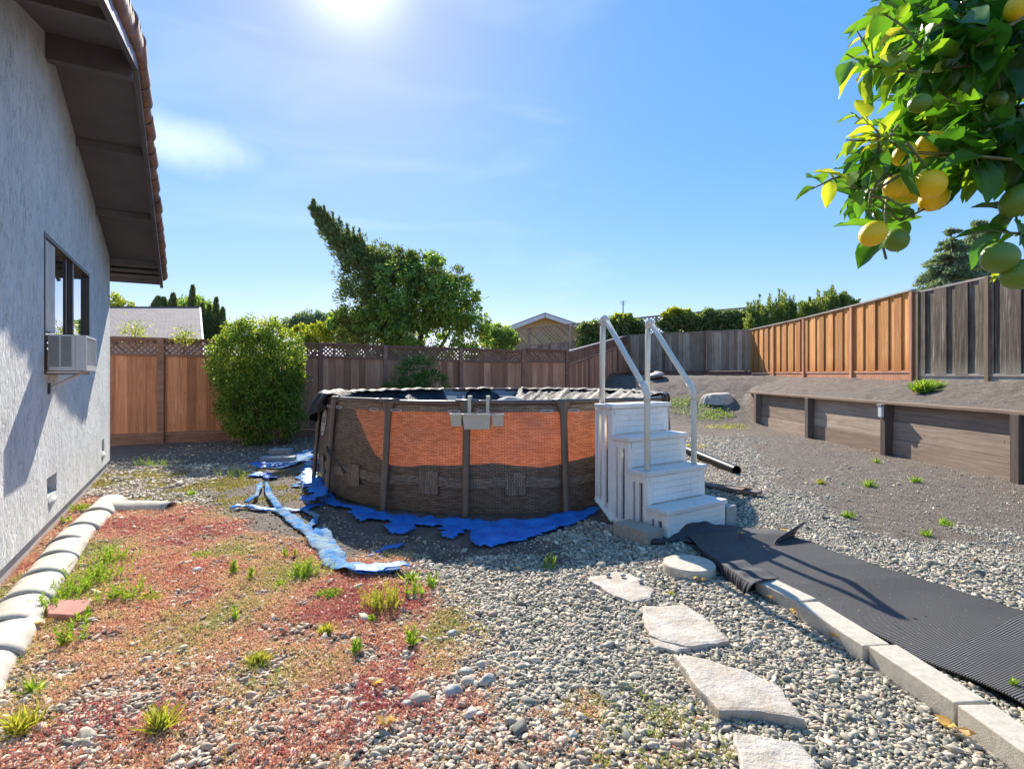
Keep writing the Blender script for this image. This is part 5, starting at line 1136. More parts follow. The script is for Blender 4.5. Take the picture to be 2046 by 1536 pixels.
mb.grid(lambda u, t: Vector((q.x + .36 * math.cos(u * 6.28) * math.cos((t - .5) * 3.14), q.y + .5 * math.sin(u * 6.28) * math.cos((t - .5) * 3.14), gz + .08 + .12 * math.sin((t - .5) * 3.14) + .05 * math.cos(u * 6.28))), 20, 8, True, .5)
mb.build('rock', M['stone_grey'], smooth=True, label='pale flat rock on the slope seen between the two handrails', cat='rock')
# corrugated drain pipe
M['black_pipe'] = mat_simple('black_pipe', (.022, .022, .024), .4, .2, 8, .1, 60)
a_ = G(1370, 905); b_ = G(1472, 948); a_.z = .07; b_.z = .065; mb = MB(); n = 90
mb.grid(lambda u, t: a_.lerp(b_, t) + Vector((0, 0, 1)) * ((.062 + .005 * math.sin(t * 260)) * math.sin(u * 6.2832)) + Vector(((b_ - a_).y, -(b_ - a_).x, 0)).normalized() * ((.062 + .005 * math.sin(t * 260)) * math.cos(u * 6.2832)) + Vector((0, .0, .0)), 20, 200, True, .5)
mb.build('drain_pipe', M['black_pipe'], smooth=True, solid=.006, label='black corrugated drain pipe lying on the gravel behind the steps', cat='pipe')
# planks / board on the ground behind the steps
M['old_board'] = mat_wood('old_board', (.16, .12, .10), (.26, .21, .18), (.36, .31, .27), scale=(3, 18, 18)); M['mat_sheet'] = mat_simple('mat_sheet', (.055, .053, .053), .7, .2, 30, .6, 300)
mb = MB(); a_, b_ = G(1390, 972), G(1518, 992); mb.bar(a_ + Vector((0, 0, .05)), b_ + Vector((0, 0, .05)), .16, .035); mb.build('timber_board', M['old_board'], label='old grey board lying on the gravel behind the lowest step', cat='board', bevel=.003)
mb = MB(); mb.bar(G(1440, 1002) + Vector((0, 0, .20)), G(1495, 986) + Vector((0, 0, .08)), .09, .012); mb.build('timber_lath', M['pale_post'], label='thin pale lath leaning out beside the lowest tread', cat='lath')
mb = MB(); mb.bar(G(1385, 1003) + Vector((0, 0, .012)), G(1462, 1018) + Vector((0, 0, .012)), .40, .02); mb.build('rubber_tile', M['mat_sheet'], label='dark rubber tile flat on the gravel right of the steps', cat='rubber tile')

# ------------------------------------------------------------------ black mats
def mat_ribbed():
    m, nt, b = new_mat('ribbed_rubber'); tcn = N(nt, "ShaderNodeTexCoord"); n0 = noise_n(nt, tcn.outputs['UV'], 1.5, 2); wv = mixc(nt, .05, tcn.outputs['UV'], n0.outputs['Color'], 'ADD')
    w = N(nt, "ShaderNodeTexWave"); w.bands_direction = 'Y'; w.inputs['Scale'].default_value = 22; w.inputs['Distortion'].default_value = .4; nt.links.new(wv, w.inputs[0])
    w2 = N(nt, "ShaderNodeTexWave"); w2.bands_direction = 'X'; w2.inputs['Scale'].default_value = 26; nt.links.new(wv, w2.inputs[0])
    mm = N(nt, "ShaderNodeMath", operation='MULTIPLY_ADD'); mm.inputs[1].default_value = .4; nt.links.new(w2.outputs['Fac'], mm.inputs[0]); nt.links.new(w.outputs['Fac'], mm.inputs[2])
    c = mixc(nt, w.outputs['Fac'], (.035, .033, .031), (.15, .145, .138)); nn_ = noise_n(nt, pos(nt), 3, 5, .6); c = mixc(nt, mrange(nt, nn_.outputs['Fac'], .5, .8, 0, .35), c, (.12, .11, .10)); nt.links.new(c, b.inputs['Base Color'])
    v = N(nt, "ShaderNodeTexVoronoi"); v.inputs['Scale'].default_value = 22; nt.links.new(pos(nt), v.inputs['Vector']); lt = N(nt, "ShaderNodeMath", operation='LESS_THAN'); lt.inputs[1].default_value = .09; nt.links.new(v.outputs['Distance'], lt.inputs[0])
    c = mixc(nt, lt.outputs[0], c, (.34, .31, .26)); nt.links.new(c, b.inputs['Base Color']); b.inputs['Roughness'].default_value = .55; bump(nt, b, mm.outputs[0], 1.0, .012); return m
M['ribbed'] = mat_ribbed()
EL = [(1.56, 5.02), (1.62, 4.62), (1.72, 4.2), (1.85, 3.78), (1.94, 3.55), (2.02, 3.2), (2.12, 2.83), (2.27, 2.49), (2.31, 2.0), (2.33, 1.4), (2.34, .7)]
ER = [(2.52, 4.95), (2.62, 4.72), (2.78, 4.25), (2.90, 3.98), (2.99, 3.78), (3.09, 3.55), (3.17, 3.38), (3.33, 2.95), (3.48, 2.4), (3.56, 1.6), (3.6, .7)]
def edge(L, t):
    x = t * (len(L) - 1); i = min(int(x), len(L) - 2); return Vector(L[i]).lerp(Vector(L[i + 1]), x - i)
def matfn(u, t):
    q = edge(EL, t).lerp(edge(ER, t), u); w = .008 * math.sin(t * 60 + u * 3) * (abs(u - .5) * 2) ** 2
    lump = .035 * max(0, math.exp(-((t - .02) / .05) ** 2)) ; z = .026 + .012 * mnoise.noise(Vector((q.x * 2.5, q.y * 2.5, 0))) + lump * math.sin(u * 3.1)
    return Vector((q.x + w, q.y, z + .01))
mb = MB(); mb.grid(matfn, 40, 180, False, .5, lambda u, t: (u * 1.05, t * 4.4)); mb.build('rubber_mat', M['ribbed'], smooth=True, solid=.010, label='long black ribbed rubber mat running to the right beside the kerb', cat='mat')
# second strip under the stairs with the raised flap
def mat2(u, t):
    a_ = Vector((1.30, 4.98)).lerp(Vector((1.72, 5.5)), t); b_ = Vector((2.12, 4.55)).lerp(Vector((2.62, 5.12)), t); q = a_.lerp(b_, u)
    return Vector((q.x, q.y, .030 + .015 * mnoise.noise(Vector((q.x * 4, q.y * 4, 2))) ))
mb = MB(); mb.grid(mat2, 24, 24, False, .5, lambda u, t: (u, t)); mb.build('rubber_mat', M['mat_sheet'], smooth=True, solid=.008, label='flat black mat lying under the foot of the steps', cat='mat')
fl = MB(); pA, pB = Vector((2.24, 4.70, .05)), Vector((2.52, 4.92, .05))
fl.grid(lambda u, t: pA.lerp(pB, u) + Vector((.05 * t + .10 * u * t, .05 * t, (.03 + .09 * u) * math.sin(t * 1.9))), 16, 8, False, .5); fl.build('mat_flap', M['mat_sheet'], smooth=True, solid=.010, label='curled up corner of black mat standing at the far end of the long mat', cat='mat')
# fabric draped over the buried kerb with fringe
M['netting'] = mat_simple('netting', (.05, .05, .053), .75, .4, 60, .8, 240)
def drp(u, t):
    top0, top1 = G(1402, 1098, .085), G(1505, 1166, .10); bot0, bot1 = G(1424, 1128, 0), G(1492, 1192, 0)
    back0, back1 = Vector((1.60, 4.98, .03)), Vector((1.86, 3.82, .095)); w = .005 * math.sin(u * 50) + .006 * math.sin(u * 117) + .004 * math.sin(u * 211)
    if t < .5: return back0.lerp(back1, u).lerp(top0.lerp(top1, u), t * 2) + Vector((0, 0, .008 * math.sin(u * 30 + t * 9)))
    k = (t - .5) * 2; q = top0.lerp(top1, u).lerp(bot0.lerp(bot1, u), k); return q + Vector((-w * k - .01 * math.sin(k * 3), -w * k, 0))
mb = MB(); mb.grid(drp, 140, 20, False, .5); mb.build('netting', M['netting'], smooth=True, solid=.005, label='black fringed netting draped over the buried kerb end', cat='netting')
# lumpy dark fabric at the front foot of the steps
mb = MB(); c0 = G(1385, 1072)
mb.grid(lambda u, t: Vector((c0.x - .30 + .62 * u + .1 * t, c0.y - .22 + .42 * t + .16 * u, .02 + .085 * math.sin(u * 3.14) * math.sin(t * 3.14) * (1 + .6 * mnoise.noise(Vector((u * 5, t * 5, 0)))) )), 30, 20, False, .5); mb.build('netting', M['netting'], smooth=True, solid=.004, label='bunched black netting heaped against the lowest riser', cat='netting')
mb = MB(); c0 = G(1310, 1090); mb.tube([c0 + Vector((-.05, .02, .03)), c0 + Vector((.05, 0, .035)), c0 + Vector((.12, .05, .03))], [.03, .028, .02], 8); mb.build('fabric_roll', M['netting'], smooth=True, label='short rolled end of black fabric by the brown block', cat='fabric')
# dried leaves
M['dry_leaf'] = mat_leaf('dry_leaf', (.45, .26, .10), (.60, .42, .20), (.68, .55, .32), trans=.3, rough=.6)
for i, (px, py, s, lab) in enumerate([(1660, 1280, .10, 'lobed tan dead leaf leaning on the second kerb block'), (1530, 1192, .08, 'orange brown dead leaf at the end of the first kerb block'), (1548, 1204, .07, 'yellow dead leaf below the first kerb block'), (1590, 1232, .06, 'small dry leaf by the gap between kerb blocks'), (1398, 1165, .07, 'yellow leaf tucked beside the round paver'),
        (1565, 1077, .05, 'orange fallen leaf under the raised mat corner'), (1475, 1085, .08, 'pink brown dry leaf on the mat near the steps'), (745, 1380, .06, 'curled pale leaf on the red gravel'), (772, 1462, .07, 'curled tan leaf near the bottom'), (90, 1256, .07, 'brown dead leaf beside the red brick'), (1915, 1470, .09, 'long dry leaf beside the nearest kerb block')]):
    q = G(px, py); n = 7; th = np.linspace(-1.3, 1.3, n) + i; D = np.stack([np.cos(th), np.sin(th), np.full(n, .35)], 1); C = np.tile(np.array([q.x, q.y, .03 if px not in (1565, 1475) else .085]), (n, 1))
    o = leaves('dead_leaf', C, D, np.full(n, s) * rng.uniform(.6, 1, n), np.full(n, s * .4), 'quad', M['dry_leaf'], loc=(q.x, q.y, .03)); tag(o, lab, 'dead leaf', 'dead leaves on the ground')
# ------------------------------------------------------------------ plants
M['shrub'] = mat_leaf('shrub', (.05, .11, .022), (.12, .22, .04), (.38, .45, .08), trans=.5)
M['box_leaf'] = mat_leaf('box_leaf', (.045, .10, .025), (.10, .19, .045), (.22, .32, .07), trans=.4)
M['cypress'] = mat_leaf('cypress', (.075, .12, .045), (.15, .22, .08), (.30, .37, .12), rough=.6, trans=.4, red=(.30, .17, .09))
M['vine'] = mat_leaf('vine', (.09, .19, .06), (.19, .34, .09), (.45, .55, .14), trans=.5)
M['bright'] = mat_leaf('bright', (.16, .24, .03), (.30, .38, .05), (.50, .50, .08), trans=.5)
M['ivy'] = mat_leaf('ivy', (.05, .10, .035), (.12, .20, .065), (.40, .46, .22), trans=.4, rough=.35)
M['podo'] = mat_leaf('podo', (.09, .15, .05), (.20, .29, .08), (.38, .45, .13), trans=.45)
M['cedar'] = mat_leaf('cedar', (.13, .19, .13), (.22, .30, .20), (.36, .44, .29), rough=.7, trans=.35)
M['bark'] = mat_simple('bark', (.12, .085, .06), .9, .3, 9, .8, 30)
M['weed'] = mat_leaf('weed', (.10, .21, .03), (.21, .36, .05), (.40, .50, .09), trans=.5); M['weed_y'] = mat_leaf('weed_y', (.20, .26, .05), (.34, .38, .07), (.52, .44, .12), trans=.5)
def plant(name, loc, label, cat, balls, n, L, W_, mat, seed, kind='quad', trunk=None, group=None, extra=None, **kw):
    th = thing(name, loc, label, cat, group); g = np.random.default_rng(seed)
    Pn, Dn = crown_points(balls, n, seed, **kw); k = Pn[:, 2] > hz(loc[0], loc[1]) + .02; Pn, Dn = Pn[k], Dn[k]; m_ = len(Pn)
    if extra is not None: Dn = Dn + np.array(extra)
    leaves('foliage' if cat not in ('tree',) else 'crown', Pn, Dn + g.normal(size=(m_, 3)) * .5, g.uniform(.7, 1.3, m_) * L, g.uniform(.7, 1.2, m_) * W_, kind, mat, th, seed=seed)
    if trunk:
        t = MB()
        for path, r in trunk: t.tube(path, r, 8)
        t.build('trunk' if cat == 'tree' else 'stems', M['bark'], th, smooth=True)
    return th
def branches(base, targets, r0, seed=1):
    g = random.Random(seed); out = []; base = Vector(base)
    for t_ in targets:
        t_ = Vector(t_); m1 = base.lerp(t_, .35) + Vector((g.uniform(-.1, .1), g.uniform(-.1, .1), .1)); m2 = base.lerp(t_, .7) + Vector((g.uniform(-.1, .1), g.uniform(-.1, .1), .05))
        out.append(([base, m1, m2, t_], [r0, r0 * .75, r0 * .45, r0 * .15]))
    return out
# big round shrub by the left fence
c = (-5.48, 11.9)
plant('round_shrub', (c[0], c[1], 0), 'big rounded bright green shrub against the back fence left of the pool', 'shrub',
      [((c[0], c[1], 1.42), .90, .85, 1.20), ((c[0] + .08, c[1], .75), .84, .8, .75), ((c[0] - .28, c[1] - .1, 1.75), .66, .7, .85), ((c[0] + .34, c[1], 1.8), .62, .65, .8), ((c[0] + .05, c[1] + .1, 1.3), .7, .6, 1.0)], 44000, .052, .034, M['shrub'], 5, shell=.80, clump=.17, sub=120,
      trunk=branches((c[0], c[1], -.05), [(c[0] + dx_, c[1] + dy_, 1.6 + .3 * dx_) for dx_, dy_ in ((-.6, .2), (-.2, -.4), (.3, .3), (.6, -.2), (0, .1))], .05, 2))
g_ = np.random.default_rng(44)     # loose upper shoots
th = [o for o in scene.objects if o.name.startswith('round_shrub')][0]
nS = 240; Cs, Ds = [], []
for i in range(nS):
    a_ = g_.uniform(0, 6.28); e_ = g_.uniform(.05, 1.4); d0 = np.array([math.cos(a_) * math.cos(e_), math.sin(a_) * math.cos(e_), math.sin(e_)]); p0 = np.array([c[0], c[1], 1.42]) + d0 * np.array([.90, .84, 1.2]); L_ = g_.uniform(.08, .26)
    dd = d0 * .5 + np.array([0, 0, .8]) + g_.normal(size=3) * .35; dd /= np.linalg.norm(dd)
    for k in range(9): Cs.append(p0 + dd * L_ * k / 8); Ds.append(dd * .4 + g_.normal(size=3) * .7)
leaves('shoots', np.array(Cs), np.array(Ds), np.full(len(Cs), .05), np.full(len(Cs), .03), 'quad', M['bright'], th)
# small bush behind the pool
c = (-2.32, 13.35)
plant('small_bush', (c[0], c[1], 0), 'small dark rounded bush against the fence behind the pool', 'shrub', [((c[0] + .05, c[1], 1.15), .68, .5, .80), ((c[0], c[1] - .1, 1.2), .4, .35, .5), ((c[0] + .1, c[1] - .15, .85), .5, .35, .5), ((c[0] - .45, c[1], .95), .42, .4, .55), ((c[0] + .35, c[1], 1.0), .42, .4, .6)], 14000, .05, .028, M['box_leaf'], 8, shell=.8, clump=.16, sub=90, trunk=branches((c[0], c[1], -.05), [(c[0], c[1], 1.0), (c[0] + .3, c[1], 1.1)], .03))
# leaning cypress covered in vines, behind the back fence
def B_(px, py, rp, d, ry=None, rz=None): q = P(px, py, d); s = d / F; return ((q.x, q.y, q.z), rp * s, (ry or rp) * s, (rz or rp) * s)
D0 = 17.0; th = thing('vine_covered_tree', (-3.2, D0, 0), 'tall leaning dark conifer overgrown with vines rising behind the back fence', 'tree')
cb_ = [B_(760, 528, 34, D0), B_(800, 535, 36, D0 + .2), B_(828, 530, 28, D0), B_(905, 570, 34, D0 + .2), B_(735, 545, 52, D0), B_(765, 535, 46, D0 + .4), B_(720, 600, 50, D0 - .3), B_(790, 590, 70, D0), B_(760, 650, 62, D0 + .3), B_(845, 545, 40, D0 + .3), B_(700, 650, 34, D0), B_(870, 600, 60, D0 + .2), B_(715, 510, 34, D0), B_(692, 490, 26, D0), B_(735, 680, 60, D0)]
Pn, Dn = crown_points(cb_, 36000, 21, shell=.55, clump=.24, sub=40); g_ = np.random.default_rng(3)
# tapering leaning tip made of short upswept sprays
tipA, tipB = P(742, 545, D0), P(624, 416, D0); tt = g_.random(9000) ** .8; w_ = (.56 * (1 - tt) ** .85 + .03)
ax_ = np.array(tipA)[None] * (1 - tt[:, None]) + np.array(tipB)[None] * tt[:, None]; bow = np.sin(tt * 3.14) * -.10
dn_ = g_.normal(size=(9000, 3)); dn_ /= np.linalg.norm(dn_, axis=1, keepdims=True); lump = .35 + .95 * (np.sin(tt * 34 + np.round(dn_[:, 0] * 2) * 1.9 + np.round(dn_[:, 2] * 2) * 2.7) ** 2) ** 1.5
Pt = ax_ + dn_ * (w_ * lump * g_.random(9000) ** .4)[:, None] + np.stack([bow, bow * 0, bow * .6], 1); dirT = np.array(tipB - tipA); dirT /= np.linalg.norm(dirT)
spr, sdr = [], []
for k in range(46):
    t_ = g_.random() ** .9; o_ = np.array(tipA) * (1 - t_) + np.array(tipB) * t_; a_ = g_.uniform(0, 6.28); side = np.array([math.cos(a_) * .8, g_.normal() * .3, abs(math.sin(a_))]) ; dv = side * .8 + (np.array(tipB) - np.array(tipA)) * .35; dv /= np.linalg.norm(dv); L_ = (.50 * (1 - t_) + .16) * g_.uniform(.8, 1.5); m_ = 110; q_ = g_.random(m_)
    spr.append(o_ + dv * (L_ * q_)[:, None] * 1.25 + g_.normal(size=(m_, 3)) * (.05 * (1 - q_) + .012)[:, None]); sdr.append(np.tile(dv, (m_, 1)))
Pt = np.concatenate([Pt] + spr); dn_ = np.concatenate([dn_] + sdr)
Pn = np.concatenate([Pn, Pt]); Dn = np.concatenate([Dn + np.array([-.35, 0, .6]), dn_ * .45 + dirT[None] * 1.1]); n_ = len(Pn)
leaves('crown', Pn, Dn + g_.normal(size=(n_, 3)) * .25, g_.uniform(.07, .15, n_), g_.uniform(.03, .055, n_), 'quad', M['cypress'], th, seed=4)
vb = [B_(800, 560, 45, D0 - .6), B_(845, 600, 60, D0 - .6), B_(900, 620, 50, D0 - .5), B_(940, 660, 40, D0 - .4), B_(850, 665, 70, D0 - .5), B_(920, 590, 32, D0 - .2), B_(870, 545, 38, D0 - .2), B_(780, 640, 50, D0 - .7), B_(690, 640, 30, D0 - .5), B_(735, 640, 30, D0 - .8), B_(950, 690, 28, D0 - .4)]
Pn, Dn = crown_points(vb, 22000, 31, shell=.7, clump=.22, sub=34); n_ = len(Pn); leaves('vines', Pn, Dn * .6 + np.array([0, -.3, -.7]), g_.uniform(.08, .14, n_), g_.uniform(.045, .075, n_), 'quad', M['vine'], th, seed=6)
# hanging bright leaf trails
Cs, Ds = [], []
for (px, py, ln_) in [(838, 545, 60), (850, 560, 70), (868, 548, 60), (875, 560, 50), (815, 580, 60), (826, 600, 50), (905, 600, 60), (925, 610, 60), (932, 625, 50), (915, 630, 40), (895, 575, 40), (955, 640, 50), (720, 620, 40), (738, 622, 30), (800, 545, 30), (880, 585, 60)]:
    for k in range(26):
        q = P(px + g_.normal() * 5 + k * .3, py + ln_ * k / 26, D0 - 1.05 + .25 * g_.random()); Cs.append(np.array(q)); Ds.append(np.array([g_.normal() * .7, -.2 + g_.normal() * .3, -.8]))
leaves('hanging_vines', np.array(Cs), np.array(Ds), g_.uniform(.11, .18, len(Cs)), g_.uniform(.04, .07, len(Cs)), 'quad', M['bright'], th, seed=9)
t = MB()
for path, r in branches((-3.4, D0, -.1), [tuple(P(760, 560, D0)), tuple(P(850, 600, D0)), tuple(P(700, 640, D0)), tuple(P(900, 660, D0))], .16, 4): t.tube(path, r, 8)
t.tube([P(760, 560, D0), P(690, 490, D0), P(640, 435, D0)], [.06, .04, .012], 6); t.build('trunk', M['bark'], th, smooth=True)
# wiry vine tendrils
t = MB()
for (a_, b_, c_) in (((760, 500), (790, 500), (806, 488)), ((955, 590), (968, 597), (978, 592)), ((690, 545), (683, 540), (680, 530)), ((860, 520), (875, 512), (885, 505))): t.tube([P(*a_, D0), P(*b_, D0), P(*c_, D0)], .008, 4)
t.build('tendrils', M['bark'], th)
# trees beyond the fences
def tree(px, py, rp, d, label, mat, n, L, W_, seed, balls, name='tree', cat='tree', group='trees and shrubs beyond the fences', **kw):
    q = P(px, py, d); bs = [B_(*b_) for b_ in balls]; z0 = hz(q.x, q.y) if d < 24 else 0.5
    return plant(name, (q.x, d, z0), label, cat, bs, n, L, W_, mat, seed, trunk=branches((q.x, d, z0 - .1), [b_[0] for b_ in bs[:4]], .12, seed), group=group, **kw)
tree(240, 600, 30, 26, 'golden leaved treetop peeking over the neighbour roof by the house wall', M['bright'], 6000, .12, .07, 51, [(228, 618, 26, 26), (250, 620, 18, 26), (205, 625, 26, 26)])
tree(370, 640, 60, 25, 'round green tree behind the end of the shingle roof', M['vine'], 9000, .14, .08, 52, [(375, 625, 32, 25.5), (350, 618, 22, 25.5), (415, 645, 30, 25), (395, 612, 22, 26), (440, 665, 26, 24.5)])
sp_l = [(316, 597, 612, 'narrow dark cypress spire, leftmost of the two small ones above the shingle roof'), (327, 599, 612, 'narrow dark cypress spire, right one of the small pair above the shingle roof'), (346, 590, 625, 'dark cypress spire standing alone above the roof ridge'), (385, 574, 640, 'tallest dark cypress spire above the roof end'), (405, 608, 665, 'dark cypress spire left of the leaning ones'), (418, 612, 670, 'short dark cypress between the leaning spires'), (432, 598, 672, 'leaning dark cypress spire near the big shrub'), (445, 618, 672, 'low dark cypress spire just above the big shrub')]
for i, (px, top, bot, lab) in enumerate(sp_l):
    d = 23.5; A_, B2 = P(px - 3, bot + 10, d), P(px, top, d); g_ = np.random.default_rng(70 + i); n_ = 1500; tt = g_.random(n_); hgt = (B2 - A_).length; w_ = .26 * (1 - tt) ** .7 + .01
    dn_ = g_.normal(size=(n_, 3)); dn_ /= np.linalg.norm(dn_, axis=1, keepdims=True); Pn = np.array(A_)[None] * (1 - tt[:, None]) + np.array(B2)[None] * tt[:, None] + dn_ * (w_ * g_.random(n_) ** .4)[:, None]
    th = thing('cypress_tree', (A_.x, d, 0), lab, 'tree', 'cypress spires over the neighbour roof'); leaves('crown', Pn, dn_ * .5 + np.array([.1, 0, 1.2]), g_.uniform(.10, .18, n_), g_.uniform(.035, .06, n_), 'quad', M['cypress'], th, seed=i)
    t = MB(); t.tube([Vector((A_.x, d, 0)), A_, A_.lerp(B2, .8)], [.09, .06, .01], 6); t.build('trunk', M['bark'], th)
tree(660, 670, 40, 20, 'yellow green citrus bush behind the fence left of the vine covered tree', M['bright'], 9000, .10, .055, 55, [(640, 672, 24, 20), (672, 665, 26, 20), (700, 680, 22, 19.8), (615, 680, 18, 20), (600, 662, 14, 20.4)], cat='shrub', name='citrus_bush')
tree(600, 650, 30, 30, 'flat dark cedar far off between the shrub and the vine covered tree', M['cedar'], 4500, .22, .08, 56, [(600, 650, 18, 30), (625, 645, 22, 30), (650, 650, 18, 30), (580, 655, 16, 30), (640, 640, 12, 30)])
tree(1000, 652, 24, 25, 'light green bush beside the yellow house gable', M['vine'], 5000, .12, .06, 57, [(993, 662, 14, 25), (1010, 668, 14, 25), (978, 672, 14, 25), (1024, 676, 12, 25), (995, 685, 18, 25), (1012, 688, 16, 25)], cat='shrub', name='garden_bush')
tree(860, 688, 30, 17.2, 'pale green young leaves over the fence top below the vines', M['bright'], 3000, .10, .06, 58, [(800, 690, 16, 17), (830, 692, 14, 17), (775, 688, 12, 17)], cat='shrub', name='garden_bush')
# vines creeping over the red fence
for (px, py, lab) in ((268, 655, 'feathery yellow green sprig above the red fence by the house'), (368, 662, 'small sprig growing over the red fence at the roof end')):
    q = P(px, py + 10, 11.9); th = thing('fence_sprig', (q.x, q.y, q.z - .2), lab, 'plant', 'sprigs above the red fence'); n_ = 260; g_ = np.random.default_rng(int(px)); s = .16 if px < 300 else .12
    Pn = np.array(q)[None] + g_.normal(size=(n_, 3)) * np.array([s, .08, s * .8]); leaves('foliage', Pn, g_.normal(size=(n_, 3)) * .6 + np.array([0, 0, .3]), g_.uniform(.05, .09, n_), g_.uniform(.018, .03, n_), 'quad', M['bright'], th, seed=2)
    t = MB(); t.tube([q + Vector((0, 0, -.4)), q + Vector((.02, 0, 0)), q + Vector((.05, 0, .15))], [.012, .008, .004], 5); t.build('stems', M['bark'], th)
# ivy along the neighbour lattice: low hanging masses that hug the fence
def nfy(px): k = (px - CX) / F; t_ = (k * NAp.y - NAp.x) / ((NBp.x - NAp.x) - k * (NBp.y - NAp.y)); return NAp.y + (NBp.y - NAp.y) * t_
for i, (x0, x1, ytop, ybot, lab, mat, n_, nb) in enumerate([
    (1158, 1212, 638, 692, 'ivy climbing the lattice left of the handrails', M['ivy'], 5000, 6),
    (1206, 1292, 630, 690, 'ivy mound over the lattice seen between the handrails', M['ivy'], 9000, 9),
    (1322, 1396, 624, 664, 'ivy bushing over the lattice right of the handrails', M['ivy'], 6000, 7),
    (1390, 1512, 616, 674, 'dense ivy along the right end of the lattice', M['ivy'], 13000, 16),
    (1222, 1268, 628, 650, 'yellow bush top above the ivy between the handrails', M['bright'], 3000, 5),
    (1330, 1386, 614, 640, 'yellow bush top above the ivy right of the handrails', M['bright'], 3400, 6)]):
    g_ = np.random.default_rng(200 + i); bl = []
    for k in range(nb):
        px = x0 + (x1 - x0) * (k + .5) / nb; d = nfy(px) - .25 - .25 * g_.random(); yt = ytop + g_.uniform(0, 8) + (10 if k in (0, nb - 1) else 0); yb_ = ybot - g_.uniform(0, 8); bl.append(B_(px, (yt + yb_) / 2, (x1 - x0) / nb * .95, d, ry=12, rz=(yb_ - yt) / 2))
    q = Vector(bl[0][0]); plant('ivy' if i < 4 else 'bush', (q.x, q.y, 1.4), lab, 'ivy' if i < 4 else 'shrub', bl, n_, .12, .08, mat, 80 + i, group='ivy on the neighbour lattice', shell=.5, clump=.4, sub=14, trunk=branches((q.x, q.y, 1.3), [b_[0] for b_ in bl[:2]], .04, i))
# upright podocarpus shrubs behind the orange fence
for i, (px, top, w) in enumerate([(1520, 578, 14), (1555, 572, 16), (1583, 588, 14), (1640, 568, 14), (1664, 572, 14), (1690, 582, 14), (1618, 592, 12), (1505, 600, 10)]):
    d = 22.5 if px > 1600 else 23.5; bot = 668 - (px - 1500) * .25; g_ = np.random.default_rng(90 + i); n_ = 5200; q = P(px, bot, d)
    Pn, Dn = [], []
    for k in range(30):
        a0 = g_.normal() * w * .7; h_ = g_.uniform(.35, 1.0) ** 1.2 ; topk = bot - (bot - top) * h_ * (1 - abs(a0) / w * .25); m_ = n_ // 30; tt = g_.random(m_); b0 = P(px + a0 * .7, bot, d + g_.normal() * .25); b1 = P(px + a0 * 1.5, topk, d + g_.normal() * .3)
        Pn.append(np.array(b0)[None] * (1 - tt[:, None]) + np.array(b1)[None] * tt[:, None] + g_.normal(size=(m_, 3)) * (.075 * (1 - tt[:, None]) ** 1.5 + .018)); Dn.append(g_.normal(size=(m_, 3)) * .45 + np.array([0, 0, 1]))
    th = thing('podocarpus', (q.x, d, 1.4), ['slim upright shrub %s' % s_ for s_ in ('behind the orange fence, second from the left', 'with tall pale shoots, third from the left behind the orange fence', 'shorter, fourth from the left behind the orange fence', 'tallest of the right hand clump behind the orange fence', 'in the middle of the right hand clump behind the orange fence', 'at the right end behind the orange fence', 'low, between the two clumps behind the orange fence', 'at the far left by the fence corner')][i], 'shrub', 'upright shrubs behind the orange fence')
    Pn = np.concatenate(Pn); Dn = np.concatenate(Dn); leaves('foliage', Pn, Dn, g_.uniform(.09, .15, len(Pn)), g_.uniform(.022, .038, len(Pn)), 'quad', M['podo'], th, seed=i)
    t = MB()
    for k in range(4): t.tube([q + Vector((g_.normal() * .06, 0, -.3)), P(px + g_.normal() * w * .6, (bot + top) / 2, d)], [.02, .006], 5)
    t.build('stems', M['bark'], th)
# cedars at the far right: tiers of drooping boughs
for i, (px, top, bot, w, lab) in enumerate([(1900, 458, 620, 92, 'tall blue green cedar beyond the dark fence, the left of two'), (1955, 442, 600, 88, 'tall blue green cedar beyond the dark fence, the right of two')]):
    d = 34.0 + i * 2; g_ = np.random.default_rng(120 + i); s = d / F; base = P(px, bot, d); tp = P(px, top, d); Pn, Dn = [], []; t = MB(); Hh = tp.z - base.z
    for k in range(120):
        f = g_.random() ** .8; z = base.z + Hh * (1 - f) * 1.0; rad = w * s * (.10 + .95 * f) * g_.uniform(.55, 1.05); a_ = g_.uniform(0, 6.28); dv = np.array([math.cos(a_), math.sin(a_), 0]); m_ = 190
        tt = g_.random(m_) ** .8; o_ = np.array([base.x, d, z]); droop = -.28 * rad * tt ** 2 + .12 * rad * tt; ww = .05 + .14 * rad * np.sin(tt * 2.8)
        Pn.append(o_ + dv * (rad * tt)[:, None] + np.stack([-dv[1] * ww * g_.normal(size=m_), dv[0] * ww * g_.normal(size=m_), droop + g_.normal(size=m_) * .035], 1)); Dn.append(dv[None] * .8 + g_.normal(size=(m_, 3)) * .5 + np.array([0, 0, -.15]))
        t.tube([Vector(o_), Vector(o_ + dv * rad * .5 + np.array([0, 0, .03 * rad])), Vector(o_ + dv * rad * .95 + np.array([0, 0, -.16 * rad]))], [.04, .025, .008], 4)
    th = thing('cedar_tree', (base.x, d, 1.0), lab, 'tree', 'cedars beyond the right fence'); Pn = np.concatenate(Pn); Dn = np.concatenate(Dn); leaves('crown', Pn, Dn, g_.uniform(.16, .28, len(Pn)), g_.uniform(.05, .09, len(Pn)), 'quad', M['cedar'], th, seed=i)
    t.tube([Vector((base.x, d, .8)), Vector((base.x, d, base.z + Hh * .5)), tp], [.30, .16, .02], 8); t.build('trunk', M['bark'], th, smooth=True)
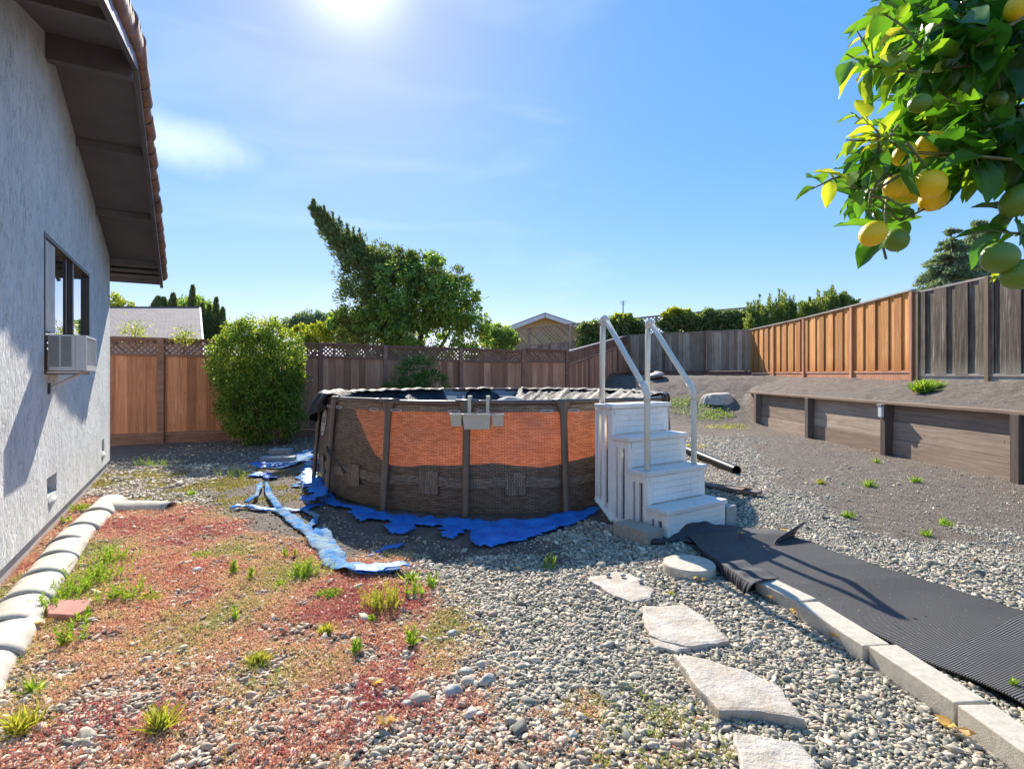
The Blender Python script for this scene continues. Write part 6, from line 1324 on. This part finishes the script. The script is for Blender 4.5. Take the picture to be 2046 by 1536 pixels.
# ------------------------------------------------------------------ weeds
def weed(px, py, h, n, label, kind=0, spread=1.0, mat=None, name='weed', cat='weed'):
    q = G(px, py) if py > 850 or px < 1200 else None
    if q is None or q.y > 12.5 or abs(hz(q.x, q.y)) > .12:   # on a slope: walk along the ray to the terrain
        dr_ = Vector(((px - CX) / F, 1, (HY - py) / F)); d = 4.0
        while d < 40 and H + dr_.z * d > hz(dr_.x * d, d): d += .04
        q = Vector((dr_.x * d, d, 0))
    z = hz(q.x, q.y); th = thing(name, (q.x, q.y, z), label, cat, 'green weeds growing through the yard'); g = np.random.default_rng(int(px * 7 + py)); Cs, Ds, Ls = [], [], []
    if kind == 0: n = int(n * 2.2)
    if kind == 1 and spread >= 1.6: n = int(n * 3.2)
    fine = .62 if kind == 1 and spread >= 1.6 else 1.0
    if kind == 0:   # rosette of blades
        for k in range(n): a_ = g.uniform(0, 6.28); e_ = g.uniform(.35, 1.35); Cs.append((q.x + g.normal() * .012 * spread, q.y + g.normal() * .012 * spread, z)); Ds.append((math.cos(a_) * math.cos(e_), math.sin(a_) * math.cos(e_), math.sin(e_))); Ls.append(h * g.uniform(.5, 1.1))
        W_ = np.array(Ls) * .075 + .002
    elif kind == 1: # leafy stems
        ns_ = max(2, n // 26)
        for s_ in range(ns_):
            a_ = g.uniform(0, 6.28); lean = g.uniform(.05, .4) * spread; b0 = np.array([q.x + g.normal() * .03 * spread, q.y + g.normal() * .03 * spread, z]); hh = h * g.uniform(.6, 1.1); dv = np.array([math.cos(a_) * lean, math.sin(a_) * lean, 1.0])
            for k in range(26): t_ = (k + 1) / 26; b_ = g.uniform(0, 6.28); Cs.append(b0 + dv * hh * t_); Ds.append((math.cos(b_) * .9, math.sin(b_) * .9, .5 + .8 * t_)); Ls.append(.035 * fine * (1.15 - .5 * t_) * (1 + h))
        W_ = np.array(Ls) * .26
    else:           # spreading mat of small leaves
        for k in range(n * (4 if h < .1 else 1)): a_ = g.uniform(0, 6.28); r_ = h * 1.0 * g.random() ** .6 * spread; b_ = g.uniform(0, 6.28); x, y = q.x + math.cos(a_) * r_ * 1.3, q.y + math.sin(a_) * r_; Cs.append((x, y, hz(x, y) + g.random() * (.02 if h < .1 else .05))); Ds.append((math.cos(b_) * .8, math.sin(b_) * .8, .7)); Ls.append(g.uniform(.03, .07) * (.33 if h < .1 else 1))
        W_ = np.array(Ls) * .42
    leaves('leaves', np.array(Cs, float), np.array(Ds, float), np.array(Ls), W_, 'blade' if kind < 2 else 'quad', mat or M['weed'], th, seed=int(px))
    return th
WD_ = [
 (225, 1120, .12, 340, 'thick bright grass clump against the edging tiles, highest part', 1, 2.4), (185, 1160, .12, 420, 'widest bright grass clump spilling over the edging tiles', 1, 3.0), (150, 1185, .10, 260, 'lower end of the bright grass clump by the edging tiles', 1, 2.0), (112, 1215, .10, 200, 'grass tuft rising in front of the red brick', 1, 1.6),
 (245, 1195, .10, 260, 'fine grass tuft right of the big clump on the orange cover', 1, 2.0), (150, 1285, .12, 130, 'leafy weed standing in front of the red brick', 1, 1.0), (170, 1245, .08, 70, 'small weed overlapping the corner of the red brick', 1, .7),
 (610, 1150, .13, 330, 'bushy weed at the end of the torn tarp', 1, 1.6), (465, 1145, .09, 110, 'slender light green sprout on the orange cover', 1, .5), (498, 1155, .07, 60, 'tiny sprout right of the slender one', 1, .4), (560, 1168, .05, 60, 'low green tuft beneath the slender sprouts', 0), 
 (768, 1215, .14, 420, 'tall leafy weed clump in front of the blue roll', 1, 1.9, 'y'), (820, 1160, .10, 40, 'broad leaved weed rosette touching the blue roll', 0), (828, 1190, .09, 110, 'leafy weed just below the broad leaved rosette', 1, .8), (862, 1170, .09, 130, 'feathery weed at the corner of the gravel shadow', 1, .8), (762, 1148, .07, 26, 'small rosette on the blue roll', 0), (690, 1140, .06, 22, 'small rosette beside the torn tarp end', 0),
 (1102, 1135, .10, 110, 'bright weed alone in the pool shadow', 1, .9), (710, 1305, .09, 90, 'upright narrow weed on the red gravel', 1, .5), (825, 1288, .11, 110, 'single upright weed at the edge of the grey gravel', 1, .5), (650, 1265, .07, 60, 'yellowish tuft left of the upright weed', 0, 1, 'y'), (515, 1325, .08, 80, 'yellow green rosette on the red gravel', 0, 1.5, 'y'), (745, 1245, .05, 60, 'pale sprout under the tall weed clump', 1, .4), (475, 1235, .06, 60, 'dark green sprout on the orange cover', 1, .6),
 (320, 1455, .12, 60, 'large long leaved weed at the lower left', 0, 1.6, 'y'), (45, 1460, .12, 60, 'yellow green long leaved weed at the far lower left', 0, 1.8, 'y'), (65, 1385, .09, 20, 'dark bladed weed by the nearest edging tile', 0), (575, 1110, .06, 80, 'low green tuft near the end of the orange strip', 1, .8), (660, 1190, .06, 200, 'flat green patch under the torn tarp', 2, 1.2), 
 (330, 930, .12, 130, 'bright weed patch in front of the red fence, right one', 1, 3.0), (290, 928, .12, 120, 'bright weed patch in front of the red fence, left one', 1, 3.0), (383, 988, .08, 60, 'small green rosette on the pale soil', 0, 1.5), (470, 950, .12, 130, 'leafy weed beside the blue tarp scraps', 1, 3.0), (385, 880, .22, 160, 'leggy weed at the foot of the red fence near the shrub', 1, 4), (160, 1020, .08, 160, 'weed growing between the house and the edging tiles', 1, 2.0), (135, 1045, .07, 90, 'small weed by the foundation', 1, 1.2),
 (1845, 785, .30, 240, 'leafy dandelion like weed on the raised bed before the dark fence', 0, 5), (1870, 775, .18, 90, 'smaller weed right of the leafy one on the raised bed', 0, 4), (1395, 815, .5, 500, 'lush green patch on the slope right of the rails', 2, 1.3), (1430, 832, .45, 500, 'second lush green patch lower on the slope', 2, 1.0), (1360, 805, .4, 350, 'green patch on the slope seen between the rails', 2, 1.0), (1452, 856, .5, 260, 'long thin green patch at the edge of the gravel', 2, 1.0, 'y'), (1375, 895, .35, 200, 'yellow green patch right behind the steps', 2, .8, 'y'),
 (1738, 972, .12, 60, 'grass tuft in the soil below the retaining wall', 0, 2), (1830, 965, .10, 50, 'grass tuft farther right below the retaining wall', 0, 2), (1695, 1035, .10, 40, 'weed at the boundary of gravel and soil', 0, 1.5), (1752, 925, .10, 30, 'small tuft by the middle retaining post', 0, 1.5), (1890, 1048, .09, 40, 'flat weed on the soil at the right', 0, 2), (1850, 1070, .09, 36, 'spiky weed in the right gravel', 0, 1.5), (1640, 965, .09, 50, 'small weed in the gravel behind the mat', 0, 1.5, 'y'),
 (2020, 1385, .06, 60, 'green weed poking out at the lower edge of the mat', 1, .8), (1925, 1352, .05, 110, 'mossy weed strip between kerb and mat', 2, .9, 'y'), (1340, 1190, .035, 40, 'tiny tuft below the round paver', 0, 1, 'y'), (400, 1110, .05, 100, 'pale green low tuft on the orange cover', 2, 1.2), (300, 1195, .05, 120, 'pale yellow matted tuft on the orange cover', 2, 1.3, 'y')]
for w_ in WD_: weed(*w_[:5], kind=w_[5], spread=w_[6] if len(w_) > 6 else 1.0, mat=M['weed_y'] if len(w_) > 7 else None)

# ------------------------------------------------------------------ lemon tree at the right
m, nt, b = new_mat('lemon_leaf'); M['lemon_leaf'] = m; a = attr(nt, 'rnd')
r = ramp(nt, [(0, (.030, .095, .020)), (.4, (.055, .155, .030)), (.68, (.11, .24, .035)), (.86, (.26, .35, .05)), (1, (.42, .40, .07))]); nt.links.new(a.outputs['Fac'], r.inputs[0])
n1 = noise_n(nt, pos(nt), 30, 3); c_ = mixc(nt, 1, r.outputs[0], mixc(nt, n1.outputs['Fac'], (.8, .8, .8), (1.2, 1.2, 1.2)), 'MULTIPLY'); nt.links.new(c_, b.inputs['Base Color']); b.inputs['Roughness'].default_value = .30; b.inputs['Specular IOR Level'].default_value = .55
n2 = noise_n(nt, pos(nt), 110, 3); bump(nt, b, n2.outputs['Fac'], .12, .003)
t = N(nt, "ShaderNodeBsdfTranslucent"); tcx = mixc(nt, 1.0, c_, (2.2, 2.2, .55), 'MULTIPLY'); nt.links.new(tcx, t.inputs[0]); mx_ = N(nt, "ShaderNodeMixShader"); mx_.inputs[0].default_value = .45
nt.links.new(b.outputs[0], mx_.inputs[1]); nt.links.new(t.outputs[0], mx_.inputs[2]); nt.links.new(mx_.outputs[0], nt.nodes['Material Output'].inputs[0])
m, nt, b = new_mat('lemon_skin'); M['lemon'] = m; n1 = noise_n(nt, pos(nt), 12, 3); c_ = mixc(nt, n1.outputs['Fac'], (.90, .58, .006), (.95, .70, .012)); nt.links.new(c_, b.inputs['Base Color']); b.inputs['Roughness'].default_value = .38; b.inputs['Subsurface Weight'].default_value = .15; b.inputs['Subsurface Radius'].default_value = (.02, .012, .003); b.inputs['Subsurface Scale'].default_value = .5
v = N(nt, "ShaderNodeTexVoronoi"); v.inputs['Scale'].default_value = 420; nt.links.new(pos(nt), v.inputs['Vector']); bump(nt, b, v.outputs['Distance'], .35, .002)
m, nt, b = new_mat('lime_skin'); M['lime'] = m; n1 = noise_n(nt, pos(nt), 12, 3); c_ = mixc(nt, n1.outputs['Fac'], (.10, .19, .015), (.18, .31, .025)); nt.links.new(c_, b.inputs['Base Color']); b.inputs['Roughness'].default_value = .35
v = N(nt, "ShaderNodeTexVoronoi"); v.inputs['Scale'].default_value = 420; nt.links.new(pos(nt), v.inputs['Vector']); bump(nt, b, v.outputs['Distance'], .35, .002)
lt = thing('lemon_tree', (2.35, 1.25, 0), 'lemon tree with glossy leaves reaching in at the upper right', 'tree')
g_ = np.random.default_rng(2024); tw = MB(); LC, LD, LL, LR = [], [], [], []
hub = Vector((2.0, 1.35, 2.15))
def twig(end, out, L, nl, tone, lsize):
    out = out.normalized(); st_ = end - out * L; bend = Vector(g_.normal(size=3)) * L * .12; pts = [st_, st_.lerp(end, .5) + bend, end]; tw.tube(pts, [.0030, .0022, .0012], 5)
    for k in range(nl):
        t_ = .15 + .85 * (k + g_.random() * .5) / nl; q = st_.lerp(end, t_) + bend * (4 * t_ * (1 - t_)); th_ = k * 2.4 + g_.random(); o1 = out.orthogonal().normalized(); o2 = out.cross(o1)
        d_ = out * (.45 + .5 * t_) + (o1 * math.cos(th_) + o2 * math.sin(th_)) * .9 + Vector((0, 0, -.25)) + Vector(g_.normal(size=3)) * .15
        LC.append(tuple(q)); LD.append(tuple(d_)); LL.append(lsize * g_.uniform(.65, 1.15) * (1 if t_ < .8 else .7)); LR.append(min(1, max(0, tone + g_.normal() * .16 + (.30 if t_ > .85 and g_.random() < .3 else 0))))
def cluster(px, py, rp, n, tone=.35, d0=1.0, d1=1.6, lsize=.086, dirp=None, nl=8):
    for i in range(n):
        a_ = g_.uniform(0, 6.28); r_ = rp * g_.random() ** .5; d = g_.uniform(d0, d1); e = P(px + r_ * math.cos(a_), py + r_ * math.sin(a_), d)
        out = (e - hub).normalized() * .8 + Vector(g_.normal(size=3)) * .35 + Vector((0, 0, -.12)) if dirp is None else Vector(dirp) + Vector(g_.normal(size=3)) * .25
        twig(e, out, g_.uniform(.10, .17), nl, tone, lsize)
for a_ in [(1900, 40, 110, 20), (2010, 70, 90, 17), (1830, 100, 80, 16, .5), (1880, 190, 90, 18, .4), (1985, 190, 95, 18, .25), (1930, 120, 90, 12), (1800, 60, 60, 10, .55), (1800, 215, 50, 10, .5), (1850, 275, 60, 9, .5), (1790, 290, 45, 6, .3), (1960, 270, 70, 11, .35), (2030, 280, 50, 9, .2), (1745, 335, 35, 10, .3), (1725, 390, 25, 6, .35), (1925, 320, 35, 5, .4)]: cluster(*a_[:4], tone=a_[4] if len(a_) > 4 else .3)
# distinct outer sprays
for (px, py, dr_, tone, L, n_, ls) in [(1712, 62, (-.8, 0, .5), .85, .10, 6, .05), (1690, 108, (-1, 0, -.15), .72, .12, 6, .07), (1735, 130, (-.9, 0, .1), .8, .11, 7, .06), (1760, 25, (-.7, 0, .6), .7, .1, 6, .06), (1700, 225, (-.5, 0, .7), .92, .09, 7, .05), (1722, 255, (-.6, .1, .4), .88, .09, 7, .045), (1690, 280, (-.9, 0, -.1), .8, .09, 6, .05), (1655, 340, (-.9, 0, .5), .95, .06, 4, .035), (1622, 378, (-1, 0, -.35), .8, .09, 5, .065), (1690, 375, (-.9, 0, -.2), .45, .10, 7, .06), (1700, 405, (-.8, 0, -.5), .5, .09, 6, .055), (1735, 425, (-.3, 0, -.8), .6, .08, 5, .06), (1820, 425, (.9, 0, -.35), .45, .08, 3, .10), (1790, 425, (.5, 0, -.4), .4, .08, 3, .09), (1885, 370, (.6, 0, -.7), .35, .1, 4, .08), (1965, 365, (-.1, 0, -.9), .4, .1, 4, .09), (1990, 330, (.2, 0, -.9), .2, .1, 4, .08), (1985, 415, (-1, 0, .0), .35, .07, 3, .085), (1975, 460, (-1, 0, .1), .3, .07, 3, .085), (2000, 560, (-.5, 0, -.6), .85, .05, 4, .035), (2035, 430, (-.2, 0, -.5), .25, .1, 4, .08), (2040, 330, (0, 0, -1), .2, .1, 5, .08), (2040, 480, (-.2, 0, -.5), .25, .1, 4, .07)]:
    twig(P(px, py, .98 + .06 * g_.random()), Vector(dr_), L, n_, tone, ls)
# the rest of the crown, out of frame to the right and above
for i in range(110):
    a_ = g_.normal(size=3); a_ /= np.linalg.norm(a_); q = Vector((2.15, 1.25, 2.3)) + Vector(a_ * np.array([1.0, .95, .85]) * g_.uniform(.6, 1))
    if q.x / max(q.y, .05) < .96 and q.y > .1 and q.z < 2.3 + q.y * .1: continue
    twig(q, Vector(a_) + Vector((0, 0, .1)), .16, 8, .3, .08)
keepl = []
for q_, l_ in zip(LC, LL):          # leave the hanging fruit in the open
    px_, py_ = CX + F * q_[0] / q_[1], HY - F * (q_[2] - H) / q_[1]
    keepl.append(not any(math.hypot(px_ - fx, py_ - fy) < fr_ and q_[1] < 1.12 for fx, fy, fr_ in ((1852, 372, 66), (1790, 374, 64), (1720, 440, 40), (1745, 467, 44), (1791, 482, 40), (1870, 400, 44), (1860, 292, 24), (1806, 308, 18))))
LC, LD, LL, LR = ([x for x, k_ in zip(L_, keepl) if k_] for L_ in (LC, LD, LL, LR))
n_ = len(LC); leaves('leaves', np.array(LC), np.array(LD), np.array(LL), np.array(LL) * g_.uniform(.46, .6, n_), 'lemon', M['lemon_leaf'], lt, rnd=np.array(LR), smooth=True, seed=3, up=np.array([[0, -.35, 1.0]]))
for tg in [P(1990, 120, 1.3), P(1950, 230, 1.25), P(1860, 200, 1.2), P(1800, 330, 1.1), P(1770, 400, 1.05), P(2010, 380, 1.1), P(2030, 470, 1.05), P(1850, 60, 1.3)]:
    tw.tube([Vector((2.3, 1.25, 1.3)), hub.lerp(tg, .15), hub.lerp(tg, .6) + Vector((0, 0, .05)), tg], [.022, .014, .007, .003], 7)
tw.tube([P(1770, 400, 1.05), P(1768, 430, 1.0), P(1772, 462, 1.0)], .0022, 5); tw.tube([Vector((2.35, 1.25, -.05)), Vector((2.33, 1.27, .7)), Vector((2.3, 1.25, 1.35))], [.075, .06, .045], 10)
tw.build('branches', mat_simple('twig', (.15, .16, .06), .8, .4, 12), lt, smooth=True)
def citrus(px, py, wpx, d, tilt, mat, label, ln_=1.22):
    c = P(px, py, d); r = wpx * .93 * d / F / 2; ax = Vector((math.cos(tilt), g_.normal() * .15, math.sin(tilt))).normalized(); b_ = ax.orthogonal().normalized(); c2 = ax.cross(b_); mb = MB()
    def fn(u, t):
        ph = (t - .5) * math.pi; x = math.sin(ph) * ln_; rr_ = math.cos(ph) ** .92; tip = .17 * max(0, math.sin(ph)) ** 22 + .05 * max(0, -math.sin(ph)) ** 18
        return c + (ax * (x + math.copysign(tip, math.sin(ph))) + (b_ * math.cos(u * 6.2832) + c2 * math.sin(u * 6.2832)) * rr_ * (1 + .02 * math.sin(u * 12))) * r
    mb.grid(fn, 32, 24, True, .5); mb.build('lemon', mat, smooth=True, label=label, cat='lemon', group='lemons on the tree')
Y_, Gn = M['lemon'], M['lime']
for a_ in [(1745, 467, 50, 1.0, .6, Y_, 'ripe yellow lemon hanging lowest beside the green one'), (1791, 480, 48, 1.02, .2, Gn, 'green lemon hanging lowest beside the yellow one', 1.05), (1795, 372, 52, 1.03, .35, Y_, 'yellow lemon at the left of the cluster'), (1858, 368, 60, 1.0, .1, Y_, 'largest yellow lemon at the centre of the cluster', 1.1), (1866, 397, 50, 1.06, .5, Y_, 'yellow lemon with a pointed tip below the largest one'), (1815, 385, 50, 1.12, .0, Y_, 'yellow lemon mostly hidden behind the cluster'),
           (1806, 308, 44, 1.03, .8, Y_, 'yellow lemon half hidden by leaves above the cluster'), (1866, 292, 58, 1.05, -.2, Y_, 'yellow lemon behind reddish leaves at the upper part of the cluster'), (2040, 12, 56, 1.0, .9, Y_, 'yellow lemon at the top right corner'),
           (1838, 207, 38, .98, .3, Gn, 'small green lemon among the upper leaves'), (1998, 515, 66, .95, .15, Gn, 'large green lemon at the right edge, upper of two', 1.18), (2040, 548, 62, .95, .3, Gn, 'green lemon at the right edge, lowest of all'), (2036, 400, 62, 1.0, .9, Gn, 'green lemon at the right edge above the others'), (1992, 200, 36, 1.05, .2, Gn, 'dark green lemon deep in the foliage')]: citrus(*a_)

# ------------------------------------------------------------------ fine litter: dry leaflets, bits of stem and grit
g_ = np.random.default_rng(77); a, c_ = g_.uniform(-4, 4.6, 9000), g_.uniform(1.3, 9, 9000) 
zl = zones(a, c_); cl = fbm(a, c_, 1.4, 3); k = in_view(a, c_) & keep_mask(a, c_, clear[:4] + clear[5:]) & (np.hypot(a - PC.x, c_ - PC.y) > 2.75) & (g_.random(9000) < sstep(.40, .62, cl) * .8)
a, c_ = a[k], c_[k]; onm = ~keep_mask(a, c_, [mat_poly]); k = ~onm | (g_.random(len(a)) < .5); a, c_, onm = a[k], c_[k], onm[k]; n_ = len(a); th = g_.uniform(0, 6.28, n_)
M['litter'] = mat_leaf('litter', (.14, .085, .045), (.38, .27, .15), (.62, .52, .36), rough=.8, trans=.1)
z = height(a, c_) + np.where(onm, .056, .014)
o = leaves('leaf_litter', np.stack([a, c_, z], 1), np.stack([np.cos(th), np.sin(th), g_.normal(size=n_) * .25], 1), g_.uniform(.012, .038, n_), g_.uniform(.003, .010, n_), 'quad', M['litter'], seed=5)
o['kind'] = 'stuff'; o['label'] = 'dry leaf bits and stems strewn over the gravel and mat'; o['category'] = 'leaf litter'
